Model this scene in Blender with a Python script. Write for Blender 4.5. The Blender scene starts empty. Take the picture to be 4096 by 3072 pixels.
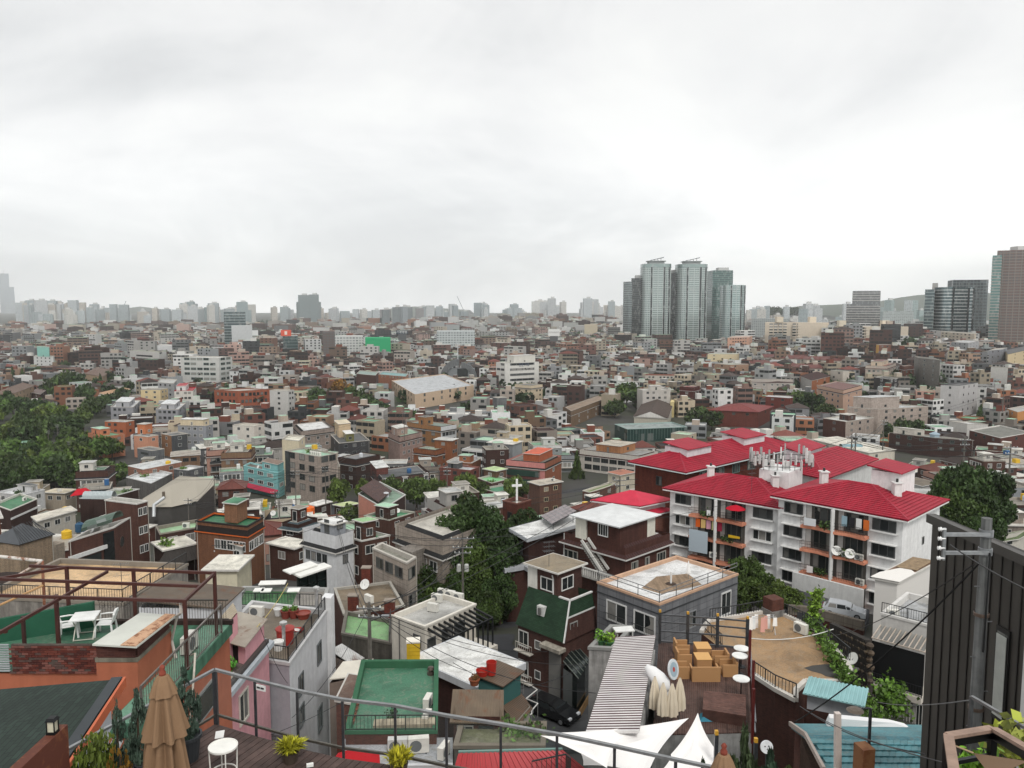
import bpy, math, random
from mathutils import Vector
R=math.radians
sc=bpy.context.scene
COL=sc.collection
# ---------------------------------------------------------------- camera
FPX=790.0; PITCH=R(5.5); W0,H0=1024,768
cam=bpy.data.cameras.new('camera'); camo=bpy.data.objects.new('camera',cam); COL.objects.link(camo)
cam.sensor_width=36; cam.lens=36*FPX/W0; cam.clip_start=0.3; cam.clip_end=40000
camo.location=(0,0,0); camo.rotation_euler=(math.pi/2-PITCH,0,0)
sc.camera=camo
# ---------------------------------------------------------------- sky: overcast, broken grey cloud
SUN_EL,SUN_AZ=R(50),R(163)      # azimuth clockwise from +Y: behind the camera, a little to its right
world=bpy.data.worlds.new('World'); sc.world=world; world.use_nodes=True
nt=world.node_tree; nt.nodes.clear()
def N(nt,t,**k):
 n=nt.nodes.new(t)
 for a,b in k.items():
  if a.startswith('i_'):
   key=a[2:]; key=int(key) if key.isdigit() else key
   n.inputs[key].default_value=b
  else: setattr(n,a,b)
 return n
def K(nt,a,b): nt.links.new(a,b)
def math_(nt,op,a,b=None):
 n=N(nt,'ShaderNodeMath',operation=op)
 for i,x in enumerate((a,b)):
  if x is None: continue
  if isinstance(x,(int,float)): n.inputs[i].default_value=x
  else: K(nt,x,n.inputs[i])
 return n.outputs[0]
def ramp_(nt,fac,stops):
 n=N(nt,'ShaderNodeValToRGB'); cr=n.color_ramp
 while len(cr.elements)<len(stops): cr.elements.new(0.5)
 for e,(p,c) in zip(cr.elements,stops):
  e.position=p; e.color=(c,c,c,1) if isinstance(c,(int,float)) else (*c[:3],1)
 K(nt,fac,n.inputs[0]); return n.outputs[0]
def mix_(nt,fac,a,b,blend='MIX'):
 n=N(nt,'ShaderNodeMix',data_type='RGBA',blend_type=blend)
 for i,x in ((0,fac),(6,a),(7,b)):
  if isinstance(x,(int,float)): n.inputs[i].default_value=x
  elif isinstance(x,tuple): n.inputs[i].default_value=(*x[:3],1)
  else: K(nt,x,n.inputs[i])
 return n.outputs[2]
out=N(nt,'ShaderNodeOutputWorld'); bg=N(nt,'ShaderNodeBackground',i_Strength=0.1); K(nt,bg.outputs[0],out.inputs[0])
sky=N(nt,'ShaderNodeTexSky',sky_type='NISHITA'); sky.sun_disc=False; sky.sun_elevation=SUN_EL; sky.sun_rotation=SUN_AZ
tc=N(nt,'ShaderNodeTexCoord'); sp=N(nt,'ShaderNodeSeparateXYZ'); K(nt,tc.outputs['Generated'],sp.inputs[0])
zz=math_(nt,'ADD',math_(nt,'MAXIMUM',sp.outputs[2],0.0),0.42)
cx=N(nt,'ShaderNodeCombineXYZ'); K(nt,math_(nt,'DIVIDE',sp.outputs[0],zz),cx.inputs[0]); K(nt,math_(nt,'DIVIDE',sp.outputs[1],zz),cx.inputs[1]); cx.inputs[2].default_value=8.22
nz=N(nt,'ShaderNodeTexNoise',i_Scale=0.95,i_Detail=6.0,i_Roughness=0.5,i_Distortion=0.6); K(nt,cx.outputs[0],nz.inputs['Vector'])
n2=N(nt,'ShaderNodeTexNoise',i_Scale=1.9,i_Detail=8.0,i_Roughness=0.6,i_Distortion=0.8); K(nt,cx.outputs[0],n2.inputs['Vector'])
nn=math_(nt,'ADD',math_(nt,'MULTIPLY',nz.outputs[0],.74),math_(nt,'MULTIPLY',n2.outputs[0],.26))
cloud=ramp_(nt,nn,[(0.36,(.50,.505,.51)),(0.43,(.60,.605,.605)),(0.50,(.70,.70,.695)),(0.56,(.755,.755,.74)),(0.64,(.785,.785,.77))])
cl=mix_(nt,1.0,cloud,(10.,10.,10.),'MULTIPLY')
hg=math_(nt,'MULTIPLY_ADD',math_(nt,'POWER',math_(nt,'SUBTRACT',1.0,math_(nt,'MAXIMUM',sp.outputs[2],0.0)),9.0),.85); hg.node.inputs[2].default_value=1.0
K(nt,mix_(nt,1.0,mix_(nt,0.95,sky.outputs[0],cl),hg,'MULTIPLY'),bg.inputs[0])
# ---------------------------------------------------------------- one soft sun through the cloud
sl=bpy.data.lights.new('sun','SUN'); sl.energy=1.5; sl.angle=R(16); sl.color=(1.0,0.97,0.92)
so=bpy.data.objects.new('sun',sl); COL.objects.link(so)
sd=Vector((math.sin(SUN_AZ)*math.cos(SUN_EL),math.cos(SUN_AZ)*math.cos(SUN_EL),math.sin(SUN_EL)))
so.rotation_euler=(-sd).to_track_quat('-Z','Y').to_euler()
# ---------------------------------------------------------------- exposure
vs=sc.view_settings; vs.view_transform='Standard'; vs.look='None'; vs.exposure=0.4; vs.gamma=1.0; vs.use_curve_mapping=False
sc.cycles.max_bounces=5; sc.cycles.diffuse_bounces=2; sc.cycles.glossy_bounces=2; sc.cycles.transmission_bounces=3; sc.cycles.transparent_max_bounces=8; sc.cycles.volume_bounces=3
sc.cycles.use_denoising=True
# ================================================================ helpers
rnd=random.Random(7)
def srgb(h):
 h=h.lstrip('#'); r=[int(h[i:i+2],16)/255 for i in (0,2,4)]
 return tuple(x/12.92 if x<=.04045 else ((x+.055)/1.055)**2.4 for x in r)
def H(h,k=1.0): return tuple(min(0.95,x*k) for x in srgb(h))
cp,sp_=math.cos(PITCH),math.sin(PITCH)
def ray(p):
 vx=(p[0]-W0/2)/FPX; vy=(H0/2-p[1])/FPX
 y=cp+vy*sp_; z=-sp_+vy*cp
 return Vector((vx/y,1.0,z/y))
def at_d(p,d): return ray(p)*d
def at_z(p,z):
 r=ray(p); return r*(z/r.z)
def proj(P):
 dep=P[1]*cp-P[2]*sp_; up=P[1]*sp_+P[2]*cp
 return (W0/2+FPX*P[0]/dep, H0/2-FPX*up/dep)
# windows of the photograph that were measured: (origin x, origin y, scale)
def view(u0,v0,k): return lambda x,y:(u0+x*k,v0+y*k)
A=view(0,537.5,.13890); B=view(225,537.5,.13890); C_=view(450,537.5,.13890); D=view(650,537.5,.13890); E=view(800,537.5,.13890)
Fv=view(0,412.5,.11574); G=view(225,412.5,.11574); Hv=view(450,412.5,.11574); I=view(650,412.5,.13563); J=view(800,312.5,.11302)
Kv=view(0,262.5,.11574); L_=view(225,262.5,.11574); Mv=view(450,262.5,.11574); Nv=view(600,237.5,.10549); O=view(800,225,.10127)
P1=view(140,665,.07911); P2=view(315,665,.07911); P3=view(775,665,.06781); P4=view(900,515,.1525); P5=view(0,550,.07911); P6=view(150,575,.07534)
# ---------------------------------------------------------------- terrain height
_TY=[-80,0,15,25,45,65,85,120,163,220,270,450,1000,1300,6000,14000]
_TZ=[-20,-24,-27,-30,-33,-34.5,-36,-42,-52,-59,-61,-60,-60,-60,-60,-60]
def smooth(a,b,x):
 t=min(1,max(0,(x-a)/(b-a))); return t*t*(3-2*t)
def terr(x,y):
 z=_TZ[-1]
 for i in range(len(_TY)-1):
  if y<=_TY[i+1]:
   t=(y-_TY[i])/(_TY[i+1]-_TY[i]); t=min(1,max(0,t)); z=_TZ[i]+(_TZ[i+1]-_TZ[i])*t; break
 z+=3.0*math.exp(-((x-36)/18)**2-((y-78)/22)**2)
 if y>900:
  q=x/y; z+=22*smooth(1150,2300,y)*(1-smooth(2700,4200,y))*math.exp(-((q-0.03)/.24)**2)
 if y>250: z+=21*smooth(300,800,y)*(1-smooth(950,1700,y))*math.exp(-((x/y-.47)/.2)**2)
 return z
def march(p,h):
 r=ray(p); d=14.0
 while d<9000:
  if r.z*d<=terr(r.x*d,d)+h:
   lo,hi=d*0.97-0.5,d
   for _ in range(20):
    m=(lo+hi)/2
    if r.z*m<=terr(r.x*m,m)+h: hi=m
    else: lo=m
   return hi
  d=d*1.02+0.2
 return d
# ---------------------------------------------------------------- mesh accumulator
WLOC={}
class MB:
 def __init__(s): s.v=[]; s.f=[]; s.m=[]; s.c=[]
 def face(s,pts,m=0,c=None):
  n=len(s.v); s.v.extend((p[0],p[1],p[2]) for p in pts); s.f.append(tuple(range(n,n+len(pts)))); s.m.append(m); s.c.append(c); return s
 def hexa(s,b,t,m=0,c=None,bot=True):
  n=len(s.v); k=len(b); s.v.extend((p[0],p[1],p[2]) for p in list(b)+list(t))
  for i in range(k):
   j=(i+1)%k; s.f.append((n+i,n+j,n+k+j,n+k+i)); s.m.append(m); s.c.append(c)
  s.f.append(tuple(n+k+i for i in range(k))); s.m.append(m); s.c.append(c)
  if bot: s.f.append(tuple(n+k-1-i for i in range(k))); s.m.append(m); s.c.append(c)
  return s
 def prism(s,poly,z0,z1,m=0,c=None): return s.hexa([(p[0],p[1],z0) for p in poly],[(p[0],p[1],z1) for p in poly],m,c)
 def box(s,cen,size,rz=0.0,m=0,c=None):
  x,y,z=[a/2 for a in size]; co,si=math.cos(rz),math.sin(rz)
  q=[(cen[0]+a*x*co-b*y*si,cen[1]+a*x*si+b*y*co) for a,b in ((-1,-1),(1,-1),(1,1),(-1,1))]
  return s.prism(q,cen[2]-z,cen[2]+z,m,c)
 def bar(s,a,b,w,h=None,m=0,c=None):
  a,b=Vector(a),Vector(b); h=h or w; d=(b-a)
  if d.length<1e-6: return s
  d.normalize(); up=Vector((0,0,1)) if abs(d.z)<.95 else Vector((0,1,0))
  sx=d.cross(up).normalized()*(w/2); uy=sx.normalized().cross(d).normalized()*(h/2)
  q=[-sx-uy,sx-uy,sx+uy,-sx+uy]
  return s.hexa([a+k for k in q],[b+k for k in q],m,c)
 def tube(s,pts,r,n=8,m=0,cap=True,c=None):
  pts=[Vector(p) for p in pts]; rs=r if isinstance(r,(list,tuple)) else [r]*len(pts); n0=len(s.v); px=None
  for i,p in enumerate(pts):
   d=(pts[min(i+1,len(pts)-1)]-pts[max(i-1,0)])
   d=d.normalized() if d.length>1e-9 else Vector((0,0,1))
   if px is None: px=d.orthogonal().normalized()
   px=(px-d*px.dot(d)); px=px.normalized() if px.length>1e-6 else d.orthogonal().normalized()
   py=d.cross(px)
   for k in range(n):
    a=2*math.pi*k/n; q=p+(px*math.cos(a)+py*math.sin(a))*rs[i]; s.v.append((q.x,q.y,q.z))
  for i in range(len(pts)-1):
   for k in range(n):
    a=n0+i*n+k; b=n0+i*n+(k+1)%n; s.f.append((a,b,b+n,a+n)); s.m.append(m); s.c.append(c)
  if cap:
   s.f.append(tuple(n0+n-1-k for k in range(n))); s.m.append(m); s.c.append(c)
   e=n0+(len(pts)-1)*n; s.f.append(tuple(e+k for k in range(n))); s.m.append(m); s.c.append(c)
  return s
 def lathe(s,cen,prof,n=16,m=0,c=None,wob=None):
  n0=len(s.v)
  for r,z in prof:
   for k in range(n):
    a=2*math.pi*k/n; rr=r*(wob(k,n,z) if wob else 1); s.v.append((cen[0]+rr*math.cos(a),cen[1]+rr*math.sin(a),cen[2]+z))
  for i in range(len(prof)-1):
   for k in range(n):
    a=n0+i*n+k; b=n0+i*n+(k+1)%n; s.f.append((a,b,b+n,a+n)); s.m.append(m); s.c.append(c)
  return s
 def mesh(s,name,org=(0,0,0)):
  me=bpy.data.meshes.new(name); ox,oy,oz=org
  me.from_pydata([(x-ox,y-oy,z-oz) for x,y,z in s.v],[],s.f)
  return me
 def obj(s,name,mats,parent=None,color=None,smooth_=False,vc=False):
  if parent: org=WLOC[parent.name]
  else:
   xs=[p[0] for p in s.v]; ys=[p[1] for p in s.v]; org=((min(xs)+max(xs))/2,(min(ys)+max(ys))/2,min(p[2] for p in s.v))
  me=s.mesh(name,org)
  for m in (mats if isinstance(mats,(list,tuple)) else [mats]): me.materials.append(mat(m))
  if any(s.m): me.polygons.foreach_set('material_index',s.m)
  if smooth_: me.polygons.foreach_set('use_smooth',[True]*len(s.f))
  if vc:
   at=me.color_attributes.new('Col','FLOAT_COLOR','CORNER'); buf=[]
   for f,c in zip(s.f,s.c): buf.extend((*(c or (.5,.5,.5))[:3],1.0)*len(f))
   at.data.foreach_set('color',buf)
  me.update()
  o=bpy.data.objects.new(name,me); COL.objects.link(o)
  if parent: o.parent=parent; WLOC[o.name]=WLOC[parent.name]
  else: o.location=org; WLOC[o.name]=tuple(org)
  if color: o.color=(*color[:3],1)
  return o
def tag(o,label=None,cat=None,group=None,kind=None):
 if label: o['label']=label
 if cat: o['category']=cat
 if group: o['group']=group
 if kind: o['kind']=kind
 return o
def thing(name,label,cat,loc,group=None):
 o=bpy.data.objects.new(name,None); COL.objects.link(o); o.location=loc; o.empty_display_size=.2; WLOC[o.name]=tuple(loc)
 return tag(o,label,cat,group)
def inst(name,me,parent,loc,rz=0.0,scale=(1,1,1),color=None,rot=None):
 o=bpy.data.objects.new(name,me); COL.objects.link(o)
 pl=WLOC[parent.name] if parent else (0,0,0)
 o.location=(loc[0]-pl[0],loc[1]-pl[1],loc[2]-pl[2]); o.rotation_euler=rot or (0,0,rz); o.scale=scale
 if parent: o.parent=parent
 WLOC[o.name]=tuple(loc)
 if color: o.color=(*color[:3],1)
 return o
# ---------------------------------------------------------------- materials
_MAT={}
def wall_uv(nt):
 """coordinates along any surface: metres sideways and metres up the slope"""
 g=N(nt,'ShaderNodeNewGeometry')
 c=N(nt,'ShaderNodeVectorMath',operation='CROSS_PRODUCT'); c.inputs[0].default_value=(0,0,1); K(nt,g.outputs['True Normal'],c.inputs[1])
 a=N(nt,'ShaderNodeVectorMath',operation='ADD'); K(nt,c.outputs[0],a.inputs[0]); a.inputs[1].default_value=(0.0007,0,0)
 n=N(nt,'ShaderNodeVectorMath',operation='NORMALIZE'); K(nt,a.outputs[0],n.inputs[0])
 b=N(nt,'ShaderNodeVectorMath',operation='CROSS_PRODUCT'); K(nt,g.outputs['True Normal'],b.inputs[0]); K(nt,n.outputs[0],b.inputs[1])
 du=N(nt,'ShaderNodeVectorMath',operation='DOT_PRODUCT'); K(nt,g.outputs['Position'],du.inputs[0]); K(nt,n.outputs[0],du.inputs[1])
 dv=N(nt,'ShaderNodeVectorMath',operation='DOT_PRODUCT'); K(nt,g.outputs['Position'],dv.inputs[0]); K(nt,b.outputs[0],dv.inputs[1])
 return du.outputs['Value'],dv.outputs['Value'],g
def comb(nt,x,y,z=0.0):
 c=N(nt,'ShaderNodeCombineXYZ')
 for i,q in enumerate((x,y,z)):
  if isinstance(q,(int,float)): c.inputs[i].default_value=q
  else: K(nt,q,c.inputs[i])
 return c.outputs[0]
def mul(nt,a,k): return math_(nt,'MULTIPLY',a,k)
def noise(nt,vec,scale,detail=3.0,rough=.55,dist=0.0):
 n=N(nt,'ShaderNodeTexNoise',i_Scale=scale,i_Detail=detail,i_Roughness=rough,i_Distortion=dist); K(nt,vec,n.inputs['Vector']); return n.outputs[0]
def mat(key):
 """'kind' uses the object's own colour; 'kind*' uses the mesh's colour attribute; 'kind#rrggbb' a fixed colour"""
 if key in _MAT: return _MAT[key]
 kind,fixed=(key.split('#')+[None])[:2] if '#' in key else (key,None)
 vc=kind.endswith('*'); kind=kind.rstrip('*')
 m=bpy.data.materials.new(key.replace('*','_attr').replace('#','_')); m.use_nodes=True; nt=m.node_tree; bs=nt.nodes['Principled BSDF']
 if fixed:
  rg=N(nt,'ShaderNodeRGB'); rg.outputs[0].default_value=(*srgb(fixed),1); col=rg.outputs[0]
 elif vc: col=N(nt,'ShaderNodeAttribute',attribute_name='Col').outputs['Color']
 else: col=N(nt,'ShaderNodeObjectInfo').outputs['Color']
 rough=0.75; bump=None; bh=.02; spec=.3; metal=0.0
 U,V,g=wall_uv(nt); P=g.outputs['Position']
 def dirt(amount,scale=.5,lo=.35,hi=.7,vec=P,detail=4.0):
  return ramp_(nt,noise(nt,vec,scale,detail,.6),[(lo,1-amount),(hi,1.0)])
 def streaks(c,am=.28):
  s=noise(nt,comb(nt,mul(nt,U,2.2),mul(nt,V,.22)),1.0,4.0,.6)
  c=mix_(nt,1.0,c,ramp_(nt,s,[(.36,1-am),(.58,1.0)]),'MULTIPLY')
  return mix_(nt,1.0,c,dirt(am*.6,.35),'MULTIPLY')
 if kind=='plaster':
  col=streaks(col,.10); col=mix_(nt,1.0,col,dirt(.14,1.9),'MULTIPLY'); bump=noise(nt,P,18,3); bh=.008; rough=.9
 elif kind=='brick':
  bt=N(nt,'ShaderNodeTexBrick',i_Scale=1.0); bt.offset=.5
  bt.inputs['Brick Width'].default_value=.21; bt.inputs['Row Height'].default_value=.07; bt.inputs['Mortar Size'].default_value=.007; bt.inputs['Bias'].default_value=0.0
  bt.inputs['Color1'].default_value=(.72,.72,.72,1); bt.inputs['Color2'].default_value=(1.2,1.15,1.1,1); bt.inputs['Mortar'].default_value=(1.25,1.35,1.4,1)
  K(nt,comb(nt,U,V),bt.inputs['Vector']); col=streaks(mix_(nt,1.0,col,bt.outputs['Color'],'MULTIPLY'),.25)
  bump=math_(nt,'SUBTRACT',1.0,bt.outputs['Fac']); bh=.01; rough=.88
 elif kind=='stone':
  bt=N(nt,'ShaderNodeTexBrick',i_Scale=1.0); bt.offset=0.0
  bt.inputs['Brick Width'].default_value=.95; bt.inputs['Row Height'].default_value=.55; bt.inputs['Mortar Size'].default_value=.018
  bt.inputs['Color1'].default_value=(.84,.84,.84,1); bt.inputs['Color2'].default_value=(1.06,1.05,1.04,1); bt.inputs['Mortar'].default_value=(.42,.4,.4,1)
  K(nt,comb(nt,U,V),bt.inputs['Vector']); col=streaks(mix_(nt,1.0,col,bt.outputs['Color'],'MULTIPLY'),.22); rough=.7
 elif kind=='concrete':
  col=streaks(col,.4); col=mix_(nt,1.0,col,dirt(.3,2.5),'MULTIPLY'); bump=noise(nt,P,7,5); bh=.015; rough=.92
 elif kind=='roofmem':
  f=noise(nt,P,.38,5,.62,.6); col=mix_(nt,1.0,col,ramp_(nt,f,[(.33,.52),(.5,.95),(.68,1.18)]),'MULTIPLY')
  f2=noise(nt,P,1.7,5,.7,1.2); col=mix_(nt,ramp_(nt,f2,[(.5,0.0),(.7,.55)]),col,(.27,.25,.20))
  f3=noise(nt,P,9,4,.7); col=mix_(nt,1.0,col,ramp_(nt,f3,[(.3,.7),(.6,1.08)]),'MULTIPLY'); bump=f3; bh=.01; rough=.62; spec=.4
 elif kind=='sheet':
  s=math_(nt,'SINE',mul(nt,U,2*math.pi/.16)); bump=s; bh=.02
  r=noise(nt,comb(nt,mul(nt,U,1.1),mul(nt,V,.7)),1.1,6,.68,.8)
  col=mix_(nt,ramp_(nt,r,[(.55,0.0),(.66,.75)]),col,(.20,.085,.04)); col=mix_(nt,1.0,col,dirt(.3,.8),'MULTIPLY'); rough=.55
 elif kind=='panel':
  col=mix_(nt,1.0,col,dirt(.18,.9),'MULTIPLY'); rough=.45
 elif kind=='rustpaint':
  r=noise(nt,P,3.2,6,.7,.5); col=mix_(nt,ramp_(nt,r,[(.5,0.0),(.6,.9)]),col,(.19,.07,.03)); rough=.7
 elif kind=='tile':
  s=math_(nt,'ABSOLUTE',math_(nt,'SINE',mul(nt,U,math.pi/.4))); w=math_(nt,'FRACT',mul(nt,V,1/.46)); bump=math_(nt,'ADD',s,w); bh=.05
  col=mix_(nt,1.0,col,ramp_(nt,w,[(0.0,.62),(.18,1.0)]),'MULTIPLY'); col=mix_(nt,1.0,col,ramp_(nt,s,[(0.0,.7),(.4,1.0)]),'MULTIPLY'); col=streaks(col,.3); rough=.6
 elif kind=='shingle':
  bt=N(nt,'ShaderNodeTexBrick',i_Scale=1.0); bt.offset=.5
  bt.inputs['Brick Width'].default_value=.33; bt.inputs['Row Height'].default_value=.14; bt.inputs['Mortar Size'].default_value=.012
  bt.inputs['Color1'].default_value=(.78,.78,.78,1); bt.inputs['Color2'].default_value=(1.15,1.15,1.15,1); bt.inputs['Mortar'].default_value=(.5,.5,.5,1)
  K(nt,comb(nt,U,V),bt.inputs['Vector']); col=mix_(nt,1.0,col,bt.outputs['Color'],'MULTIPLY'); col=mix_(nt,1.0,col,dirt(.3,.7),'MULTIPLY'); rough=.92
 elif kind=='wood':
  s=noise(nt,comb(nt,mul(nt,U,14),mul(nt,V,14)),.35,4); col=mix_(nt,1.0,col,ramp_(nt,noise(nt,P,2.2,5,.65),[(.3,.6),(.7,1.25)]),'MULTIPLY'); col=mix_(nt,1.0,col,ramp_(nt,s,[(.3,.8),(.7,1.1)]),'MULTIPLY'); rough=.72
 elif kind=='glass':
  oi=N(nt,'ShaderNodeObjectInfo'); vr=N(nt,'ShaderNodeTexVoronoi',i_Scale=.9); K(nt,P,vr.inputs['Vector']); rr=math_(nt,'FRACT',math_(nt,'ADD',mul(nt,oi.outputs['Random'],7.3),mul(nt,vr.outputs['Color'],.08)))
  col=ramp_(nt,rr,[(0.0,(.012,.015,.016)),(.55,(.03,.035,.036)),(.72,(.085,.09,.088)),(.9,(.26,.25,.23))]); rough=.14; spec=.5
 elif kind=='clearglass':
  m.blend_method='BLEND' if hasattr(m,'blend_method') else m.blend_method
  bs.inputs['Alpha'].default_value=.05; rough=.05; spec=.6
 elif kind=='towerglass':
  w=noise(nt,comb(nt,mul(nt,U,.16),mul(nt,V,.28)),1.0,2); rr=math_(nt,'FRACT',mul(nt,noise(nt,comb(nt,math_(nt,'FLOOR',mul(nt,U,.66)),math_(nt,'FLOOR',mul(nt,V,.30))),.9,0),13.0))
  col=mix_(nt,ramp_(nt,rr,[(.78,0.0),(.9,.55)]),col,(.35,.37,.36)); rough=.12; spec=.6; metal=.45
 elif kind=='facade':   # far apartment blocks: window grid too small to pick apart
  fu=math_(nt,'FRACT',mul(nt,U,1/3.4)); fv=math_(nt,'FRACT',mul(nt,V,1/2.9))
  a=math_(nt,'MULTIPLY',math_(nt,'GREATER_THAN',fu,.28),math_(nt,'GREATER_THAN',fv,.42))
  up=N(nt,'ShaderNodeSeparateXYZ'); K(nt,g.outputs['True Normal'],up.inputs[0]); a=math_(nt,'MULTIPLY',a,math_(nt,'LESS_THAN',math_(nt,'ABSOLUTE',up.outputs[2]),.5))
  dk=noise(nt,comb(nt,math_(nt,'FLOOR',mul(nt,U,1/3.4)),math_(nt,'FLOOR',mul(nt,V,1/2.9))),.8,0)
  col=mix_(nt,math_(nt,'MULTIPLY',a,ramp_(nt,dk,[(.35,.85),(.7,.45)])),col,(.10,.115,.12)); rough=.8
 elif kind=='leaf':
  oi=N(nt,'ShaderNodeObjectInfo'); at=N(nt,'ShaderNodeAttribute',attribute_name='Leaf').outputs['Fac']
  col=mix_(nt,1.0,col,ramp_(nt,at,[(0.0,.4),(.5,.9),(1.0,1.9)]),'MULTIPLY')
  col=mix_(nt,1.0,col,ramp_(nt,oi.outputs['Random'],[(0.0,(.8,.85,.85)),(.5,(1.0,1.0,1.0)),(1.0,(1.3,1.15,.8))]),'MULTIPLY'); rough=.6; spec=.25
  bs.inputs['Transmission Weight'].default_value=0.0
  if 'Subsurface Weight' in bs.inputs: bs.inputs['Subsurface Weight'].default_value=0.0
 elif kind=='metal': rough=.42; metal=.7; col=mix_(nt,1.0,col,dirt(.3,6),'MULTIPLY')
 elif kind=='paint': rough=.5; col=mix_(nt,1.0,col,dirt(.15,3),'MULTIPLY')
 elif kind=='carpaint': rough=.22; spec=.6
 elif kind=='fabric': rough=.95; spec=.1; bump=noise(nt,P,60,2); bh=.004
 elif kind=='wicker':
  s=math_(nt,'SINE',mul(nt,V,2*math.pi/.05)); col=mix_(nt,1.0,col,ramp_(nt,math_(nt,'ADD',mul(nt,s,.5),.5),[(0.0,.7),(1.0,1.1)]),'MULTIPLY'); rough=.8
 elif kind=='asphalt':
  col=mix_(nt,1.0,col,dirt(.35,.25),'MULTIPLY'); col=mix_(nt,1.0,col,ramp_(nt,noise(nt,P,30,2),[(.3,.8),(.7,1.15)]),'MULTIPLY'); rough=.93
 elif kind=='soil':
  col=mix_(nt,ramp_(nt,noise(nt,P,.02,6,.65),[(.42,0.0),(.6,1.0)]),(.06,.058,.055),(.045,.052,.03)); rough=.95
 elif kind=='forest':
  f=noise(nt,P,.03,6,.7); col=ramp_(nt,f,[(.3,(.015,.025,.014)),(.7,(.05,.075,.04))]); rough=.95
 elif kind=='water': rough=.1
 dk={'brick':.7,'stone':.82,'concrete':.82,'shingle':.75,'wood':.85,'tile':.85,'roofmem':.92,'sheet':.85,'leaf':.99}.get(kind,1.0)
 if dk<1: col=mix_(nt,1.0,col,(dk,dk,dk),'MULTIPLY')
 K(nt,col,bs.inputs['Base Color'])
 bs.inputs['Roughness'].default_value=rough; bs.inputs['Specular IOR Level'].default_value=spec; bs.inputs['Metallic'].default_value=metal
 if bump is not None:
  b=N(nt,'ShaderNodeBump',i_Strength=.6,i_Distance=bh); K(nt,bump,b.inputs['Height']); K(nt,b.outputs[0],bs.inputs['Normal'])
 _MAT[key]=m; return m
# ================================================================ building kit
import numpy as np
def V2(p): return Vector((p[0],p[1]))
def inset(pts,t):
 n=len(pts); out=[]
 for i in range(n):
  a,b,c=V2(pts[i-1]),V2(pts[i]),V2(pts[(i+1)%n])
  d1=(b-a).normalized(); d2=(c-b).normalized(); n1=Vector((-d1.y,d1.x)); n2=Vector((-d2.y,d2.x))
  k=1+n1.dot(n2)
  out.append(b+(n1+n2)*(t/max(k,.25)))
 return out
def plan(Lp,Cp,Rp,d=None,h=None,z=None,ortho=True):
 """plan of a block whose roof corners were measured: near corner Cp, left Lp, right Rp (or a depth in metres)"""
 if d is None and z is None: d=march(Cp,h)
 c=at_d(Cp,d) if d is not None else at_z(Cp,z)
 zt=c.z; l=at_z(Lp,zt); c2,l2=V2(c),V2(l)
 if isinstance(Rp,(int,float)):
  t=(c2-l2).normalized(); nrm=Vector((-t.y,t.x)); r2=c2+nrm*Rp
 else:
  r2=V2(at_z(Rp,zt))
  if ortho:
   a=(r2-c2); b=(l2-c2); ang=math.atan2(a.x*b.y-a.y*b.x,a.dot(b)); dl=(ang-math.pi/2)/2
   if abs(dl)<R(16):
    def rotd(v,q): return Vector((v.x*math.cos(q)-v.y*math.sin(q),v.x*math.sin(q)+v.y*math.cos(q))).normalized()
    def fit(v,px):
     k=(px[0]-W0/2)/FPX; den=v.x-k*v.y*cp; return (k*(c2.y*cp-zt*sp_)-c2.x)/den if abs(den)>1e-4 else -1
    da,db=rotd(a,dl),rotd(b,-dl); sa,sb=fit(da,Rp),fit(db,Lp)
    if .4*a.length<sa<2.2*a.length and .4*b.length<sb<2.2*b.length: r2=c2+da*sa; l2=c2+db*sb
 a,b=r2-c2,l2-c2
 if a.x*b.y-a.y*b.x<.12*a.length*b.length: t=-b.normalized(); r2=c2+Vector((-t.y,t.x))*max(5,.55*b.length)
 return [c2,r2,r2+l2-c2,l2],zt
def winmesh(kind,near):
 key=('w',kind,near)
 if key in _MAT: return _MAT[key]
 m=MB(); fr=.055
 def bx(x0,x1,z0,z1,y0,y1,k=0): m.hexa([(x0,y1,z0),(x0,y0,z0),(x1,y0,z0),(x1,y1,z0)][::-1],[(x0,y1,z1),(x0,y0,z1),(x1,y0,z1),(x1,y1,z1)][::-1],k)
 bx(-.5,-.5+fr,0,1,-.07,.02); bx(.5-fr,.5,0,1,-.07,.02); bx(-.5+fr,.5-fr,1-fr*1.1,1,-.07,.02); bx(-.5+fr,.5-fr,0,fr*1.3,-.07,.02)
 xs={'1':[],'2':[0],'3':[-.18,.18],'4':[-.24,0,.24],'g':[-.24,0,.24]}[kind]
 for x in xs: bx(x-.016,x+.016,fr,1-fr,-.055,.02)
 if kind=='g': bx(-.5+fr,.5-fr,.48,.52,-.056,.02)
 if not near:
  m.face([(-.5+fr,-.02,fr),(.5-fr,-.02,fr),(.5-fr,-.02,1-fr),(-.5+fr,-.02,1-fr)],1)
 me=m.mesh('window'); me.materials.append(mat('paint')); me.materials.append(mat('glass')); me.polygons.foreach_set('material_index',m.m)
 ps=[-.5+fr]+xs+[.5-fr]; panes=[]
 if near:
  for a,b in zip(ps,ps[1:]):
   q=MB().face([(a,-.02,fr),(b,-.02,fr),(b,-.02,1-fr),(a,-.02,1-fr)]).mesh('pane'); q.materials.append(mat('glass')); panes.append(q)
 _MAT[key]=(me,panes); return _MAT[key]
HAND=[]   # (circle x,y,r, screen box, distance) of everything placed by hand
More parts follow.
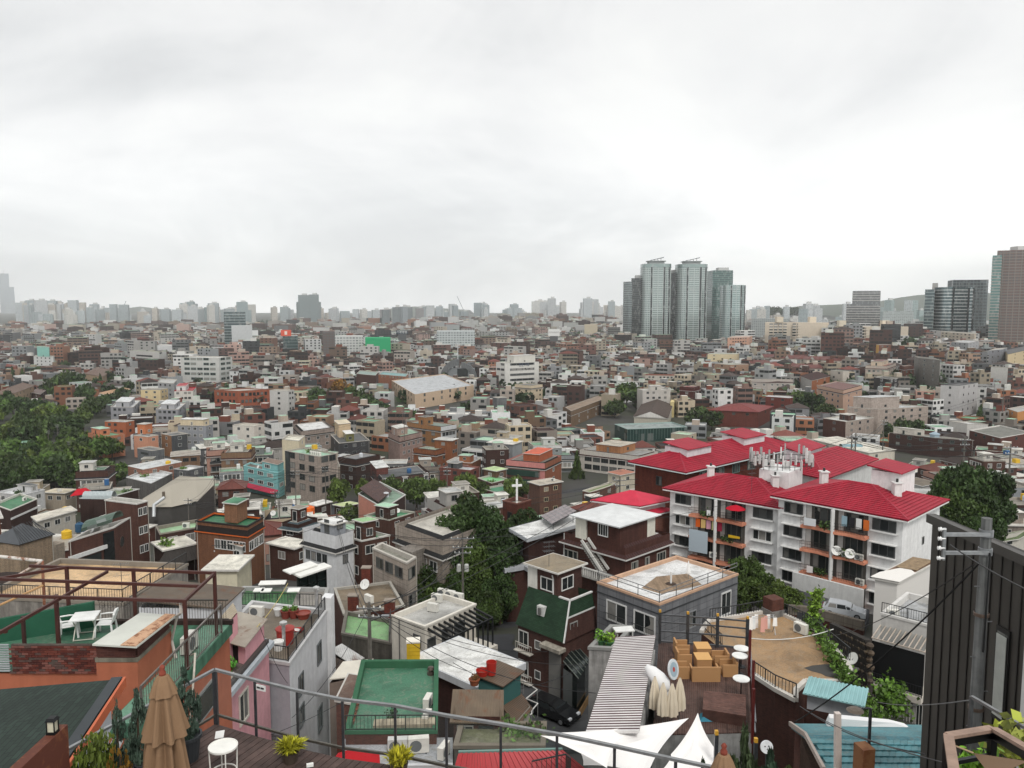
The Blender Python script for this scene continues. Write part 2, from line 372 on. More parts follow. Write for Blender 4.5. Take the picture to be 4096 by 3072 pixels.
class Bld:
 def __init__(s,name,label,cat,pts,zt,zb=None,group=None,near=None,lm=None):
  s.p=[V2(p) for p in pts]; s.zt=zt
  s.c,s.r,s.l=s.p[0],s.p[1],s.p[3]
  s.la=(s.r-s.c).length; s.lb=(s.l-s.c).length; s.ea=(s.r-s.c)/s.la; s.eb=(s.l-s.c)/s.lb
  cen=sum(s.p,Vector((0,0)))/4; s.cen=cen; s.d=cen.y
  s.zb=zb if zb is not None else min(terr(q.x,q.y) for q in s.p)-.4
  s.near=(s.d<130) if near is None else near
  s.root=thing(name,label,cat,(cen.x,cen.y,s.zb),group); s.name=name; s.lm=lm
  s.rad=max((q-cen).length for q in s.p)
  HAND.append(s)
 def P(s,i,j,z): q=s.c+s.ea*i+s.eb*j; return (q.x,q.y,z)
 def part(s,m,name,mt,col=None,parent=None,**k): return m.obj(name,mt,parent or s.root,col,**k)
 def face(s,f):
  f={'R':0,'B':1,'K':2,'L':3}.get(f,f); a,b=s.p[f],s.p[(f+1)%4]; d=(b-a); return a,d.normalized(),d.length
 def walls(s,mt,col,zt=None,zb=None,over=None,name='wall'):
  """over: {face:(material,colour)}"""
  zt=s.zt if zt is None else zt; zb=s.zb if zb is None else zb; over=over or {}; idx={'R':0,'B':1,'K':2,'L':3}
  ov={idx[k]:v for k,v in over.items()}; sets={}
  for f in range(4): sets.setdefault(ov.get(f,(mt,col)),[]).append(f)
  for (m_,c_),fs in sets.items():
   m=MB()
   for f in fs:
    a,b=s.p[f],s.p[(f+1)%4]; m.face([(a.x,a.y,zb),(b.x,b.y,zb),(b.x,b.y,zt),(a.x,a.y,zt)])
   s.part(m,name,m_,c_)
  return s
 def flat(s,col,par=.5,cap=None,mt='roofmem',capm='plaster',t=.22,lip=.06):
  o=inset(s.p,-lip); i=inset(s.p,t); m=MB(); z=s.zt; zf=z-par
  for k in range(4):
   j=(k+1)%4
   m.face([(o[k].x,o[k].y,z+.05),(o[j].x,o[j].y,z+.05),(i[j].x,i[j].y,z+.05),(i[k].x,i[k].y,z+.05)])
   m.face([(o[k].x,o[k].y,z-.14),(o[j].x,o[j].y,z-.14),(o[j].x,o[j].y,z+.05),(o[k].x,o[k].y,z+.05)])
   m.face([(i[j].x,i[j].y,zf),(i[k].x,i[k].y,zf),(i[k].x,i[k].y,z+.05),(i[j].x,i[j].y,z+.05)])
  s.part(m,'parapet',capm,cap or H('c9c5bd')); s.zf=zf
  s.part(MB().face([(q.x,q.y,zf) for q in i]),'roof',mt,col)
  return s
 def slab(s,col,over=.35,t=.22,mt='roofmem',edge=None,name='roof'):
  o=inset(s.p,-over); m=MB().prism(o,s.zt,s.zt+t)
  s.part(m,'eave',('plaster'),edge or H('d5d2cb')); i=inset(s.p,-over+.12)
  s.part(MB().face([(q.x,q.y,s.zt+t+.006) for q in i]),name,mt,col); s.zf=s.zt+t; return s
 def slope(s,pts4,name,mt,col,t=.14,parent=None):
  n=(Vector(pts4[1])-Vector(pts4[0])).cross(Vector(pts4[-1])-Vector(pts4[0])).normalized()
  if n.z<0: n=-n; pts4=pts4[::-1]
  b=[Vector(p)-n*t for p in pts4]
  return s.part(MB().hexa(b,[Vector(p) for p in pts4]),name,mt,col,parent)
 def mansard(s,hm,into,mt,col,over=.25,faces='RBKL',eave=None,top=None):
  z1=s.zt; z0=z1-hm; o=inset(s.p,-over); i=inset(s.p,into)
  for f in faces:
   k={'R':0,'B':1,'K':2,'L':3}[f]; j=(k+1)%4
   s.part(MB().face([(o[k].x,o[k].y,z0),(o[j].x,o[j].y,z0),(i[j].x,i[j].y,z1),(i[k].x,i[k].y,z1)]),'mansard_slope',mt,col)
  s.part(MB().prism(inset(s.p,-over-.04),z0-.16,z0-.01),'eave','plaster',eave or H('d9d6d0'))
  if top: s.part(MB().face([(q.x,q.y,z1-.25) for q in inset(s.p,into+.15)]),'roof','roofmem',top)
  m=MB(); ii=inset(s.p,into+.15)
  for k in range(4):
   j=(k+1)%4; m.face([(i[k].x,i[k].y,z1),(i[j].x,i[j].y,z1),(ii[j].x,ii[j].y,z1),(ii[k].x,ii[k].y,z1)]); m.face([(ii[j].x,ii[j].y,z1-.25),(ii[k].x,ii[k].y,z1-.25),(ii[k].x,ii[k].y,z1),(ii[j].x,ii[j].y,z1)])
  s.part(m,'roof_kerb','plaster',eave or H('b9b5ad')); s.zf=z1-.25
  return s
 def hip(s,hr,mt,col,over=.5,gable=False,ridge=None,fascia=None,rows=0):
  o=inset(s.p,-over); z=s.zt; c,r,q,l=o
  if (r-c).length>=(l-c).length: a,b=(c+l)/2,(r+q)/2; k=0 if gable else min(.5,(l-c).length/2/(r-c).length); m1,m2=a.lerp(b,k),a.lerp(b,1-k); fs=[(c,r,m2,m1),(q,l,m1,m2)]; en=[(r,q,m2),(l,c,m1)]
  else: a,b=(c+r)/2,(l+q)/2; k=0 if gable else min(.5,(r-c).length/2/(l-c).length); m1,m2=a.lerp(b,k),a.lerp(b,1-k); fs=[(r,q,m2,m1),(l,c,m1,m2)]; en=[(c,r,m1),(q,l,m2)]
  hi={id(m1),id(m2)}
  def w(v): return (v.x,v.y,z+(hr if id(v) in hi else 0))
  roofs=[]
  for f in fs: roofs.append(s.slope([w(v) for v in f],'roof_slope',mt,col))
  for f in en:
   if gable: s.part(MB().face([(v.x,v.y,z+(hr if id(v) in hi else 0)) for v in (f[0].lerp(f[1],.08),f[0].lerp(f[1],.92),f[2])]),'gable','plaster',fascia or H('d0ccc4'))
   else: roofs.append(s.slope([w(v) for v in f],'roof_slope',mt,col))
  if fascia: s.part(MB().prism(inset(s.p,-over+.02),z-.30,z-.15),'fascia','paint',fascia)
  if ridge:
   m=MB(); m.tube([w(m1),w(m2)],.13,6)
   if not gable:
    for f in en: m.tube([w(f[0]),w(f[2])],.12,6); m.tube([w(f[1]),w(f[2])],.12,6)
   s.part(m,'ridge','paint',ridge)
  if rows: # real courses of tiles, laid proud of the slope
   for f in fs+([] if gable else en):
    P0,P1=Vector(w(f[0])),Vector(w(f[1])); T=[Vector(w(v)) for v in f[2:]]; Tl,Tr=T[-1],T[0]
    n=(P1-P0).cross(Tl-P0).normalized(); n=n if n.z>0 else -n; m=MB()
    for k in range(rows):
     a0,a1=P0.lerp(Tl,k/rows),P1.lerp(Tr,k/rows); b0,b1=P0.lerp(Tl,(k+1)/rows),P1.lerp(Tr,(k+1)/rows)
     m.face([a0+n*.075,a1+n*.075,b1+n*.02,b0+n*.02]); m.face([a0+n*.01,a1+n*.01,a1+n*.075,a0+n*.075])
    tag(s.part(m,'tile_courses',mt,col),kind='stuff')
  return s
 def window(s,f,x,z,w,h,fc=None,kind='2',sill=False,name='window',out=0.0):
  a,t,ln=s.face(f); q=a+t*x; n=Vector((t.y,-t.x)); q=q+n*out
  me,panes=winmesh(kind,s.near)
  o=inst(name,me,s.root,(q.x,q.y,z),math.atan2(t.y,t.x),(w,1,h),fc or H('d8d8d4'))
  if s.near:
   for pm in panes:
    po=bpy.data.objects.new('pane',pm); COL.objects.link(po); po.parent=o
  if sill:
   m=MB(); c=q+n*.09; m.box((c.x,c.y,z-.06),(w+.2,.2,.09),math.atan2(t.y,t.x)); s.part(m,'sill','plaster',H('cfccc6'))
  return o
 def grid(s,f,cols,rows,w=1.5,h=1.25,fh=2.9,top=1.9,fc=None,kind='2',skip=0.0,x0=None,x1=None,sill=False,rr=None):
  a,t,ln=s.face(f); rr=rr or rnd
  x0=ln*.08 if x0 is None else x0; x1=ln*.92 if x1 is None else x1
  for r in range(rows):
   z=s.zt-top-fh*r-.0
   if z-h*.2<s.zb+.3: break
   for c in range(cols):
    if skip and rr.random()<skip: continue
    x=x0+(x1-x0)*(c+.5)/cols; s.window(f,x,z,min(w,(x1-x0)/cols*.86),h,fc,kind,sill)
  return s
 def block(s,i0,i1,j0,j1,z0,z1,mt,col,name='penthouse',roof=None,over=.25,parent=None,rm='roofmem',rt=.14):
  """a box on the roof with its own slab; lengths in metres from the near corner along right and left edges"""
  pl=[s.P(i0,j0,0),s.P(i1,j0,0),s.P(i1,j1,0),s.P(i0,j1,0)]
  o=s.part(MB().prism(pl,z0,z1),name,mt,col,parent)
  if roof:
   q=inset([V2(p) for p in pl],-over); s.part(MB().prism(q,z1+.002,z1+rt),'roof_slab','plaster',H('d6d3cc'),o); s.part(MB().face([(p.x,p.y,z1+rt+.006) for p in inset([V2(p) for p in pl],-over+.1)]),'roof',rm,roof,o)
  return o
 def bwin(s,i,j,dirn,z,w,h,fc=None,kind='2',parent=None):
  """window on a rooftop block: dirn 'R' faces along the C-R wall's outside, 'L' the other"""
  t=s.ea if dirn=='R' else -s.eb; q=s.c+s.ea*i+s.eb*j; n=Vector((t.y,-t.x)); q=q+n*.01; me,panes=winmesh(kind,False)
  return inst('window',me,s.root,(q.x,q.y,z),math.atan2(t.y,t.x),(w,1,h),fc or H('dcdcd8'))
 def rail(s,pts,h=.95,sp=.16,col=None,name='railing',r=.018,post=1.6):
  m=MB()
  for a,b in zip(pts,pts[1:]):
   a,b=Vector(a),Vector(b); ln=(b-a).length; up=Vector((0,0,h))
   m.bar(a+up,b+up,.05); m.bar(a+Vector((0,0,.12)),b+Vector((0,0,.12)),.035)
   n=max(1,int(ln/post))
   for k in range(n+1): q=a.lerp(b,k/n); m.bar(q,q+up,.05)
   if sp:
    n=int(ln/sp)
    for k in range(1,n): q=a.lerp(b,k/n); m.bar(q+Vector((0,0,.12)),q+up,r)
  return s.part(m,name,'paint',col or H('26282a'))
 def pipe(s,f,x,col=None):
  a,t,ln=s.face(f); q=a+t*x; n=Vector((t.y,-t.x)); q=q+n*.08
  return s.part(MB().tube([(q.x,q.y,s.zb),(q.x,q.y,s.zt-.1)],.05,6),'drain_pipe','paint',col or H('b7b3aa'))
def B4(name,label,Lp,Cp,Rp,cat='house',d=None,h=None,z=None,zb=None,group=None,near=None,ortho=True,lm=None):
 pts,zt=plan(Lp,Cp,Rp,d,h,z,ortho); return Bld(name,label,cat,pts,zt,zb,group,near,lm)
# ---------------------------------------------------------------- leaves, trees, plants
def quads_mesh(name,q,mt,leaf=None):
 n=len(q); me=bpy.data.meshes.new(name); me.vertices.add(n*4); me.vertices.foreach_set('co',np.ascontiguousarray(q,dtype=np.float32).ravel())
 me.loops.add(n*4); me.loops.foreach_set('vertex_index',np.arange(n*4,dtype=np.int32)); me.polygons.add(n)
 me.polygons.foreach_set('loop_start',np.arange(0,n*4,4,dtype=np.int32))
 me.update(calc_edges=True)
 if leaf is not None:
  a=me.attributes.new('Leaf','FLOAT','FACE'); a.data.foreach_set('value',np.asarray(leaf,dtype=np.float32))
 me.materials.append(mat(mt)); me.validate(); return me
def leaf_quads(rs,cen,size,asp=.6):
 n=len(cen); a=rs.normal(size=(n,3)); a/=np.linalg.norm(a,axis=1,keepdims=True); b=rs.normal(size=(n,3)); b-=a*(a*b).sum(1,keepdims=True); b/=np.linalg.norm(b,axis=1,keepdims=True)
 s=(size*rs.uniform(.6,1.3,n))[:,None]; a*=s; b*=s*asp
 return np.stack([cen-a-b*.2,cen-a*.1-b,cen+a,cen-a*.1+b],1)
_CR={}
def crown_mesh(kind,seed,n,leaf):
 key=(kind,seed,n)
 if key in _CR: return _CR[key]
 rs=np.random.RandomState(seed*13+len(kind)*7+n%97); pts=[]; val=[]
 if kind=='round':
  k=34; cl=rs.normal(size=(k,3)); cl/=np.linalg.norm(cl,axis=1,keepdims=True); cl*=(rs.uniform(.35,1,k)**.5)[:,None]*.74; cl[:,2]=cl[:,2]*.62+.5; cr=rs.uniform(.16,.34,k)
 elif kind=='cone':
  k=46; t=rs.uniform(.05,1,k)**1.2; ang=rs.uniform(0,6.283,k); rr=(1-t)*rs.uniform(.35,.85,k); cl=np.stack([rr*np.cos(ang),rr*np.sin(ang),t*.96],1); cr=.09+.17*(1-t)
 elif kind=='column':
  k=40; t=rs.uniform(.0,1,k); ang=rs.uniform(0,6.283,k); rr=np.sin(np.clip(t*1.02+.12,0,1)*math.pi)**.6*rs.uniform(.2,.62,k); cl=np.stack([rr*np.cos(ang),rr*np.sin(ang),t*.93],1); cr=np.full(k,.3)*(1-.6*t)
 else: # bush
  k=22; cl=rs.normal(size=(k,3)); cl/=np.linalg.norm(cl,axis=1,keepdims=True); cl*=(rs.uniform(.2,1,k)**.5)[:,None]*.72; cl[:,2]=np.abs(cl[:,2])*.9+.1; cr=rs.uniform(.2,.34,k)
 cv=rs.uniform(0,1,k); w=cr**2; w/=w.sum()
 ci=rs.choice(k,n,p=w); d=rs.normal(size=(n,3)); d/=np.linalg.norm(d,axis=1,keepdims=True); d*=(rs.uniform(.25,1,n)**.45)[:,None]
 sc_=np.array([1,1,.8]) if kind in('round','bush') else (np.array([1,1,.55]) if kind=='cone' else np.array([1,1,.38]))
 p=cl[ci]+d*cr[ci][:,None]*sc_
 q=leaf_quads(rs,p,np.full(n,leaf)); me=quads_mesh('crown',q,'leaf',np.clip(cv[ci]*.65+rs.uniform(0,.35,n),0,1)); _CR[key]=me; return me
def tree(name,label,base,h,r,col,kind='round',seed=0,n=2600,group=None,cat='tree',trunk=.35,leaf=None):
 x,y,z=base; t=thing(name,label,cat,(x,y,z-.2),group); rr=random.Random(seed*31+int(x*10))
 th=h*trunk if kind=='round' else h*.12
 m=MB(); tr=max(.03,.035*h) if kind in('round','cone') else .03
 m.tube([(x,y,z-.3),(x+rr.uniform(-.1,.1),y,z+th*.6),(x+rr.uniform(-.2,.2),y+rr.uniform(-.2,.2),z+th+h*.25)],[tr,tr*.75,tr*.4],7)
 if kind=='round':
  for k in range(5):
   a=k*1.257+rr.random(); m.tube([(x,y,z+th*(.7+.08*k)),(x+math.cos(a)*r*.3,y+math.sin(a)*r*.3,z+th+h*.18),(x+math.cos(a)*r*.6,y+math.sin(a)*r*.6,z+th+h*.34)],[tr*.5,tr*.32,tr*.12],5)
 m.obj('trunk','wood',t,H('4a3d31'))
 z0=z+(h*trunk*.75 if kind=='round' else 0.02*h)
 me=crown_mesh(kind,seed%5,n,leaf or (.075 if n>2000 else .13))
 inst('crown',me,t,(x,y,z0),rr.uniform(0,6.28),(r,r,h-(z0-z)),col)
 return t
def foliage(name,label,cat,pts,size,col,n=400,seed=1,group=None,parent=None,spread=.3):
 """loose leaves over a list of points: vines, hedges, pot plants"""
 rs=np.random.RandomState(seed); P=np.array([tuple(p) for p in pts]); c=P[rs.randint(0,len(P),n)]+rs.normal(size=(n,3))*spread
 org=WLOC[parent.name] if parent else tuple(P.min(0)); q=leaf_quads(rs,c-np.array(org),np.full(n,size)); me=quads_mesh(name,q,'leaf',rs.uniform(0,1,n))
 o=bpy.data.objects.new(name,me); COL.objects.link(o); o.color=(*col[:3],1); WLOC[o.name]=org
 if parent: o.parent=parent
 else: o.location=org; tag(o,label,cat,group)
 return o
# ---------------------------------------------------------------- small things
def aircon(label,pos,rz,w=.85,group='air conditioner outdoor units',col='dcdad2'):
 x,y,z=pos; t=thing('air_conditioner',label,'air conditioner',(x,y,z),group); co,si=math.cos(rz),math.sin(rz); hh=w*.72; dd=w*.38
 MB().box((x,y,z+hh/2+.06),(w,dd,hh),rz).obj('casing','paint',t,H(col))
 def L(a,b): return (x+a*co-b*si,y+a*si+b*co)
 m=MB(); fx,fy=L(-.14*w,-dd/2-.012); n=14
 m.face([(fx+math.cos(k*6.283/n)*hh*.40*co,fy+math.cos(k*6.283/n)*hh*.40*si,z+.06+hh/2+math.sin(k*6.283/n)*hh*.40) for k in range(n)]); m.obj('fan_grille','paint',t,H('6b6e70'))
 m=MB()
 for a in (-.35,.35): q=L(a*w,0); m.box((q[0],q[1],z+.03),(.08,dd+.06,.06),rz)
 m.obj('foot','paint',t,H('55575a')); return t
def pot(label,pos,r,h,col,plant=None,group='flower pots',seed=1,pc='5a7a35',cat='flower pot'):
 x,y,z=pos; t=thing('flower_pot',label,cat,(x,y,z),group)
 MB().lathe((x,y,z),[(0.01,0),(r*.72,0),(r*.95,h*.86),(r*1.06,h*.86),(r*1.06,h),(r*.9,h),(r*.86,h*.85),(0.01,h*.85)],14).obj('pot','paint',t,H(col),smooth_=False)
 if plant: foliage('plant',None,None,[(x+.3*r*a,y+.3*r*b,z+h+plant*c) for a in(-1,0,1) for b in (-1,0,1) for c in(.1,.5)],.10 if plant>.3 else .07,H(pc),160,seed,None,t,plant*.25)
 return t
def dish(label,pos,rz,r=.35,group='satellite dishes'):
 x,y,z=pos; t=thing('satellite_dish',label,'satellite dish',(x,y,z),group); n=Vector((math.cos(rz)*.85,math.sin(rz)*.85,.5)).normalized(); a=n.orthogonal().normalized(); b=n.cross(a); c=Vector((x,y,z+.55)); m=MB(); k=16
 ring=[c+(a*math.cos(i*6.283/k)+b*math.sin(i*6.283/k))*r for i in range(k)]
 for i in range(k): m.face([c-n*.08,ring[i],ring[(i+1)%k]]); m.face([c-n*.11,ring[(i+1)%k]-n*.02,ring[i]-n*.02])
 m.obj('reflector','paint',t,H('e4e4e0')); m=MB(); m.tube([(x,y,z),(x,y,z+.5),c-n*.1],.025,5); m.obj('mount','paint',t,H('808284')); MB().tube([c-b*r*.9,c+n*r*.9],[.012,.04],4).obj('feed_arm','paint',t,H('808284')); return t
def wire(label,a,b,sag=.6,r=.012,n=14,group='overhead cables',col='1b1c1d',name='cable'):
 a,b=Vector(a),Vector(b); pts=[a.lerp(b,i/n)-Vector((0,0,sag*4*(i/n)*(1-i/n))) for i in range(n+1)]
 return tag(MB().tube(pts,r,5).obj(name,'paint',None,H(col)),label,'cable',group)
def upole(label,pos,h,r=.14,arms=(),lamp=False,trans=0,group='utility poles',col='8f8a82',az=0.0,signs=False):
 x,y,z=pos; t=thing('utility_pole',label,'utility pole',(x,y,z),group)
 MB().tube([(x,y,z),(x,y,z+h)],[r,r*.62],10).obj('shaft','concrete',t,H(col)); ux,uy=math.cos(az),math.sin(az)
 for (zz,w) in arms:
  m=MB(); m.bar((x-ux*w/2,y-uy*w/2-.1,z+zz),(x+ux*w/2,y+uy*w/2-.1,z+zz),.09); o=m.obj('cross_arm','metal',t,H('9a9ea0'))
  for k in (-.46,-.2,.2,.46): MB().lathe((x+ux*w*k,y+uy*w*k-.1,z+zz+.045),[(.02,0),(.06,.02),(.03,.07),(.06,.1),(.02,.16)],8).obj('insulator','paint',o,H('d9dbd8'))
 for k in range(trans):
  s_=(-1,1)[k%2]; MB().lathe((x+s_*.42*ux,y+s_*.42*uy,z+h*.52),[(.02,0),(.25,0),(.25,.7),(.18,.78),(.02,.8)],12).obj('transformer','paint',t,H('b9bab6'))
 if lamp: m=MB(); m.tube([(x,y,z+h*.8),(x+.9,y-.2,z+h*.86)],.035,6); m.box((x+1.1,y-.25,z+h*.86),(.5,.2,.12)); m.obj('street_light','metal',t,H('a9adb0'))
 return t
def antenna(label,pos,h=1.8,group='rooftop aerials',az=0.3):
 x,y,z=pos; t=thing('tv_antenna',label,'antenna',(x,y,z),group); MB().tube([(x,y,z),(x,y,z+h)],.022,5).obj('mast','metal',t,H('6d6f70')); m=MB(); ux,uy=math.cos(az),math.sin(az)
 for zz in (.62,.8,.97):
  m.bar((x-ux*.5,y-uy*.5,z+h*zz),(x+ux*.5,y+uy*.5,z+h*zz),.02)
  for k in range(-3,4): q=(x+ux*.16*k,y+uy*.16*k,z+h*zz); m.bar((q[0]-uy*.3,q[1]+ux*.3,q[2]),(q[0]+uy*.3,q[1]-ux*.3,q[2]),.012)
 m.obj('elements','metal',t,H('85888a')); return t
def tank(label,pos,r=.7,h=1.3,col='2f5f8f',group='rooftop water tanks'):
 x,y,z=pos; t=thing('water_tank',label,'water tank',(x,y,z),group)
 MB().lathe((x,y,z),[(.02,0),(r,0),(r*1.02,h*.3),(r*.98,h*.33),(r*1.02,h*.63),(r*.98,h*.66),(r,h*.85),(r*.55,h*1.0),(.02,h*1.02)],18).obj('body','paint',t,H(col)); MB().lathe((x,y,z+h),[(.02,.12),(r*.3,.1),(r*.3,0.0)],12).obj('lid','paint',t,H(col,.7)); return t
# ================================================================ ground
def ground():
 ys=[-80,-40,-10,5,15,25,35,45,55,65,75,85,100,120,140,163,190,220,245,270,320,380,450,560,700,850,1000,1150,1300,1500,1700,1900,2100,2300,2500,2700,3000,3400,3800,4200,5000,7000,9700]
 qs=[-1.5,-1.1,-.85,-.65,-.5,-.38,-.27,-.18,-.09,0,.09,.18,.27,.38,.5,.65,.85,1.1,1.5]; m=MB(); n=len(qs)
 for y in ys:
  for q in qs: x=q*max(y,70); m.v.append((x,y,terr(x,y)))
 for i in range(len(ys)-1):
  for k in range(n-1): a=i*n+k; m.f.append((a,a+1,a+n+1,a+n)); m.m.append(0); m.c.append(None)
 tag(m.obj('ground','soil'),kind='structure')
ground()
def street(name,pts,w,dz=.05,col='46474a'):
 m=MB(); ps=[Vector((x,y,0)) for x,y in pts]; L=[];Rr=[]
 for i,p in enumerate(ps):
  d=(ps[min(i+1,len(ps)-1)]-ps[max(i-1,0)]).normalized(); n=Vector((-d.y,d.x,0))
  for lst,s_ in((L,1),(Rr,-1)): q=p+n*w/2*s_; lst.append((q.x,q.y,terr(p.x,p.y)+dz))
 for i in range(len(ps)-1): m.face([Rr[i],Rr[i+1],L[i+1],L[i]])
 return tag(m.obj(name,'asphalt',None,H(col)),kind='structure')
street('road',[(-60,238),(-20,240),(0,245),(30,262),(70,300)],7)
street('road',[(-30,60),(-18,95),(-14,125),(-20,150),(-40,190),(-55,238)],5)
street('road',[(-150,250),(-130,330),(-118,420),(-110,520),(-90,640)],9)
street('road',[(9,50),(8,60),(4,68),(-2,80),(0,100)],4,.3)
# ================================================================ our own terrace in the foreground
DZ=-8.2
def terrace():
 rail_px=[(214.5,669.5),(254.7,680),(297,690.5),(342.4,699.5),(395,705.6),(446.3,715.4),(500.7,724.0),(557,734.0),(614.6,746.2),(675.7,759.6),(735,772),(800,785)]
 top=[at_z(p,DZ+1.1) for p in rail_px]
 # floor structure
 P0=top[0]; dl=Vector((-.42,-.907)).normalized(); dn=Vector((.907,-.42))
 edge=[(t.x,t.y) for t in top]+[(8.0,9.9),(8.0,3.0)]+[(P0.x+dl.x*12,P0.y+dl.y*12)]
 fl=tag(MB().prism([(x*1,y) for x,y in edge][::-1],DZ-.35,DZ-.03).obj('terrace_floor','concrete',None,H('5a5654')),kind='structure')
 # boards run parallel to the left edge
 def hit(off):
  o=Vector((P0.x,P0.y))+dn*off
  for a,b in zip(top,top[1:]):
   a2,b2=V2(a),V2(b); e=b2-a2; den=e.x*dl.y-e.y*dl.x
   if abs(den)<1e-6: continue
   t=((o.x-a2.x)*dl.y-(o.y-a2.y)*dl.x)/den
   if -1e-4<=t<=1: return a2+e*t
  return None
 bw=.142; k=0
 while k<62:
  a,b=hit(k*bw+.004),hit((k+1)*bw-.010)
  if a is None or b is None: break
  q=[a+dl*.05,b+dl*.05,b+dl*5.2,a+dl*5.2]
  sh=rnd.uniform(.75,1.2); MB().prism([q[3],q[2],q[1],q[0]],DZ-.025,DZ+rnd.uniform(-.003,.003)).obj('deck_board','wood',fl,tuple(x*sh for x in H('5b4a45'))); k+=1
 t=thing('terrace_railing','grey metal and glass railing along the dark wooden terrace in front','railing',(P0.x,P0.y,DZ))
 gm=H('77787a')
 for a in top[:-1]: MB().bar((a.x,a.y,DZ-.1),(a.x,a.y,DZ+1.08),.045 if a is not P0 else .08).obj('post','metal',t,H('55565a'))
 for z_,w_,nm in ((1.1,.06,'top_rail'),(.17,.04,'lower_rail')):
  m=MB()
  for a,b in zip(top,top[1:]): m.bar((a.x,a.y,DZ+z_),(b.x,b.y,DZ+z_),w_,.045)
  le=V2(P0)+dl*8; m.bar((P0.x,P0.y,DZ+z_),(le.x,le.y,DZ+z_),w_,.045); m.obj(nm,'metal',t,H('a2a4a5') if z_>1 else H('6b675f'))
 for a,b in zip(top,top[1:]): MB().face([(a.x,a.y,DZ+.2),(b.x,b.y,DZ+.2),(b.x,b.y,DZ+1.07),(a.x,a.y,DZ+1.07)]).obj('glass_pane','clearglass#9fb0ad',t)
 le=V2(P0)+dl*3; MB().face([(P0.x,P0.y,DZ+.2),(le.x,le.y,DZ+.2),(le.x,le.y,DZ+1.07),(P0.x,P0.y,DZ+1.07)]).obj('glass_pane','clearglass#9fb0ad',t)
 # small notice plate hung on the railing
 a,b=top[1],top[2]; u=(b-a).normalized(); s=thing('notice_plate','small white notice plate hung under the terrace handrail','sign',(a.x,a.y,DZ+.86))
 q0=a+u*.05-Vector((0,.03,0)); q1=a+u*.27-Vector((0,.03,0)); m=MB(); m.bar((q0.x,q0.y,DZ+.99),(q1.x,q1.y,DZ+.99),.02,.11); m.obj('plate','paint',s,H('dcdcda'))
 m=MB()
 for i in range(9):
  if i==4: continue
  c=q0.lerp(q1,.12+.085*i); m.box((c.x,c.y-.02,DZ+.995),(.014,.01,.03),math.atan2(u.y,u.x))
 m.obj('lettering','paint',s,H('3c3c3e'))
 # building mass under the terrace
 tag(MB().prism([(7.6,9.4),(7.6,-8),(-9.5,-8),(-9.0,8.2),(-5.95,14.6),(-3.1,13.4),(2.8,11.4)],terr(0,8)-2,DZ-.36).obj('terrace_building','plaster',None,H('8b857d')),'plain plastered building block that carries the wooden terrace','building')
terrace()
def parasol(label,pos,top,k=1.0,col='846a52'):
 x,y,z=pos; t=thing('closed_parasol',label,'parasol',(x,y,z),'closed brown parasols')
 MB().tube([(x,y,z),(x,y,top-.05)],.025,8).obj('pole','wood',t,H('6b4a35'))
 MB().lathe((x,y,top),[(.005,.09),(.03,.07),(.045,.04),(.03,.0),(.055,-.04),(.05,-.09),(.005,-.1)],12).obj('finial','wood',t,H('8a4334'),smooth_=True)
 def wob(f,am,ph): return lambda i,n,z_: 1+am*math.cos(f*6.283*i/n+ph)*min(1,abs(z_)/.5+.15)+am*.35*math.cos((f+3)*6.283*i/n+z_*2)
 m=MB(); m.lathe((x,y,top-.08),[(.04,0),(.09*k,-.02),(.14*k,-.12),(.205*k,-.31),(.19*k,-.31)],64,wob=wob(8,.11,0)); m.obj('canopy_cap','fabric',t,H(col))
 m=MB(); m.lathe((x,y,top-.08),[(.13*k,-.2),(.19*k,-.45),(.26*k,-.78),(.315*k,-1.0),(.29*k,-1.0)],64,wob=wob(8,.2,.6)); m.obj('canopy_tier','fabric',t,H(col))
 m=MB(); m.lathe((x,y,top-.08),[(.2*k,-.85),(.25*k,-1.2),(.30*k,-1.7),(.35*k,-2.1),(.02,-2.1)],108,wob=wob(9,.24,1.9)); m.obj('canopy_skirt','fabric',t,H(col))
 MB().lathe((x,y,z),[(.02,0),(.28,0),(.28,.06),(.05,.1),(.02,.1)],16).obj('base','concrete',t,H('6a6866')); return t
def on_deck(u,v,z=DZ): return at_z((u,v),z)
pp=at_d((162.2,669.8),12.0); parasol('tall closed tan parasol with ruffled tiers on the wooden terrace',(pp.x,pp.y,DZ),pp.z,1.0)
pq=at_d((724,748.5),11.2); parasol('closed tan parasol whose brown tip just shows above the terrace railing',(pq.x,pq.y,DZ),pq.z,.95)
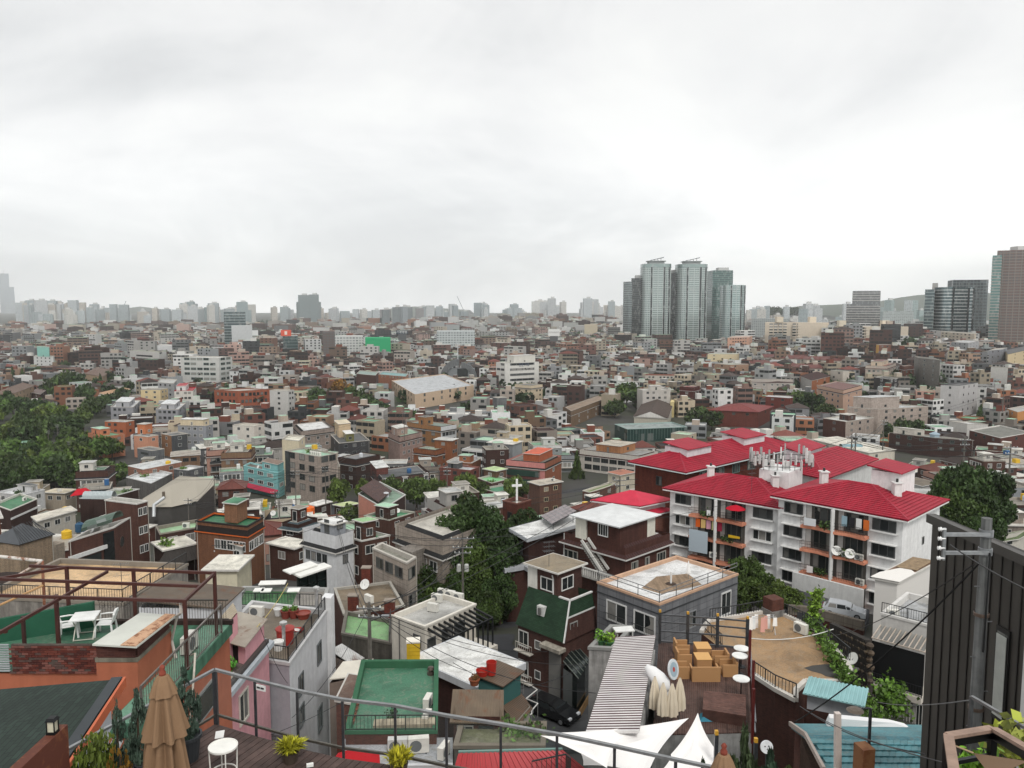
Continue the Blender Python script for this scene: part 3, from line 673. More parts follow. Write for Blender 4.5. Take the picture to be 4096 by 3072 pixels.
def side_table():
 c=at_z((223,746.5),DZ+.52); t=thing('side_table','round white metal side table on the wooden terrace','table',(c.x,c.y,DZ))
 MB().lathe((c.x,c.y,DZ+.5),[(.005,0),(.245,0),(.25,.012),(.25,.04),(.238,.04),(.235,.022),(.005,.022)],40).obj('table_top','paint',t,H('f0efe9'),smooth_=False)
 for k in range(4):
  a=.5+k*math.pi/2; MB().tube([(c.x+.235*math.cos(a),c.y+.235*math.sin(a),DZ+.52),(c.x+.22*math.cos(a),c.y+.22*math.sin(a),DZ)],.012,8).obj('leg','paint',t,H('e6e4dd'))
 m=MB(); m.lathe((c.x,c.y,DZ+.06),[(.205,0),(.22,0),(.22,.02),(.205,.02),(.205,0)],32); m.obj('foot_ring','paint',t,H('e6e4dd'))
 q=at_z((219,738),DZ+.53); k=thing('card_holder','small white card standing at the rear edge of the round table','card',(q.x,q.y,DZ+.522)); m=MB(); m.hexa([(q.x-.07,q.y-.02,DZ+.523),(q.x+.07,q.y+.03,DZ+.523),(q.x+.066,q.y+.034,DZ+.523),(q.x-.074,q.y-.016,DZ+.523)],[(q.x-.06,q.y+.02,DZ+.64),(q.x+.08,q.y+.07,DZ+.64),(q.x+.076,q.y+.074,DZ+.64),(q.x-.064,q.y+.024,DZ+.64)]); m.obj('card','paint',k,H('e8e8e6'))
side_table()
def potted(label,u,vtop,d,kind,col,r,seed,potc='3a3d40',vis=True,n=3000,leaf=.05):
 p=at_d((u,vtop),d); h=p.z-DZ; t=thing('potted_shrub',label,'potted plant',(p.x,p.y,DZ),'potted shrubs on the terrace')
 MB().lathe((p.x,p.y,DZ),[(.01,0),(.19,0),(.24,.42),(.27,.42),(.27,.48),(.235,.48),(.22,.42),(.01,.42)],18).obj('pot','paint',t,H(potc))
 MB().tube([(p.x,p.y,DZ+.4),(p.x,p.y,DZ+h*.8)],[.03,.01],6).obj('stem','wood',t,H('4b3a2c'))
 inst('foliage',crown_mesh(kind,seed,n,leaf),t,(p.x,p.y,DZ+.42),seed,(r,r,h-.42),col); return t
JG=H('46564a')
potted('tall potted juniper right behind the brown parasol',183.5,661,13.7,'column',JG,.36,1)
potted('slim potted juniper left of the brown parasol',136,686,12.9,'column',JG,.30,2)
potted('thin potted juniper nearest the green shingle roof edge',115.5,696,12.6,'column',JG,.22,3)
potted('loose potted bamboo with yellowing leaves beside the rust wall',92,720,11.9,'bush',H('5e6a2c'),.42,4,n=1300,leaf=.075)
potted('low potted shrub with orange leaves between the junipers',119,735,11.7,'bush',H('7a5a22'),.3,1,n=700,leaf=.07)
def grass_pot(label,u,v,r,h,seed,col,d=None):
 c=at_z((u,v),DZ+.18); t=thing('ornamental_grass_pot',label,'potted plant',(c.x,c.y,DZ),'yellow green plants along the terrace railing')
 MB().lathe((c.x,c.y,DZ),[(.01,0),(.12,0),(.16,.2),(.14,.2),(.01,.17)],14).obj('pot','paint',t,H('4a4038'))
 rs=np.random.RandomState(seed); q=[]; n=420
 for i in range(n):
  a=rs.uniform(0,6.283); sp=rs.uniform(.15,1); b=np.array([c.x,c.y,DZ+.17])+rs.normal(size=3)*np.array([.05,.05,.01]); tip=b+np.array([math.cos(a)*r*sp,math.sin(a)*r*sp,h*(1.05-.55*sp)*rs.uniform(.6,1.1)]); s=np.array([-math.sin(a),math.cos(a),.2])*rs.uniform(.012,.03); md=(b+tip)/2+np.array([0,0,.08*sp])
  q.append([b,md-s,tip,md+s])
 o=np.array(WLOC[t.name]); me=quads_mesh('foliage',np.array(q)-o,'leaf',rs.uniform(.1,1,n)); ob=bpy.data.objects.new('foliage',me); COL.objects.link(ob); ob.parent=t; ob.color=(*col,1); return t
grass_pot('spreading fern-like yellow green plant by the left railing posts',290,752,.30,.32,3,H('8f9430'))
grass_pot('upright bright yellow plant cut by the bottom of the picture',399,764.5,.25,.38,5,H('a5a030'))
q=at_z((310,766),DZ+.01); tag(MB().box((q.x,q.y,DZ+.03),(.12,.06,.05),.3).obj('white_box','paint',None,H('e8e8e4')),'tiny white box lying on the deck boards at the bottom edge','box')
# rust coloured screen wall and its lantern
w=tag(MB().box((-6.86,10.2,-7.35),(.16,2.6,2.05)).obj('screen_wall','rustpaint',None,H('5c3327')),'rust brown metal screen wall end at the lower left','wall')
def lantern():
 q=at_d((49.5,742.5),11.0); x,y,z=-6.86,11.25,-6.325; t=thing('lantern','small black lantern with a pale glass body on the rust brown wall','lantern',(x,y,z))
 MB().box((x,y,z+.02),(.13,.13,.04)).obj('base','metal',t,H('2a2b2c')); MB().box((x,y,z+.12),(.10,.10,.16)).obj('glass_body','paint',t,H('bdb9a4'))
 for a in (-1,1):
  for b in (-1,1): MB().bar((x+a*.055,y+b*.055,z+.03),(x+a*.055,y+b*.055,z+.21),.014).obj('corner_post','metal',t,H('2a2b2c'))
 MB().hexa([(x-.075,y-.075,z+.205),(x+.075,y-.075,z+.205),(x+.075,y+.075,z+.205),(x-.075,y+.075,z+.205)],[(x-.05,y-.05,z+.25),(x+.05,y-.05,z+.25),(x+.05,y+.05,z+.25),(x-.05,y+.05,z+.25)]).obj('cap','metal',t,H('2a2b2c'))
lantern()
# ================================================================ lower left: green shingle roof
def shingle_roof():
 t=thing('shingle_roof_house','low house under a dark green shingle roof with an orange edge','house',(-11,15.5,terr(-11,15.5)))
 TR,BR,TL,BL=(-8.74,17.0,-8.28),(-7.95,13.0,-8.2),(-12.6,18.2,-9.15),(-13.5,13.0,-9.3)
 MB().hexa([(p[0],p[1],p[2]-.12) for p in (BL,BR,TR,TL)],[BL,BR,TR,TL]).obj('roof','shingle',t,H('38463f'))
 m=MB(); a,b=Vector(TR),Vector(BR); n=Vector((.06,.0,0)); m.bar(a+n+Vector((0,0,-.06)),b+n+Vector((0,0,-.06)),.05,.22); m.obj('edge_board','paint',t,H('c5653f'))
 m=MB(); m.bar(a+Vector((-.12,0,.03)),b+Vector((-.12,0,.03)),.22,.03); m.obj('edge_flashing','paint',t,H('33383c'))
 MB().prism([(-13.2,13.2),(-8.3,13.2),(-9.0,16.8),(-12.4,17.9)],terr(-11,15)-1,-9.32).obj('wall','plaster',t,H('c9cbce'))
 MB().hexa([(-8.22,13.2,-9.32),(-8.12,13.2,-9.32),(-8.92,16.8,-9.32),(-9.02,16.8,-9.32)],[(-8.22,13.2,-8.42),(-8.12,13.2,-8.42),(-8.92,16.8,-8.42),(-9.02,16.8,-8.42)]).obj('gable_wall','plaster',t,H('c3c6ca'))
 for z in (-9.6,-10.9):
  m=MB(); m.bar((-8.0,13.2,z),(-8.8,16.8,z),.2,.1); m.obj('ledge','plaster',t,H('dedede'))
shingle_roof()
# ================================================================ orange house with the green roof terrace
def orange_house():
 FZ=-11.2; oc=H('ad674d'); g=H('4a7a62'); t=thing('orange_house','orange stucco house with a green painted roof terrace and red steel frame','house',(-13,24.5,terr(-13,24)))
 zb=terr(-13,24)-1
 MB().prism([(-21,23.4),(-12.1,23.4),(-12.1,27.3),(-21,27.3)],zb,FZ-.03).obj('wall','plaster',t,oc)
 MB().prism([(-12.098,22.1),(-10.9,22.1),(-10.9,24.4),(-12.098,24.4)],zb,-10.25).obj('stairwell_wall','plaster',t,oc)
 MB().prism([(-10.898,20.5),(-10.12,20.5),(-10.12,27.3),(-12.096,27.3),(-12.096,24.402),(-10.898,24.402)],zb,FZ-.4).obj('gallery_wall','plaster',t,oc)
 MB().prism([(-12.12,22.08),(-10.88,22.08),(-10.88,24.42),(-12.12,24.42)],-10.25,-10.13).obj('ledge','concrete',t,H('9a9484'))
 m=MB()
 for a,b in (((-12.05,22.15),(-10.95,22.15)),((-10.95,22.15),(-10.95,24.3)),((-12.05,22.15),(-12.05,24.3))): m.bar((a[0],a[1],-9.95),(b[0],b[1],-9.95),.1,.34)
 m.obj('stairwell_brick','brick',t,H('5f3a33'))
 MB().face([(-21,23.45,FZ),(-12.1,23.45,FZ),(-12.1,27.3,FZ),(-21,27.3,FZ)]).obj('terrace_floor','roofmem',t,g)
 MB().prism([(-10.95,20.42),(-10.02,20.42),(-10.02,27.36),(-12.09,27.36),(-12.09,24.45),(-10.95,24.45)],FZ-.42,FZ-.02).obj('slab_edge','concrete',t,H('5d9175'))
 MB().face([(-10.93,20.45,FZ-.012),(-10.05,20.45,FZ-.012),(-10.05,27.3,FZ-.012),(-10.93,27.3,FZ-.012)]).obj('gallery_floor','roofmem',t,H('6f9a84'))
 # rusty sheet over the stairs
 z=-9.68; a,b,c,d=[at_z(p,z) for p in (P5(1165,1190),P5(1725,1222),A(1268,560),A(1010,540))]
 MB().hexa([(p.x,p.y,z-.05) for p in (a,b,c,d)],[(p.x,p.y,z) for p in (a,b,c,d)]).obj('stair_cover','panel',t,H('cbcdc4'))
 e1,e2=b.lerp(a,.02),b.lerp(a,.36); f1,f2=c.lerp(d,.02),c.lerp(d,.30)
 MB().hexa([(p.x,p.y,z+.002) for p in (e2,e1,f1,f2)],[(p.x,p.y,z+.03) for p in (e2,e1,f1,f2)]).obj('rusted_sheet','rustpaint',t,H('c09a7c'))
 # brick parapet, laid brick by brick
 pr=MB().box((-13.77,23.39,-10.74),(3.2,.10,.92)).obj('parapet','concrete',t,H('6b5f58')); bm={}
 for s in range(3):
  me=MB().box((0,0,0),(.192,.03,.062)).mesh('brick'); me.materials.append(mat('paint')); bm[s]=me
 r2=random.Random(3)
 for row in range(12):
  for k in range(17):
   x=-15.34+k*.2+(.1 if row%2 else 0)
   if x>-12.2 or r2.random()<.05: continue
   cc=r2.choice(['5e2f28','6e3a30','4f2a26','7c5048','5a4540']); inst('brick',bm[0],pr,(x,23.335+r2.uniform(-.006,.006),-11.16+row*.074),0,(1,1,1),H(cc))
 # corrugated panel left of the bricks
 m=MB()
 for k in range(12): m.bar((-19,23.33,-11.1+k*.075),(-15.42,23.33,-11.1+k*.075),.05,.03)
 m.obj('corrugated_panel','panel',t,H('a9adb0'))
 # back-left green wall
 MB().hexa([(-19,24.6,FZ),(-19,24.75,FZ),(-14.75,27.05,FZ),(-14.75,26.9,FZ)][::-1],[(-19,24.6,FZ+.75),(-19,24.75,FZ+.75),(-14.75,27.05,FZ+.9),(-14.75,26.9,FZ+.9)][::-1]).obj('green_wall','plaster',t,H('2c5f49'))
 MB().box((-12.4,27.2,FZ+.06),(4.9,.16,.16)).obj('kerb','concrete',t,H('4a3a36'))
 # ornamental fence at the back
 m=MB(); m.bar((-14.7,27.25,FZ+.85),(-10.1,27.25,FZ+.85),.05)
 m.bar((-14.7,27.25,FZ+.15),(-10.1,27.25,FZ+.15),.04)
 for k in range(46):
  x=-14.7+k*.1; m.bar((x,27.25,FZ+.15),(x,27.25,FZ+.85),.012)
  if k%3==1: m.tube([(x+.1*math.cos(i*.785),27.24,FZ+.66+.1*math.sin(i*.785)) for i in range(9)],.008,4)
 m.obj('rear_fence','paint',t,H('4f4a45'))
 # gallery railing
 m=MB(); m.bar((-10.05,26.4,-10.2),(-10.05,20.5,-10.2),.05); m.bar((-10.05,26.4,-11.1),(-10.05,20.5,-11.1),.03)
 m.bar((-10.05,26.4,-11.2),(-10.05,26.4,-10.2),.05); m.bar((-10.05,20.5,-11.2),(-10.05,20.5,-10.2),.06)
 for k in range(40): y=20.65+k*.147; m.bar((-10.05,y,-11.1),(-10.05,y,-10.2),.014)
 m.obj('gallery_railing','metal',t,H('8d8781'))
 # red steel frame, each member a part
 fr=H('4d2c27'); FT=-9.0
 for x,y,zb_ in ((-10.1,23.62,FZ),(-10.15,26.2,FZ),(-14.3,24.02,FZ),(-15.5,26.75,FZ),(-13.08,26.55,FZ)): MB().bar((x,y,zb_),(x,y,FT+.05),.10).obj('frame_post','paint',t,fr)
 MB().bar((-15.3,23.9,FZ),(-15.3,23.9,FT-.6),.09).obj('frame_post','paint',t,H('3e2622'))
 for a_,b_ in (((-17.5,24.2,FT),(-10.1,23.62,FT)),((-16.9,26.95,FT),(-10.15,26.2,FT)),((-17.5,25.65,FT),(-10.2,24.92,FT)),((-10.12,23.62,FT-.02),(-10.15,26.2,FT-.02)),((-14.35,21.3,FT-.05),(-13.95,26.5,FT-.05)),((-18,25.0,FT+.01),(-15.5,26.75,FT+.01)),((-17,22.6,FT-.5),(-14.9,22.5,FT-.5))): MB().bar(a_,b_,.075,.095).obj('frame_beam','paint',t,fr)
 # window on the side wall
 m=MB(); m.box((-10.10,24.8,-12.9),(.08,1.5,.95)); m.obj('window','paint',t,H('8a8d8c')); m=MB(); m.box((-10.08,24.8,-12.9),(.06,1.34,.8)); m.obj('window_pane','glass',t)
 # hoses and pipe
 MB().tube([(-10.2,24.2,-11.0),(-10.0,24.0,-10.85),(-9.93,23.7,-11.3),(-9.95,23.4,-12.4),(-9.98,23.3,-13.6)],.035,6).obj('white_hose','paint',t,H('cfc8bb'))
 MB().tube([(-10.3,23.75,-9.0),(-10.25,23.7,-9.4),(-10.6,24.2,-9.7),(-10.9,24.4,-10.6),(-10.7,24.2,-11.1)],.045,6).obj('grey_duct','fabric',t,H('b9b2aa'))
 return t
orange_house()
def plastic_chair(label,pos,rz):
 x,y,z=pos; t=thing('plastic_chair',label,'chair',pos,'white plastic garden chairs'); co,si=math.cos(rz),math.sin(rz); wc=H('f1f1ef')
 def T(a,b,c): return (x+a*co-b*si,y+a*si+b*co,z+c)
 m=MB(); m.hexa([T(-.23,-.24,.40),T(.23,-.24,.40),T(.21,.22,.38),T(-.21,.22,.38)],[T(-.23,-.24,.43),T(.23,-.24,.43),T(.21,.22,.41),T(-.21,.22,.41)]); m.obj('seat','paint',t,wc)
 bk=MB()
 for k in range(5): a=-.15+k*.075; bk.bar(T(a,.235,.43),T(a*1.05,.33,.74),.045,.02)
 bk.bar(T(-.23,.22,.42),T(-.22,.33,.72),.05,.03); bk.bar(T(.23,.22,.42),T(.22,.33,.72),.05,.03)
 bk.tube([T(-.22,.33,.72),T(-.17,.345,.82),T(0,.35,.86),T(.17,.345,.82),T(.22,.33,.72)],.04,6); bk.hexa([T(-.2,.32,.70),T(.2,.32,.70),T(.2,.34,.70),T(-.2,.34,.70)],[T(-.14,.335,.84),T(.14,.335,.84),T(.14,.355,.84),T(-.14,.355,.84)]); bk.obj('backrest','paint',t,wc)
 for s in (-1,1):
  MB().tube([T(s*.27,.28,.64),T(s*.29,0,.64),T(s*.28,-.24,.62),T(s*.26,-.27,.42)],.028,6).obj('armrest','paint',t,wc)
  for b_ in (-.25,.24): MB().bar(T(s*.23,b_,.40),T(s*.27,b_*1.15,0),.05,.045).obj('leg','paint',t,wc)
 return t
FZ=-11.2
c=at_z(P5(880,1090),FZ); plastic_chair('white plastic chair left of the white table on the green terrace',(c.x,c.y,FZ),R(115))
c=at_z(P5(1345,1060),FZ); plastic_chair('white plastic chair right of the white table on the green terrace',(c.x,c.y,FZ),R(-80))
def fold_table():
 c=at_z(P5(1085,1095),FZ); x,y=c.x,c.y; t=thing('folding_table','square white plastic table between two chairs on the green terrace','table',(x,y,FZ)); rz=.25; co,si=math.cos(rz),math.sin(rz)
 def T(a,b,c_): return (x+a*co-b*si,y+a*si+b*co,FZ+c_)
 MB().hexa([T(-.4,-.42,.70),T(.4,-.42,.70),T(.4,.42,.70),T(-.4,.42,.70)],[T(-.4,-.42,.74),T(.4,-.42,.74),T(.4,.42,.74),T(-.4,.42,.74)]).obj('table_top','paint',t,H('efefed'))
 for s in (-1,1):
  for d in (-1,1): MB().bar(T(s*.3,-d*.3,.70),T(s*.3,d*.34,0),.03).obj('leg','paint',t,H('d9d5c8'))
 for b_ in (-.34,.34): MB().bar(T(-.3,b_,.03),T(.3,b_,.03),.025).obj('foot_bar','paint',t,H('d9d5c8'))
fold_table()
aircon('grey white outdoor unit on the gallery of the orange house',(-10.55,24.9,-11.2),R(90),.75)
def rusty_frame():
 t=thing('rusty_pipe_frame','rusty white pipe frame behind the red steel frame','frame',(-17.5,26,FZ)); m=MB()
 a,b,c=[at_d(p,27.8) for p in (P5(-60,75),P5(535,140),P5(560,690))]; MB().tube([a,b],.06,8).obj('top_pipe','rustpaint',t,H('c9c5bf')); MB().tube([b,c],.05,8).obj('post','rustpaint',t,H('9a6a55'))
 MB().tube([at_d(P5(530,140),27.8),at_d(P5(170,350),27.0)],.04,6).obj('brace','rustpaint',t,H('b9aaa0')); MB().tube([at_d(P5(-20,705),25.5),at_d(P5(540,450),27.6)],.04,6).obj('tan_pipe','paint',t,H('c69a6a'))
rusty_frame()
# ================================================================ near roofs below the terrace
def P3d(p,z): q=at_z(p,z); return (q.x,q.y,z)
# ---- long stained roof and brown shed roof behind the red frame
b=B4('stained_roof_building','long building with a rust stained tan roof behind the red steel frame',A(-160,440),A(885,474),A(1350,205),'building',d=50.0,near=True)
b.walls('concrete',H('a9a39b')).flat(H('cfae84'),.3,H('8b8378'))
b.rail([b.P(0.05,b.lb,b.zt),b.P(.05,.05,b.zt),b.P(b.la,.05,b.zt)],.9,.18,H('2e2f30'))
antenna('bent aerial on the rust stained roof behind the red frame',at_z(A(880,420),b.zf),2.3)
b=B4('shed_building','low white shed under a weathered brown corrugated roof right of the red frame',A(1000,482),A(1592,502),A(1738,350),'shed',d=49.0,near=True)
b.walls('plaster',H('c9cccf'),zt=b.zt-.1)
b.slope([b.P(-.2,-.15,b.zt),b.P(b.la+.2,-.15,b.zt),b.P(b.la+.2,b.lb+.2,b.zt+.5),b.P(-.2,b.lb+.2,b.zt+.5)],'roof','sheet',H('6e6153'),.1)
for k in range(3): b.window('R',b.la*(.3+.12*k),b.zt-1.1,.5,.45,H('8a8c8e'),'1')
# ---- pink house
b=B4('pink_house','pink house with a grey eave and a dark rooftop doorway beside the orange house',A(1400,1000) if 0 else (196,684),P6(1000,1570),P6(1572,885),'house',d=38.5,near=True,ortho=False,lm='pink house')
pk=H('d99fa6'); b.walls('plaster',pk)
b.part(MB().prism(inset(b.p,-.28),b.zt-.28,b.zt-.005),'eave','plaster',H('b4bcc2'))
b.part(MB().face([(q.x,q.y,b.zt+.004) for q in inset(b.p,.05)]),'roof_terrace','roofmem',H('5b5450'))
b.part(MB().bar(b.P(.1,.05,b.zt+.1),b.P(b.la-.1,.05,b.zt+.1),.22,.2),'kerb','plaster',H('4a4543'))
b.window('R',b.la*.36,b.zt-2.75,1.25,1.75,H('cfcabf'),'2')
pent=b.block(b.la*.5,b.la*.96,.2,2.3,b.zt-.3,b.zt+1.2,'plaster',pk,'stair_house')
q=b.block(b.la*.5-.03,b.la*.5+.02,.75,1.5,b.zt+.01,b.zt+1.12,'paint',H('0d0d0e'),'doorway',parent=pent)
z=b.zt+1.2; b.slope([b.P(b.la*.44,.0,z+.02),b.P(b.la*1.0,.0,z+.2),b.P(b.la*1.0,2.4,z+.2),b.P(b.la*.44,2.4,z+.02)],'stair_house_roof','sheet',H('b3aa9c'),.05)
q=at_z(P6(1065,1270),b.zt+.02); pot('leafy plant in a pot on the roof of the pink house',(q.x,q.y,b.zt+.01),.16,.22,'6b3a2c',.5,pc='4f8a3a',seed=4)
q=at_z(P6(1030,1375),b.zt+.02); t=thing('planter_box','empty white planter box on the roof of the pink house','planter',(q.x,q.y,b.zt+.01)); MB().box((q.x,q.y,b.zt+.12),(.75,.28,.22),.7).obj('box','paint',t,H('d6cfc0')); MB().box((q.x,q.y,b.zt+.225),(.66,.2,.03),.7).obj('soil','soil',t)
# ---- corrugated scrap roof between pink and orange house
b=B4('lean_to','narrow lean-to with a corrugated roof left of the concrete terrace',P6(930,640),P6(985,700),P6(1160,510),'shed',d=41,near=True,ortho=False)
b.walls('plaster',pk); b.slope([b.P(0,0,b.zt),b.P(b.la,0,b.zt+.1),b.P(b.la,b.lb,b.zt+.4),b.P(0,b.lb,b.zt+.3)],'roof','sheet',H('b5a892'),.05)
# ---- white tall house with the concrete roof
b=B4('white_house','tall white house with a concrete roof terrace full of red tubs',(203,651),B(462,905),B(733,522),'house',d=45.2,near=True,ortho=False,lm='red tub house')
b.walls('plaster',H('d3d4d6'),over={'L':('plaster',H('a7a5ac'))}).flat(H('756a5c'),.3,H('c8c8c8'))  # front face has darker plaster: its shade is put into the colour
for (fx,zz,w,h) in ((.74,2.9,1.0,1.5),(.25,3.0,1.0,1.35),(.25,5.0,1.0,1.35),(.72,7.5,1.1,1.7),(.2,8.2,.9,1.2)): b.window('R',b.la*fx,b.zt-zz,w,h,H('5f6466'),'2')
b.rail([b.P(.1,2.4,b.zt),b.P(.1,.1,b.zt),b.P(b.la-.1,.1,b.zt)],.95,.16)
m=MB(); a,tt,ln=b.face('L'); nn=Vector((tt.y,-tt.x));
for k in range(4):
 q=a+tt*(ln-.45-k*.34)+nn*.12; m.box((q.x,q.y,b.zt-4.9),(.2,.16,.24)); m.tube([(q.x,q.y,b.zt-5.5),(q.x,q.y,b.zt-4.6)],.03,5)
q0=a+tt*(ln-1.75)+nn*.15; q1=a+tt*(ln-.2)+nn*.15; m.bar((q0.x,q0.y,b.zt-4.55),(q1.x,q1.y,b.zt-4.55),.05); m.bar((q0.x,q0.y,b.zt-5.5),(q1.x,q1.y,b.zt-5.5),.05); b.part(m,'gas_meters','metal',H('9a9a9a'))
m=MB(); c0=a+tt*(ln-2.2)+nn*.2; c1=a+tt*ln+nn*.2; m.bar((c0.x,c0.y,b.zt-6.2),(c1.x,c1.y,b.zt-6.2),.4,.25); b.part(m,'ledge','plaster',H('b9b9bb'))
wf=b.zf
def on(px,z): q=at_z(px,z); return (q.x,q.y,z)
aircon('white outdoor unit standing on the concrete roof beside red tubs',on(P6(1420,552),wf),R(-10),.95)
pot('white pot with soil at the front corner of the concrete roof',on(B(385,810),wf),.33,.6,'e2e2df',None)
for i,(px,lab,c_,r_,h_,pl) in enumerate(((B(383,560),'white bucket left of the red tubs on the concrete roof','d5d5d3',.3,.5,None),(B(437,578),'red tub with a plant, left one of the row on the concrete roof','7d3b33',.36,.55,.25),(B(496,578),'red tub with a plant, middle one of the row on the concrete roof','7d3b33',.36,.6,.3),(B(565,580),'wide red tub at the right end of the row on the concrete roof','8a3f33',.5,.42,None))): pot(lab,on(px,wf),r_,h_,c_,pl,seed=i+3)
t=thing('red_barrel','big red covered barrel on the concrete roof','barrel',on(B(435,760),wf)); x,y,z=WLOC[t.name]; MB().lathe((x,y,z),[(.01,0),(.5,0),(.55,.9),(.6,.92),(.6,1.0),(.05,1.06),(.01,1.06)],20).obj('body','paint',t,H('9a3029'))
for px,lab,c_ in ((B(420,672),'grey enamel basin lying on the concrete roof','cfcfcc'),(B(500,690),'white basin beside the big red barrel','d9d9d6'),(B(530,680),'red plastic basin by the roof railing','a8322c')):
 x,y,z=on(px,wf); t=thing('basin',lab,'basin',(x,y,z),'basins on the concrete roof'); MB().lathe((x,y,z),[(.01,0),(.22,0),(.34,.2),(.37,.2),(.35,.2),(.2,.02)],16).obj('bowl','paint',t,H(c_))
for px,lab in ((B(425,790),'silver vent pipe with a mushroom cap at the front of the concrete roof'),(B(660,520),'tall silver vent pipe at the back of the concrete roof')):
 x,y,z=on(px,wf); t=thing('vent_pipe',lab,'vent pipe',(x,y,z),'silver vent pipes'); MB().tube([(x,y,z),(x,y,z+1.5)],.11,10).obj('pipe','metal',t,H('cfcfcf')); MB().lathe((x,y,z+1.45),[(.1,0),(.24,.05),(.24,.2),(.05,.3),(.01,.3)],12).obj('cap','metal',t,H('d6d6d4'))
# white chimney stack wall on the right side of that roof
b.block(b.la*.99,b.la*.99+.9,-.35,.35,b.zb,b.zt+.9,'plaster',H('e2e3e4'),'chimney_wall')
# ---- green astroturf roof and glass stair house
b=B4('turf_roof_house','house with a green artificial turf roof and white tables behind the concrete roof',(232,606),B(705,505),B(745,365),'house',d=55.5,near=True,ortho=False)
b.walls('plaster',H('9aa0a3')).flat(H('3c6e42'),.25,H('a5a5a3'))
b.part(MB().face([b.P(b.la*.05,b.lb*.02,b.zf+.01),b.P(b.la*.95,b.lb*.02,b.zf+.01),b.P(b.la*.95,b.lb*.36,b.zf+.01),b.P(b.la*.05,b.lb*.36,b.zf+.01)]),'paving','roofmem',H('8f8a84'))
b.rail([b.P(0,b.lb*.98,b.zt),b.P(0,0.1,b.zt)],1.0,.22)
def gtable(label,px,z,w,d_,h=.72):
 x,y,_=on(px,z+h); t=thing('patio_table',label,'table',(x,y,z),'white tables on the turf roof'); MB().box((x,y,z+h),(w,d_,.06),.1).obj('table_top','paint',t,H('ecebe6'))
 for s in(-1,1):
  for k in(-1,1): MB().bar((x+s*w*.4,y+k*d_*.4,z+h),(x+s*w*.45,y+k*d_*.4,z),.03).obj('leg','metal',t,H('8a8c8e'))
gtable('long white table at the back of the turf roof',B(343,325),b.zf,2.0,.9); gtable('small white table at the left edge of the turf roof',B(245,377),b.zf,.75,.75); gtable('small white table second from the left on the turf roof',B(298,380),b.zf,.75,.75); gtable('cream table in front of the glass stair house',B(495,378),b.zf,.9,.8)
g=B4('glass_stair_house','dark green glass stair house with two white canopy roofs','building' and B(515,262),B(532,270),B(724,205),'building',d=60,near=True,ortho=False)
g.walls('towerglass',H('1f2b28'),zt=g.zt-.1)
for k in range(4): g.part(MB().bar(g.P(g.la*k/3,-.03,g.zb),g.P(g.la*k/3,-.03,g.zt-.1),.1),'frame_post','metal',H('232826'))
for k in range(3): g.part(MB().bar(g.P(0,-.03,g.zt-1-k*1.6),g.P(g.la,-.03,g.zt-1-k*1.6),.07),'frame_rail','metal',H('232826'))
g.part(MB().prism([g.P(-.2,-.5,0),g.P(g.la+.3,-.5,0),g.P(g.la+.3,g.lb*.5+.5,0),g.P(-.2,g.lb*.5+.5,0)],g.zt-.08,g.zt+.05),'canopy','panel',H('e9e8e2')); g.part(MB().prism([g.P(-.6,g.lb*.5+.2,0),g.P(g.la*.8,g.lb*.5+.2,0),g.P(g.la*.8,g.lb+1.2,0),g.P(-.6,g.lb+1.2,0)],g.zt+.1,g.zt+.2),'canopy','panel',H('e9e8e2'))
# ---- green roofed house and the grey roof with outdoor units below it
b=B4('green_roof_house','house with a large bright green painted flat roof below the railing',B(868,1396),B(1523,1392),B(1532,884),'house',d=40.8,near=True,ortho=False,lm='bright green roof')
gr=H('487a60'); b.walls('brick',H('6b4338')).flat(gr,.42,H('3a6a4e'),capm='plaster')
b.rail([b.P(0,b.lb,b.zt),b.P(0,.05,b.zt)],.9,.2,H('2a2e2b'))
zf=b.zf
aircon('outdoor unit at the right edge of the green roof, farther one',on(B(1460,1225),zf),R(80),.9); aircon('outdoor unit at the right edge of the green roof, nearer one',on(B(1455,1345),zf),R(80),.9)
x,y,z=on(B(1482,985),zf); t=thing('roof_vent','small domed roof vent on the green roof','vent',(x,y,z)); MB().lathe((x,y,z),[(.25,0),(.22,.15),(.12,.2),(.12,.3),(.24,.34),(.18,.48),(.01,.52)],14).obj('dome','metal',t,H('6b5f58'))
for k in range(4): pot('brown flower pot at the left edge of the green roof, %s from the front'%('first','second','third','fourth')[k],on(B(905+k*12,1345-k*42),zf),.24,.26,'7a4a35',None)
x,y,z=on(B(1205,1345),zf); pot('small dark leafed shrub in a pot on the green roof',(x,y,z),.25,.3,'3e3a36',.7,pc='33502c',seed=9)
m=MB()
t=thing('long_planter','long pale planter across the near end of the green roof','planter',on(B(1290,1395),zf)); q0,q1=Vector(on(B(1070,1400),zf)),Vector(on(B(1515,1385),zf)); m.bar(q0+Vector((0,0,.3)),q1+Vector((0,0,.3)),.7,.5); m.obj('box','concrete',t,H('d5c8ae'))
lab=['covered outdoor unit under a white sheet on the grey lower roof','big outdoor unit with a round fan on the grey lower roof','narrow outdoor unit at the right end of the grey lower roof']
lz=zf-.35
pp=[on(p,lz) for p in (B(860,1660),B(1640,1650),B(1640,1440),B(860,1450))]
t=thing('grey_roof_annex','low annex with a grey flat roof in front of the green roof','building',(pp[0][0]+2,pp[0][1],terr(pp[0][0],pp[0][1])))
MB().prism([(p[0],p[1]) for p in pp],terr(pp[0][0],pp[0][1])-1,lz).obj('wall','concrete',t,H('8f9194')); MB().face([(p[0],p[1],lz+.006) for p in pp]).obj('roof','roofmem',t,H('a9acb0'))
MB().bar(pp[0],pp[1],.2,.3).obj('kerb','plaster',t,H('c9cacc'))
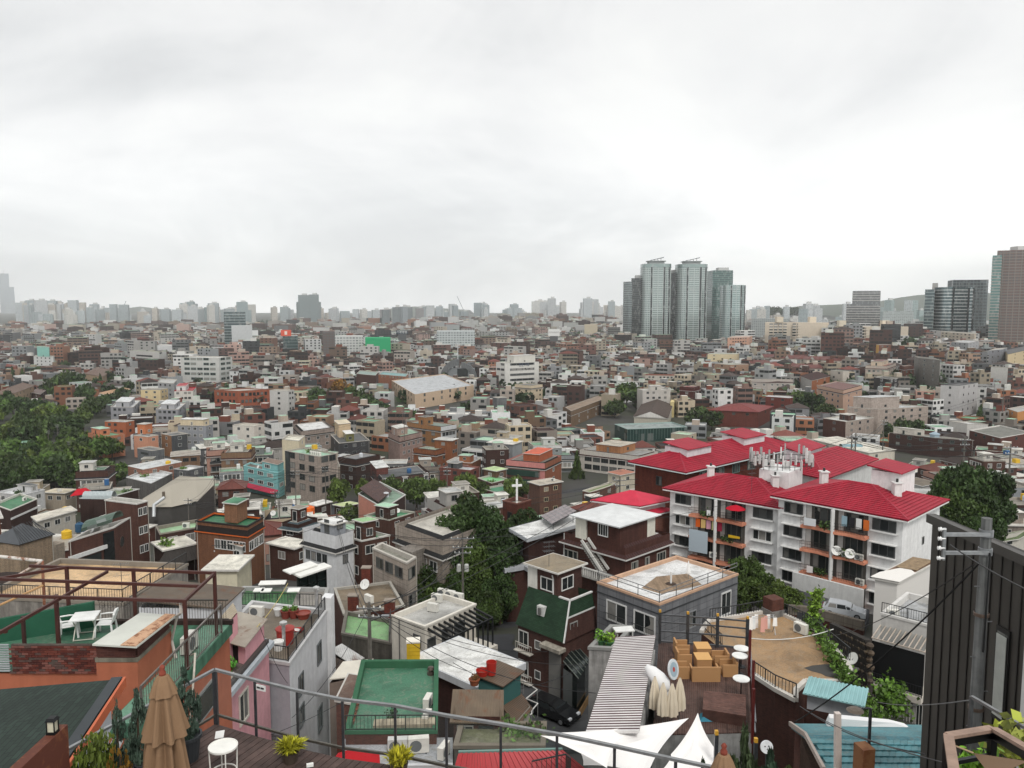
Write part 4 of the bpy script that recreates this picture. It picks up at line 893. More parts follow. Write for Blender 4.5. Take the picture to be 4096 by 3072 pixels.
aircon(lab[0],on(B(1245,1548),lz),R(5),1.05,col='c9c9c6'); aircon(lab[1],on(B(1395,1545),lz),R(8),1.1); aircon(lab[2],on(B(1575,1580),lz),R(70),.9)
q=on(B(950,1592),lz); tag(MB().hexa([(q[0]-1.3,q[1]-.5,lz+.02),(q[0]+1.3,q[1]-.5,lz+.02),(q[0]+1.1,q[1]+.5,lz+.02),(q[0]-1.1,q[1]+.5,lz+.02)],[(q[0]-.2,q[1]-.1,lz+.5),(q[0]+.2,q[1]-.1,lz+.5),(q[0]+.2,q[1]+.1,lz+.5),(q[0]-.2,q[1]+.1,lz+.5)]).obj('red_canopy','fabric',None,H('b02a30')),'small red canopy just beyond the deck edge','canopy')
# ---- tangled alley roofs between white house and green roof
b=B4('cream_sheet_house','low house under cream sheet roofs left of the bright green roof',B(752,1050),B(985,995),B(1070,872),'house',d=52,near=True,ortho=False)
b.walls('plaster',H('8a7a70')); b.slope([b.P(0,0,b.zt),b.P(b.la,0,b.zt),b.P(b.la,b.lb,b.zt+.3),b.P(0,b.lb,b.zt+.3)],'roof','panel',H('e3ddcf'),.08)
b=B4('patched_sheet_house','low house with a patched white corrugated roof by the utility pole',B(752,845),B(915,915),B(1005,875),'house',d=57,near=True,ortho=False)
b.walls('plaster',H('8a7a70')); b.slope([b.P(0,0,b.zt),b.P(b.la,0,b.zt+.1),b.P(b.la,b.lb,b.zt+.5),b.P(0,b.lb,b.zt+.4)],'roof','sheet',H('dcdcda'),.06)
b=B4('old_brick_shed','small brick shed covered in rubble behind the railing',B(800,1180),B(900,1200),B(985,1010),'shed',d=46,near=True,ortho=False); b.walls('brick',H('7b4a3c')).slab(H('7b6256'),.1,.12)
b=B4('mossy_floor_yard','mossy green painted yard roof left of the white modern house',B(840,690),B(1195,760),B(1200,590),'building',d=62,near=True,ortho=False); b.walls('concrete',H('6f6b63')).flat(H('7ea874'),.3,H('6f6b63')); b.rail([b.P(0,.1,b.zt),b.P(b.la,.1,b.zt)],.9,.2)
# ---- concrete roof house with brick chimneys
b=B4('chimney_house','low brick house with a brown concrete roof and brick chimneys',B(853,550),B(1292,492),B(1190,316),'house',d=76,near=True,ortho=False)
b.walls('brick',H('5d3a31')).flat(H('7c6d59'),.2,H('a9a59c'))
for px,hh,nm in ((B(925,530),1.6,'front left'),(B(1187,585),1.8,'front right'),(B(1020,340),1.9,'rear')):
 x,y,z=on(px,b.zf); b.part(MB().box((x,y,z+hh/2),(.95,.8,hh)),'chimney','brick',H('7b4034')); b.part(MB().box((x,y,z+hh+.05),(1.05,.9,.1)),'chimney_cap','plaster',H('9a8f84'))
# ---- white modern house with black pergola
b=B4('white_modern_house','white modern house with outdoor units on its roof and a black pergola',B(1200,545),B(1437,642),B(1806,458),'house',d=70,near=True,lm='white modern house')
b.walls('plaster',H('dcd6ca')).flat(H('b9b8b4'),.45,H('e2ddd2'))
zf=b.zf
for k,px in enumerate((B(1525,465),B(1570,428),B(1620,440),B(1680,458))): aircon('rooftop outdoor unit on the white modern house, %s from left'%('first','second','third','fourth')[k],on(px,zf),R(-25),1.1)
b.window('R',b.la*.12,b.zt-2.6,1.1,1.3,H('5a5c5e'),'1'); b.window('R',b.la*.42,b.zt-2.9,1.5,1.9,H('3a3c3e'),'2'); b.window('R',b.la*.66,b.zt-2.9,1.5,1.9,H('3a3c3e'),'2'); b.window('L',b.lb*.78,b.zt-2.2,1.0,1.2,H('5a5c5e'),'1')
b.pipe('L',b.lb*.25,H('5a5a5a'))
for k in range(10):
 i=b.la*(.06+.10*k); b.part(MB().bar(b.P(i,0,b.zt-.35),b.P(i,-2.4,b.zt-.75),.15,.2),'pergola_rafter','paint',H('1d1f20')); b.part(MB().bar(b.P(i,-2.4,b.zt-.75),b.P(i,-2.4,b.zt-3.4),.16),'pergola_post','paint',H('1d1f20'))
b.part(MB().bar(b.P(b.la*.06,-2.4,b.zt-.75),b.P(b.la*.96,-2.4,b.zt-.75),.1,.16),'pergola_beam','paint',H('1d1f20'))
b.part(MB().prism([b.P(0,-2.8,0),b.P(b.la,-2.8,0),b.P(b.la,-.01,0),b.P(0,-.01,0)],b.zb,b.zt-3.4),'balcony_base','plaster',H('dcd6ca'))
# ---- white flat roof
b=B4('white_flat_roof_house','low dark brick house with a large white flat roof right of the green roof',B(1372,840),C_(192,1106),C_(500,905),'house',d=51.5,near=True,lm='large white flat roof')
b.walls('brick',H('4e322c')); b.slab(H('e3e3e0'),.35,.5,edge=H('c9cccf'))
b.window('L',b.lb*.9,b.zt-1.7,1.0,.8,H('cfd0ce'),'2')
x,y,z=on(B(1357,865),b.zt+.5)
t=thing('yellow_crates','stack of yellow plastic crates under a white sheet on the white roof','crates',(x,y,z))
for k in range(4): MB().box((x,y,z+.17+k*.3),(.95,.8,.28),.1).obj('crate','plaster',t,H('d9b42c'))
MB().box((x,y,z+1.32),(1.0,.85,.12),.1).obj('sheet','fabric',t,H('e5e0d4'))
# ---- shed with red tubs and teal tarp
b=B4('tarp_shed','small shed with a brown roof and teal tarpaulin beside the white flat roof',C_(205,1020),C_(375,1060),C_(508,965),'shed',d=48,near=True,ortho=False)
b.walls('fabric',H('3f6663'),zb=b.zt-2.4); b.slope([b.P(-.2,-.2,b.zt),b.P(b.la+.2,-.2,b.zt),b.P(b.la+.2,b.lb+.2,b.zt+.35),b.P(-.2,b.lb+.2,b.zt+.35)],'roof','sheet',H('6b5a4a'),.08); b.walls('brick',H('6b4338'),zt=b.zt-2.4,name='base')
for px,lab,r_,h_ in ((C_(298,985),'tall red bucket on the brown roof of the tarpaulin shed',.34,.85),(C_(232,990),'round red tub on the white roof by the tarpaulin shed',.42,.35)):
 x,y,z=on(px,b.zt+.25); t=thing('red_bucket',lab,'bucket',(x,y,z),'red tubs'); MB().lathe((x,y,z),[(.01,0),(r_*.8,0),(r_,h_),(r_*.92,h_),(r_*.75,.05),(.01,.05)],16).obj('body','paint',t,H('b02f26'))
x,y,z=on(C_(175,1060),b.zt-.2); pot('terracotta pot with a withered plant on the edge of the white roof',(x,y,z),.35,.4,'9a5a3f',.3,pc='7a5a3a',seed=5)
# ---- old corrugated roofs, right of the railing post
b=B4('old_corrugated_house','low house with an old brown corrugated roof in front of the white flat roof',C_(25,1285),C_(360,1290),C_(362,1145),'house',d=41,near=True,ortho=False)
b.walls('brick',H('5a3a34')); b.slope([b.P(-.2,-.2,b.zt-.25),b.P(b.la,-.2,b.zt-.25) if 0 else b.P(b.la+.2,-.2,b.zt+.3),b.P(b.la+.2,b.lb+.2,b.zt+.3),b.P(-.2,b.lb+.2,b.zt-.25)],'roof','sheet',H('7a6a58'),.08)
b.window('L',b.lb*.25,b.zt-1.7,.9,1.2,H('8a8a86'),'2'); b.window('L',b.lb*.7,b.zt-1.9,.9,1.5,H('3f2c28'),'1')
b=B4('brown_slope_shed','small shed with a brown sloping roof above the black car',C_(370,1230),C_(480,1310),C_(575,1200),'shed',d=47,near=True,ortho=False)
b.walls('plaster',H('b5b0a8'),zt=b.zt-.1); b.slope([b.P(-.2,-.2,b.zt-.3),b.P(b.la+.2,-.2,b.zt-.3),b.P(b.la+.2,b.lb+.2,b.zt+.5),b.P(-.2,b.lb+.2,b.zt+.5)],'roof','sheet',H('63503f'),.08)
# weedy yard roof and red corrugated roof at the bottom
b=B4('weedy_yard_roof','mossy low roof overgrown with weeds above the red corrugated roof',C_(30,1500),C_(680,1500),C_(690,1330),'building',d=39,near=True,ortho=False); b.walls('concrete',H('6d655c')).flat(H('6d6f55'),.2,H('7a7266'))
foliage('weeds','green weeds growing on the mossy low roof','weeds',[on(C_(400+25*k,1370+(k*37)%60),b.zf+.15) for k in range(10)],.14,H('55703a'),260,4,spread=.35)
zr=-20.2
def red_roof():
 p=[at_z(q,zr+dz) for q,dz in ((C_(20,1700),-.35),(C_(1010,1700),-.35),(C_(810,1535),.35),(C_(60,1555),.35))]
 t=thing('red_roof_house','low house under a red corrugated metal roof at the bottom','house',(p[0].x+3,p[0].y+1,terr(p[0].x,p[0].y)))
 n=44
 for k in range(n):
  a0,a1=p[0].lerp(p[1],k/n),p[0].lerp(p[1],(k+.93)/n); b0,b1=p[3].lerp(p[2],k/n),p[3].lerp(p[2],(k+.93)/n); up=Vector((0,0,.05 if k%2 else .0))
  MB().hexa([a0-Vector((0,0,.06)),a1-Vector((0,0,.06)),b1-Vector((0,0,.06)),b0-Vector((0,0,.06))],[a0+up,a1+up,b1+up,b0+up]).obj('roof_sheet','panel',t,H('b8262f'))
 MB().bar(p[3]+Vector((0,.05,.05)),p[2]+Vector((0,.05,.05)),.12,.08).obj('ridge_cap','panel',t,H('6f9088'))
 MB().prism([(p[0].x+.3,p[0].y+.3),(p[1].x-.3,p[1].y+.3),(p[2].x-.2,p[2].y-.2),(p[3].x+.2,p[3].y-.2)],terr(0,34)-1,zr-.5).obj('wall','brick',t,H('6b4338'))
 r=MB();
 for a,bb in ((C_(590,1610),C_(835,1560)),(C_(835,1560),C_(870,1590))):
  a,bb=at_z(a,zr+1.0),at_z(bb,zr+1.0); r.bar(a,bb,.05);
  for k in range(8): q=a.lerp(bb,k/7); r.bar(q,q-Vector((0,0,.95)),.025)
 r.obj('roof_railing','paint',t,H('1f2022'))
red_roof()
# ---- green mansard brick house
def mansard_house():
 b=B4('green_mansard_house','four storey brown brick house with a dark green mansard roof above the black car','house' and C_(490,558),C_(818,752),C_(1045,585),'house',d=65,near=True,lm='green mansard house')
 br=H('5c3f38'); b.walls('brick',br)
 z0=b.zt; hm=3.3; gm=H('33503a')
 b.zt=z0; s=b
 i0,i1=1.5,.35
 o=inset(b.p,-.18)
 tp=[b.P(.35,1.5,z0+hm),b.P(b.la-.2,1.5,z0+hm),b.P(b.la-.2,b.lb-.3,z0+hm),b.P(.35,b.lb-.3,z0+hm)]
 # left slope is the tall one; it rises towards the right-hand edge
 tp=[b.P(1.1,.25,z0+hm),b.P(b.la-.2,.25,z0+hm),b.P(b.la-.2,b.lb-.25,z0+hm),b.P(1.1,b.lb-.25,z0+hm)]
 bt=[(q.x,q.y,z0) for q in o]
 b.part(MB().face([bt[3],bt[0],tp[0],tp[3]]),'mansard_slope','shingle',gm)
 mid=[Vector(tp[0]).lerp(Vector(bt[0]),.42),Vector(tp[1]).lerp(Vector(bt[1]),.42)]
 b.part(MB().face([mid[0],mid[1],tp[1],tp[0]]),'mansard_skirt','shingle',gm); b.part(MB().face([bt[0],bt[1],mid[1],mid[0]]),'upper_wall','brick',br)
 b.part(MB().face([bt[1],bt[2],tp[2],tp[1]]),'mansard_slope','shingle',gm); b.part(MB().face([bt[2],bt[3],tp[3],tp[2]]),'mansard_slope','shingle',gm)
 w=H('d9d9d6'); b.part(MB().bar(bt[0],tp[0],.12),'edge_trim','paint',w); b.part(MB().bar(mid[0],mid[1],.12),'skirt_trim','paint',w); b.part(MB().bar(tp[0],tp[1],.22,.12),'parapet_cap','plaster',w); b.part(MB().bar(tp[0],Vector(tp[0]).lerp(Vector(tp[3]),.25),.22,.12),'parapet_cap','plaster',w)
 b.part(MB().face([(p[0],p[1],z0+hm-.9) for p in tp]),'roof_terrace','roofmem',H('4b6b50'))
 ph=b.block(1.25,b.la+.3,b.lb*.34,b.lb*.97,z0+hm-.9,z0+hm+2.0,'brick',br,'penthouse',roof=H('8a7c66'),over=.4,rm='roofmem')
 b.block(1.2,b.la+.35,b.lb*.78,b.lb*.99,z0+hm-.9,z0+hm+1.95,'plaster',H('e4e2da'),'white_wing')
 b.bwin(1.24,b.lb*.56,'L',z0+hm+.1,1.5,1.2,H('e0e0dc')) ; b.bwin(b.la*.6,b.lb*.34,'R',z0+hm+.2,1.6,1.2,H('e0e0dc'))
 m=MB(); q=Vector(b.P(1.2,b.lb*.42,z0+hm-.6)); m.tube([q,q+Vector((0,0,1.9)),q+Vector((-.1,0,2.3))],.06,6); b.part(m,'vent_pipe','paint',w)
 # dormer window in the green slope
 dm=Vector(bt[3]).lerp(Vector(bt[0]),.45).lerp(Vector(tp[3]).lerp(Vector(tp[0]),.45),.55); b.part(MB().box(dm,(.8,.5,.85),math.atan2(b.eb.y,b.eb.x)),'dormer_frame','paint',w)
 nn=Vector((-b.ea.x,-b.ea.y,0)); b.part(MB().box(dm+nn*.16,(.28,.5,.6),math.atan2(b.eb.y,b.eb.x)),'dormer_pane','glass')
 # facade: two bays of windows with curly balconies and a glazed stair strip
 for fl in range(3):
  z=b.zt-1.9-2.75*fl; b.window('L',b.lb*.13,z,1.2,1.5,H('cfcfcb'),'2'); b.window('L',b.lb*.45,z+.3,.7,.8,H('cfcfcb'),'1')
  if fl<2:
   a,t,ln=b.face('L'); n=Vector((t.y,-t.x)); m=MB()
   for k in range(9):
    q=a+t*(b.lb*.02+k*.25)+n*.45; m.bar((q.x,q.y,z-.2),(q.x,q.y,z+.5),.03)
   q0=a+t*(b.lb*.02)+n*.45; q1=a+t*(b.lb*.02+2.0)+n*.45; m.bar((q0.x,q0.y,z+.5),(q1.x,q1.y,z+.5),.05); m.bar((q0.x,q0.y,z-.22),(q1.x,q1.y,z-.22),.5,.08); b.part(m,'balcony','paint',H('b9b4aa'))
 a,t,ln=b.face('L'); n=Vector((t.y,-t.x)); q=a+t*(b.lb*.83)+n*.04
 b.part(MB().box((q.x,q.y,b.zt-3.6),(1.35,.12,5.6),math.atan2(t.y,t.x)),'stair_window','glass')
 for k,zz in ((0,.3),(1,6.6)): q2=q+n*.35; b.part(MB().box((q2.x,q2.y,b.zt-zz-.35),(2.3,.9,.3),math.atan2(t.y,t.x)),'porch_slab','concrete',H('c9c1b2'))
 b.part(MB().box((q.x,q.y,b.zb+1.5),(1.4,.1,2.6),math.atan2(t.y,t.x)),'entrance','glass')
 b.window('R',b.la*.3,b.zt+.1,1.0,1.3,H('9a9a96'),'2')
 antenna('rooftop aerial on the white penthouse of the green mansard house',b.P(b.la*.4,b.lb*.6,z0+hm+2.05),2.4)
mansard_house()
def glass_shed():
 b=B4('glass_canopy_porch','dark glass lean-to porch right of the green mansard house',C_(815,940),C_(915,1010),C_(1000,880),'porch',d=62,near=True,ortho=False)
 b.walls('towerglass',H('1c2422')); b.slope([b.P(0,-.2,b.zt),b.P(b.la,-.2,b.zt),b.P(b.la,b.lb,b.zt+.6),b.P(0,b.lb,b.zt+.6)],'roof','towerglass',H('26302e'),.05)
 for k in range(6): b.part(MB().bar(b.P(b.la*k/5,-.2,b.zt+.02),b.P(b.la*k/5,b.lb,b.zt+.62),.06),'roof_bar','metal',H('8a9088'))
 b.part(MB().bar(b.P(0,-.25,b.zb+1.4),b.P(b.la,-.25,b.zb+1.4),.1,1.2),'low_wall','brick',H('9a7a52'))
glass_shed()
# ---- cars
def car(label,pos,rz,col,L=4.2,hgt=1.45,name='parked_car'):
 x,y,z=pos; t=thing(name,label,'car',pos,'parked cars'); co,si=math.cos(rz),math.sin(rz); w=.86
 def T(a,b,c): return (x+a*co-b*si,y+a*si+b*co,z+c)
 prof=[(-.50,.28),(-.5,.62),(-.485,.84),(-.43,.92),(-.35,hgt*.985),(-.22,hgt),(.02,hgt*.97),(.17,hgt*.83),(.27,.93),(.42,.82),(.49,.66),(.5,.3)]
 low=[(-.50,.28),(-.5,.62),(-.485,.84),(-.43,.92),(.27,.93),(.42,.82),(.49,.66),(.5,.3)]
 def loft(pr,wf,m):
  n=len(pr); a=[T(px*L,-w*wf(pz),pz) for px,pz in pr]; b_=[T(px*L,w*wf(pz),pz) for px,pz in pr]
  for i in range(n-1): m.face([a[i],a[i+1],b_[i+1],b_[i]][::-1])
  m.face(a); m.face(b_[::-1]); m.face([a[-1],a[0],b_[0],b_[-1]][::-1]); return m
 loft(low,lambda q:1.0 if q<.8 else .96,MB()).obj('body','carpaint',t,H(col))
 cab=[(-.43,.92),(-.35,hgt*.985),(-.22,hgt),(.02,hgt*.97),(.17,hgt*.83),(.27,.93)]
 loft(cab,lambda q:.95-.16*(q-.92)/(hgt-.92),MB()).obj('cabin','carpaint',t,H(col))
 def sw(q): return .955-.16*(q-.92)/(hgt-.92)
 for s in (-1,1):
  for (a0,a1,b0,b1) in ((-.36,-.17,-.32,-.17),(-.15,.06,-.15,.03),(.08,.22,.05,.12)):
   m=MB(); zl,zh=.96,hgt*.93 if b1<.1 else hgt*.84; m.face([T(a0*L,s*w*sw(zl)*1.004,zl),T(a1*L,s*w*sw(zl)*1.004,zl),T(b1*L,s*w*sw(zh)*1.006,zh),T(b0*L,s*w*sw(zh)*1.006,zh)][::(-1 if s>0 else 1)]); m.obj('side_window','glass#0c0f10',t)
  for a_ in (-.31,.31):
   wh=MB(); ax=Vector(T(a_*L,s*w*.98,.31)); n=Vector((-si*s,co*s,0)); wh.tube([ax-n*.2,ax+n*.03],.31,16); ty=wh.obj('tyre','paint',t,H('161617')); MB().tube([ax+n*.03,ax+n*.045],.19,14).obj('rim','metal',t,H('b5b7b9'))
  MB().box(T(-.495*L,s*w*.72,.74),(.08,.3,.2),rz).obj('tail_light','carpaint',t,H('8a1518')); MB().box(T(.47*L,s*w*.7,.68),(.2,.36,.16),rz).obj('headlight','carpaint',t,H('c9cccf'))
  MB().box(T(.16*L,s*(w+.09),1.0),(.12,.18,.13),rz).obj('mirror','carpaint',t,H(col))
 MB().face([T(.255*L,-w*.88,.955),T(.255*L,w*.88,.955),T(.172*L,w*.8,hgt*.83),T(.172*L,-w*.8,hgt*.83)]).obj('windscreen','glass#0c0f10',t)
 MB().face([T(-.432*L,w*.86,.97),T(-.432*L,-w*.86,.97),T(-.357*L,-w*.78,hgt*.955),T(-.357*L,w*.78,hgt*.955)]).obj('rear_window','glass#0c0f10',t)
 return t
q=at_d(C_(735,1285),62.3); car('black car parked in the alley below the green mansard house',(q.x,q.y,q.z),R(-38),'17181a',4.6)
tag(MB().prism([(q.x-6,q.y-5),(q.x+7,q.y-5),(q.x+9,q.y+5),(q.x-6,q.y+6)],terr(q.x,q.y)-3,q.z-.01).obj('alley','asphalt',None,H('4a4b4d')),kind='structure')
x,y,z=q.x+3.4,q.y-1.6,q.z; t=thing('sack','rolled brown carpet and sack beside the black car','sack',(x,y,z)); MB().tube([(x,y,z+.5),(x+1.7,y+.6,z+.75)],.33,10).obj('roll','fabric',t,H('8a7a66'))
# ================================================================ right: deck with wicker furniture, striped roof, sails
WZ=-19.8
def wicker_deck():
 c=[at_z(p,WZ) for p in (D(20,1420),D(735,1400),D(702,790),D(62,752))]
 t=thing('deck_building','building with a dark plank roof deck carrying wicker furniture','building',(c[0].x+3,c[0].y+4,terr(6,40)),);
 MB().prism([(p.x,p.y) for p in c],terr(6,42)-1,WZ-.06).obj('wall','concrete',t,H('c3c3c1'))
 n=46
 for k in range(n):
  a0,a1=c[0].lerp(c[1],k/n),c[0].lerp(c[1],(k+.92)/n); b0,b1=c[3].lerp(c[2],k/n),c[3].lerp(c[2],(k+.92)/n); s=rnd.uniform(.75,1.2)
  MB().hexa([Vector((p.x,p.y,WZ-.05)) for p in(a0,a1,b1,b0)],[Vector((p.x,p.y,WZ+rnd.uniform(-.004,.004))) for p in(a0,a1,b1,b0)]).obj('deck_board','wood',t,tuple(x*s for x in H('5d4740')))
 # bench box in dark wood
 q=[at_z(p,WZ+.55) for p in (D(378,1235),D(692,1285),D(690,1130),D(388,1100))]
 bb=MB().prism([(p.x,p.y) for p in q],WZ,WZ+.5).obj('bench_box','wood',t,H('5a3f38'))
 for k in range(10):
  a0,a1=q[0].lerp(q[3],k/10),q[0].lerp(q[3],(k+.9)/10); b0,b1=q[1].lerp(q[2],k/10),q[1].lerp(q[2],(k+.9)/10)
  MB().hexa([Vector((p.x,p.y,WZ+.505)) for p in(a0,b0,b1,a1)],[Vector((p.x,p.y,WZ+.55)) for p in(a0,b0,b1,a1)]).obj('plank','wood',bb,H('6b4c43'))
 # rear railing with square posts
 pr=[at_z(p,WZ) for p in (D(68,760),D(268,775),D(482,790),D(697,812))]
 for p in pr: MB().bar(p,p+Vector((0,0,1.9)),.16).obj('railing_post','metal',t,H('5d6064')); MB().box(p+Vector((0,0,1.97)),(.13,.13,.14)).obj('post_lamp','paint',t,H('c9983a'))
 for zz in (.12,.75,1.3,1.75):
  m=MB()
  for a,b in zip(pr,pr[1:]): m.bar(a+Vector((0,0,zz)),b+Vector((0,0,zz)),.08)
  m.obj('railing_rail','metal',t,H('6d7074'))
 # right side posts, dark red
 for p in (D(712,1000),D(735,1250),D(735,1480)): q_=at_z(p,WZ); MB().bar(q_,q_+Vector((0,0,2.6)),.12).obj('side_post','paint',t,H('5d2422'))
 a,b=at_z(D(700,815),WZ),at_z(D(740,1480),WZ);
 for zz in (.5,1.0): MB().bar(a+Vector((0.1,0,zz)),b+Vector((0.1,0,zz)),.07).obj('side_rail','metal',t,H('8a8c8f'))
 return t
wicker_deck()
def wicker(label,px,rz,kind):
 q=at_z(px,WZ); x,y,z=q.x,q.y,WZ; nm={'chair':'wicker_armchair','sofa':'wicker_sofa','table':'wicker_table'}[kind]; t=thing(nm,label,{'chair':'armchair','sofa':'sofa','table':'table'}[kind],(x,y,z),'tan wicker furniture on the deck'); co,si=math.cos(rz),math.sin(rz); wc=H('b58a5e')
 def T(a,b): return (x+a*co-b*si,y+a*si+b*co)
 w={'chair':.8,'sofa':1.5,'table':.8}[kind]; d_=.8
 def bx(a0,a1,b0,b1,z0,z1,nme,c=wc): MB().prism([T(a0,b0),T(a1,b0),T(a1,b1),T(a0,b1)],z+z0,z+z1).obj(nme,'wicker',t,c)
 if kind=='table': bx(-w/2,w/2,-.45,.45,0,.62,'body'); bx(-w/2-.02,w/2+.02,-.47,.47,.62,.66,'table_top',H('d5a76c')); return t
 bx(-w/2,w/2,-d_/2,d_/2,0,.3,'seat'); bx(-w/2,w/2,d_/2-.1,d_/2,.3,.8,'backrest'); bx(-w/2,-w/2+.09,-d_/2,d_/2-.1,.3,.66,'armrest'); bx(w/2-.09,w/2,-d_/2,d_/2-.1,.3,.66,'armrest'); bx(-w/2+.1,w/2-.1,-d_/2+.04,d_/2-.12,.3,.34,'cushion',H('8a6a48')); return t
wicker('wicker armchair at the rear left of the deck by the railing',D(225,835),R(90),'chair'); wicker('wicker armchair in the middle of the left row',D(238,905),R(90),'chair'); wicker('wicker armchair nearest the front in the left row',D(220,995),R(90),'chair')
wicker('wicker table by the rear railing',D(375,855),0,'table'); wicker('wicker table just behind the wicker sofa',D(378,935),0,'table')
wicker('wicker armchair right of the rear wicker table',D(505,915),R(-90),'chair'); wicker('wicker armchair at the right end of the wicker group',D(565,980),R(-90),'chair'); wicker('wide wicker sofa with its back to the camera',D(392,1015),R(180),'sofa')
for k,(px,lab) in enumerate(((D(655,930),'round white bar table at the rear of the deck, farther one'),(D(643,985),'round white bar table at the rear of the deck, middle one'),(D(653,1160),'round white bar table nearest the dark bench box'))):
 q=at_z(px,WZ); t=thing('bar_table',lab,'table',(q.x,q.y,WZ),'round white bar tables'); MB().lathe((q.x,q.y,WZ),[(.01,1.02),(.42,1.04),(.42,1.08),(.01,1.1)],24).obj('table_top','paint',t,H('e9e9e6')); MB().tube([(q.x,q.y,WZ),(q.x,q.y,WZ+1.03)],.035,8).obj('stem','metal',t,H('3a3a3c')); MB().lathe((q.x,q.y,WZ),[(.01,0),(.26,0),(.25,.03),(.01,.05)],16).obj('base','metal',t,H('3a3a3c'))
# folded cream parasols
for k,(u,v) in enumerate(((30,1300),(90,1350),(155,1355),(210,1310))):
 q=at_z(D(u,v),WZ); x,y=q.x,q.y; t=thing('folded_parasol','folded cream parasol leaning in the row, %s from left'%('first','second','third','fourth')[k],'parasol',(x,y,WZ),'folded cream parasols on the deck')
 MB().tube([(x,y,WZ),(x,y,WZ+2.1)],.025,6).obj('pole','metal',t,H('8a8a88')); MB().lathe((x,y,WZ),[(.12,.45),(.27,.55),(.24,1.1),(.15,1.7),(.04,2.1)],40,wob=lambda i,n,z_:1+.16*math.cos(7*6.283*i/n+z_)).obj('canopy','fabric',t,H('d9cdb8'))
# plastic wrapped figure with a round board
def wrapped():
 q=at_z(C_(1495,1190),WZ); x,y,z=q.x,q.y,WZ; t=thing('wrapped_figure','white plastic wrapped animal figure carrying a round board on the deck','sculpture',(x,y,z)); wc=H('e4e4e4')
 m=MB(); m.tube([(x-.55,y+.4,z+1.75),(x-.3,y+.25,z+1.55),(x,y,z+1.25),(x+.3,y-.15,z+.95),(x+.5,y-.3,z+.85)],[.1,.3,.42,.4,.12],12); m.obj('body','fabric',t,wc,smooth_=True)
 for a,b in ((-.25,.2),(-.1,.35),(.35,-.25),(.45,-.05)): MB().tube([(x+a,y+b,z+1.1),(x+a*1.1,y+b,z+.5),(x+a,y+b,z)],[.14,.08,.07],8).obj('leg','fabric',t,wc)
 n=Vector((.75,-.6,.25)).normalized(); a=n.orthogonal().normalized(); b=n.cross(a); c=Vector((x+.75,y,z+1.75)); ring=lambda r,o:[c+n*o+(a*math.cos(k*.3142)+b*math.sin(k*.3142))*r for k in range(20)]
 MB().hexa(ring(.5,-.03),ring(.5,.03)).obj('round_board','paint',t,H('d3d9dc')); MB().face(ring(.36,.036)).obj('board_face','paint',t,H('9fb4bf')); MB().face(ring(.12,.042)).obj('board_centre','paint',t,H('b5473f'))
wrapped()
q=at_z(D(490,1300),WZ); tag(MB().hexa([(q.x-1.0,q.y-.35,WZ),(q.x+1.3,q.y-.3,WZ),(q.x+1.2,q.y+.35,WZ),(q.x-.8,q.y+.4,WZ)],[(q.x-.7,q.y-.15,WZ+.22),(q.x+.9,q.y-.2,WZ+.08),(q.x+.7,q.y+.2,WZ+.12),(q.x-.5,q.y+.25,WZ+.25)]).obj('blue_tarp','fabric',None,H('3f7f93')),'crumpled blue tarpaulin lying before the dark bench box','tarpaulin')
# striped awning roof: alternating white and dark red sheets
def striped():
 zl=-18.6; a,b,c,d=[at_z(p,z_) for p,z_ in ((C_(978,1400),zl-.6),(C_(1362,1396),zl),(C_(1480,706),zl),(C_(1195,722),zl-.6))]
 t=thing('striped_roof','long corrugated roof striped white and dark red beside the wicker deck','roof',(a.x+2,a.y+4,terr(5,40)))
 n=46
 for k in range(n):
  p0,p1=a.lerp(d,k/n),b.lerp(c,k/n); q0,q1=a.lerp(d,(k+.44)/n),b.lerp(c,(k+.44)/n); r0,r1=a.lerp(d,(k+1)/n),b.lerp(c,(k+1)/n); up=Vector((0,0,.09))
  MB().hexa([p0-up,p1-up,q1-up,q0-up],[p0+up*.6,p1+up*.6,q1+up*.6,q0+up*.6]).obj('white_rib','panel',t,H('e6e4e2')); MB().hexa([q0-up,q1-up,r1-up,r0-up],[q0+up*.5,q1+up*.5,r1+up*.5,r0+up*.5]).obj('red_groove','panel',t,H('4a2428'))
 MB().prism([(p.x,p.y) for p in (a.lerp(b,.06),b,c,d.lerp(c,.06))],terr(5,40)-1,zl-.85).obj('wall','concrete',t,H('c5c5c3'))
striped()
# white tensile sails
def sail(label,pts,cen,name='shade_sail'):
 P=[at_d(p,d_) for p,d_ in pts]; c=at_d(*cen); n=len(P); m=MB(); K_=8
 for i in range(n):
  a,b=P[i],P[(i+1)%n]; mid=(a+b)/2;
  row=[]
  for s in range(K_+1):
   e=a.lerp(b,s/K_); e=e+(c-mid)*.14*4*(s/K_)*(1-s/K_); row.append([e.lerp(c,r/5)+Vector((0,0,-.22*math.sin(math.pi*r/5)*(1-r/8))) for r in range(6)])
  for s in range(K_):
   for r in range(5): m.face([row[s][r],row[s+1][r],row[s+1][r+1],row[s][r+1]])
 return tag(m.obj(name,'fabric',None,H('eeecea'),smooth_=True),label,'shade sail','white tensile shade sails')
sail('large white shade sail left of the peaked one at the bottom',[(C_(780,1405),33.5),(C_(1720,1300),34.5),(C_(1420,1720),31),(C_(960,1640),31.5)],(C_(1240,1500),32.8))
sail('cream shade sail corner at the lower left of the sails',[(C_(650,1425),31.5),(C_(1255,1425),32.6),(C_(1130,1660),30.6)],(C_(1010,1500),31.4))
sail('white shade sail drawn up to a sharp peak at the bottom',[(D(345,1262),34.2),(D(505,1560),32.2),(D(480,1700),31),(D(60,1700),30.8),(D(150,1560),32.0)],(D(300,1540),32.2))
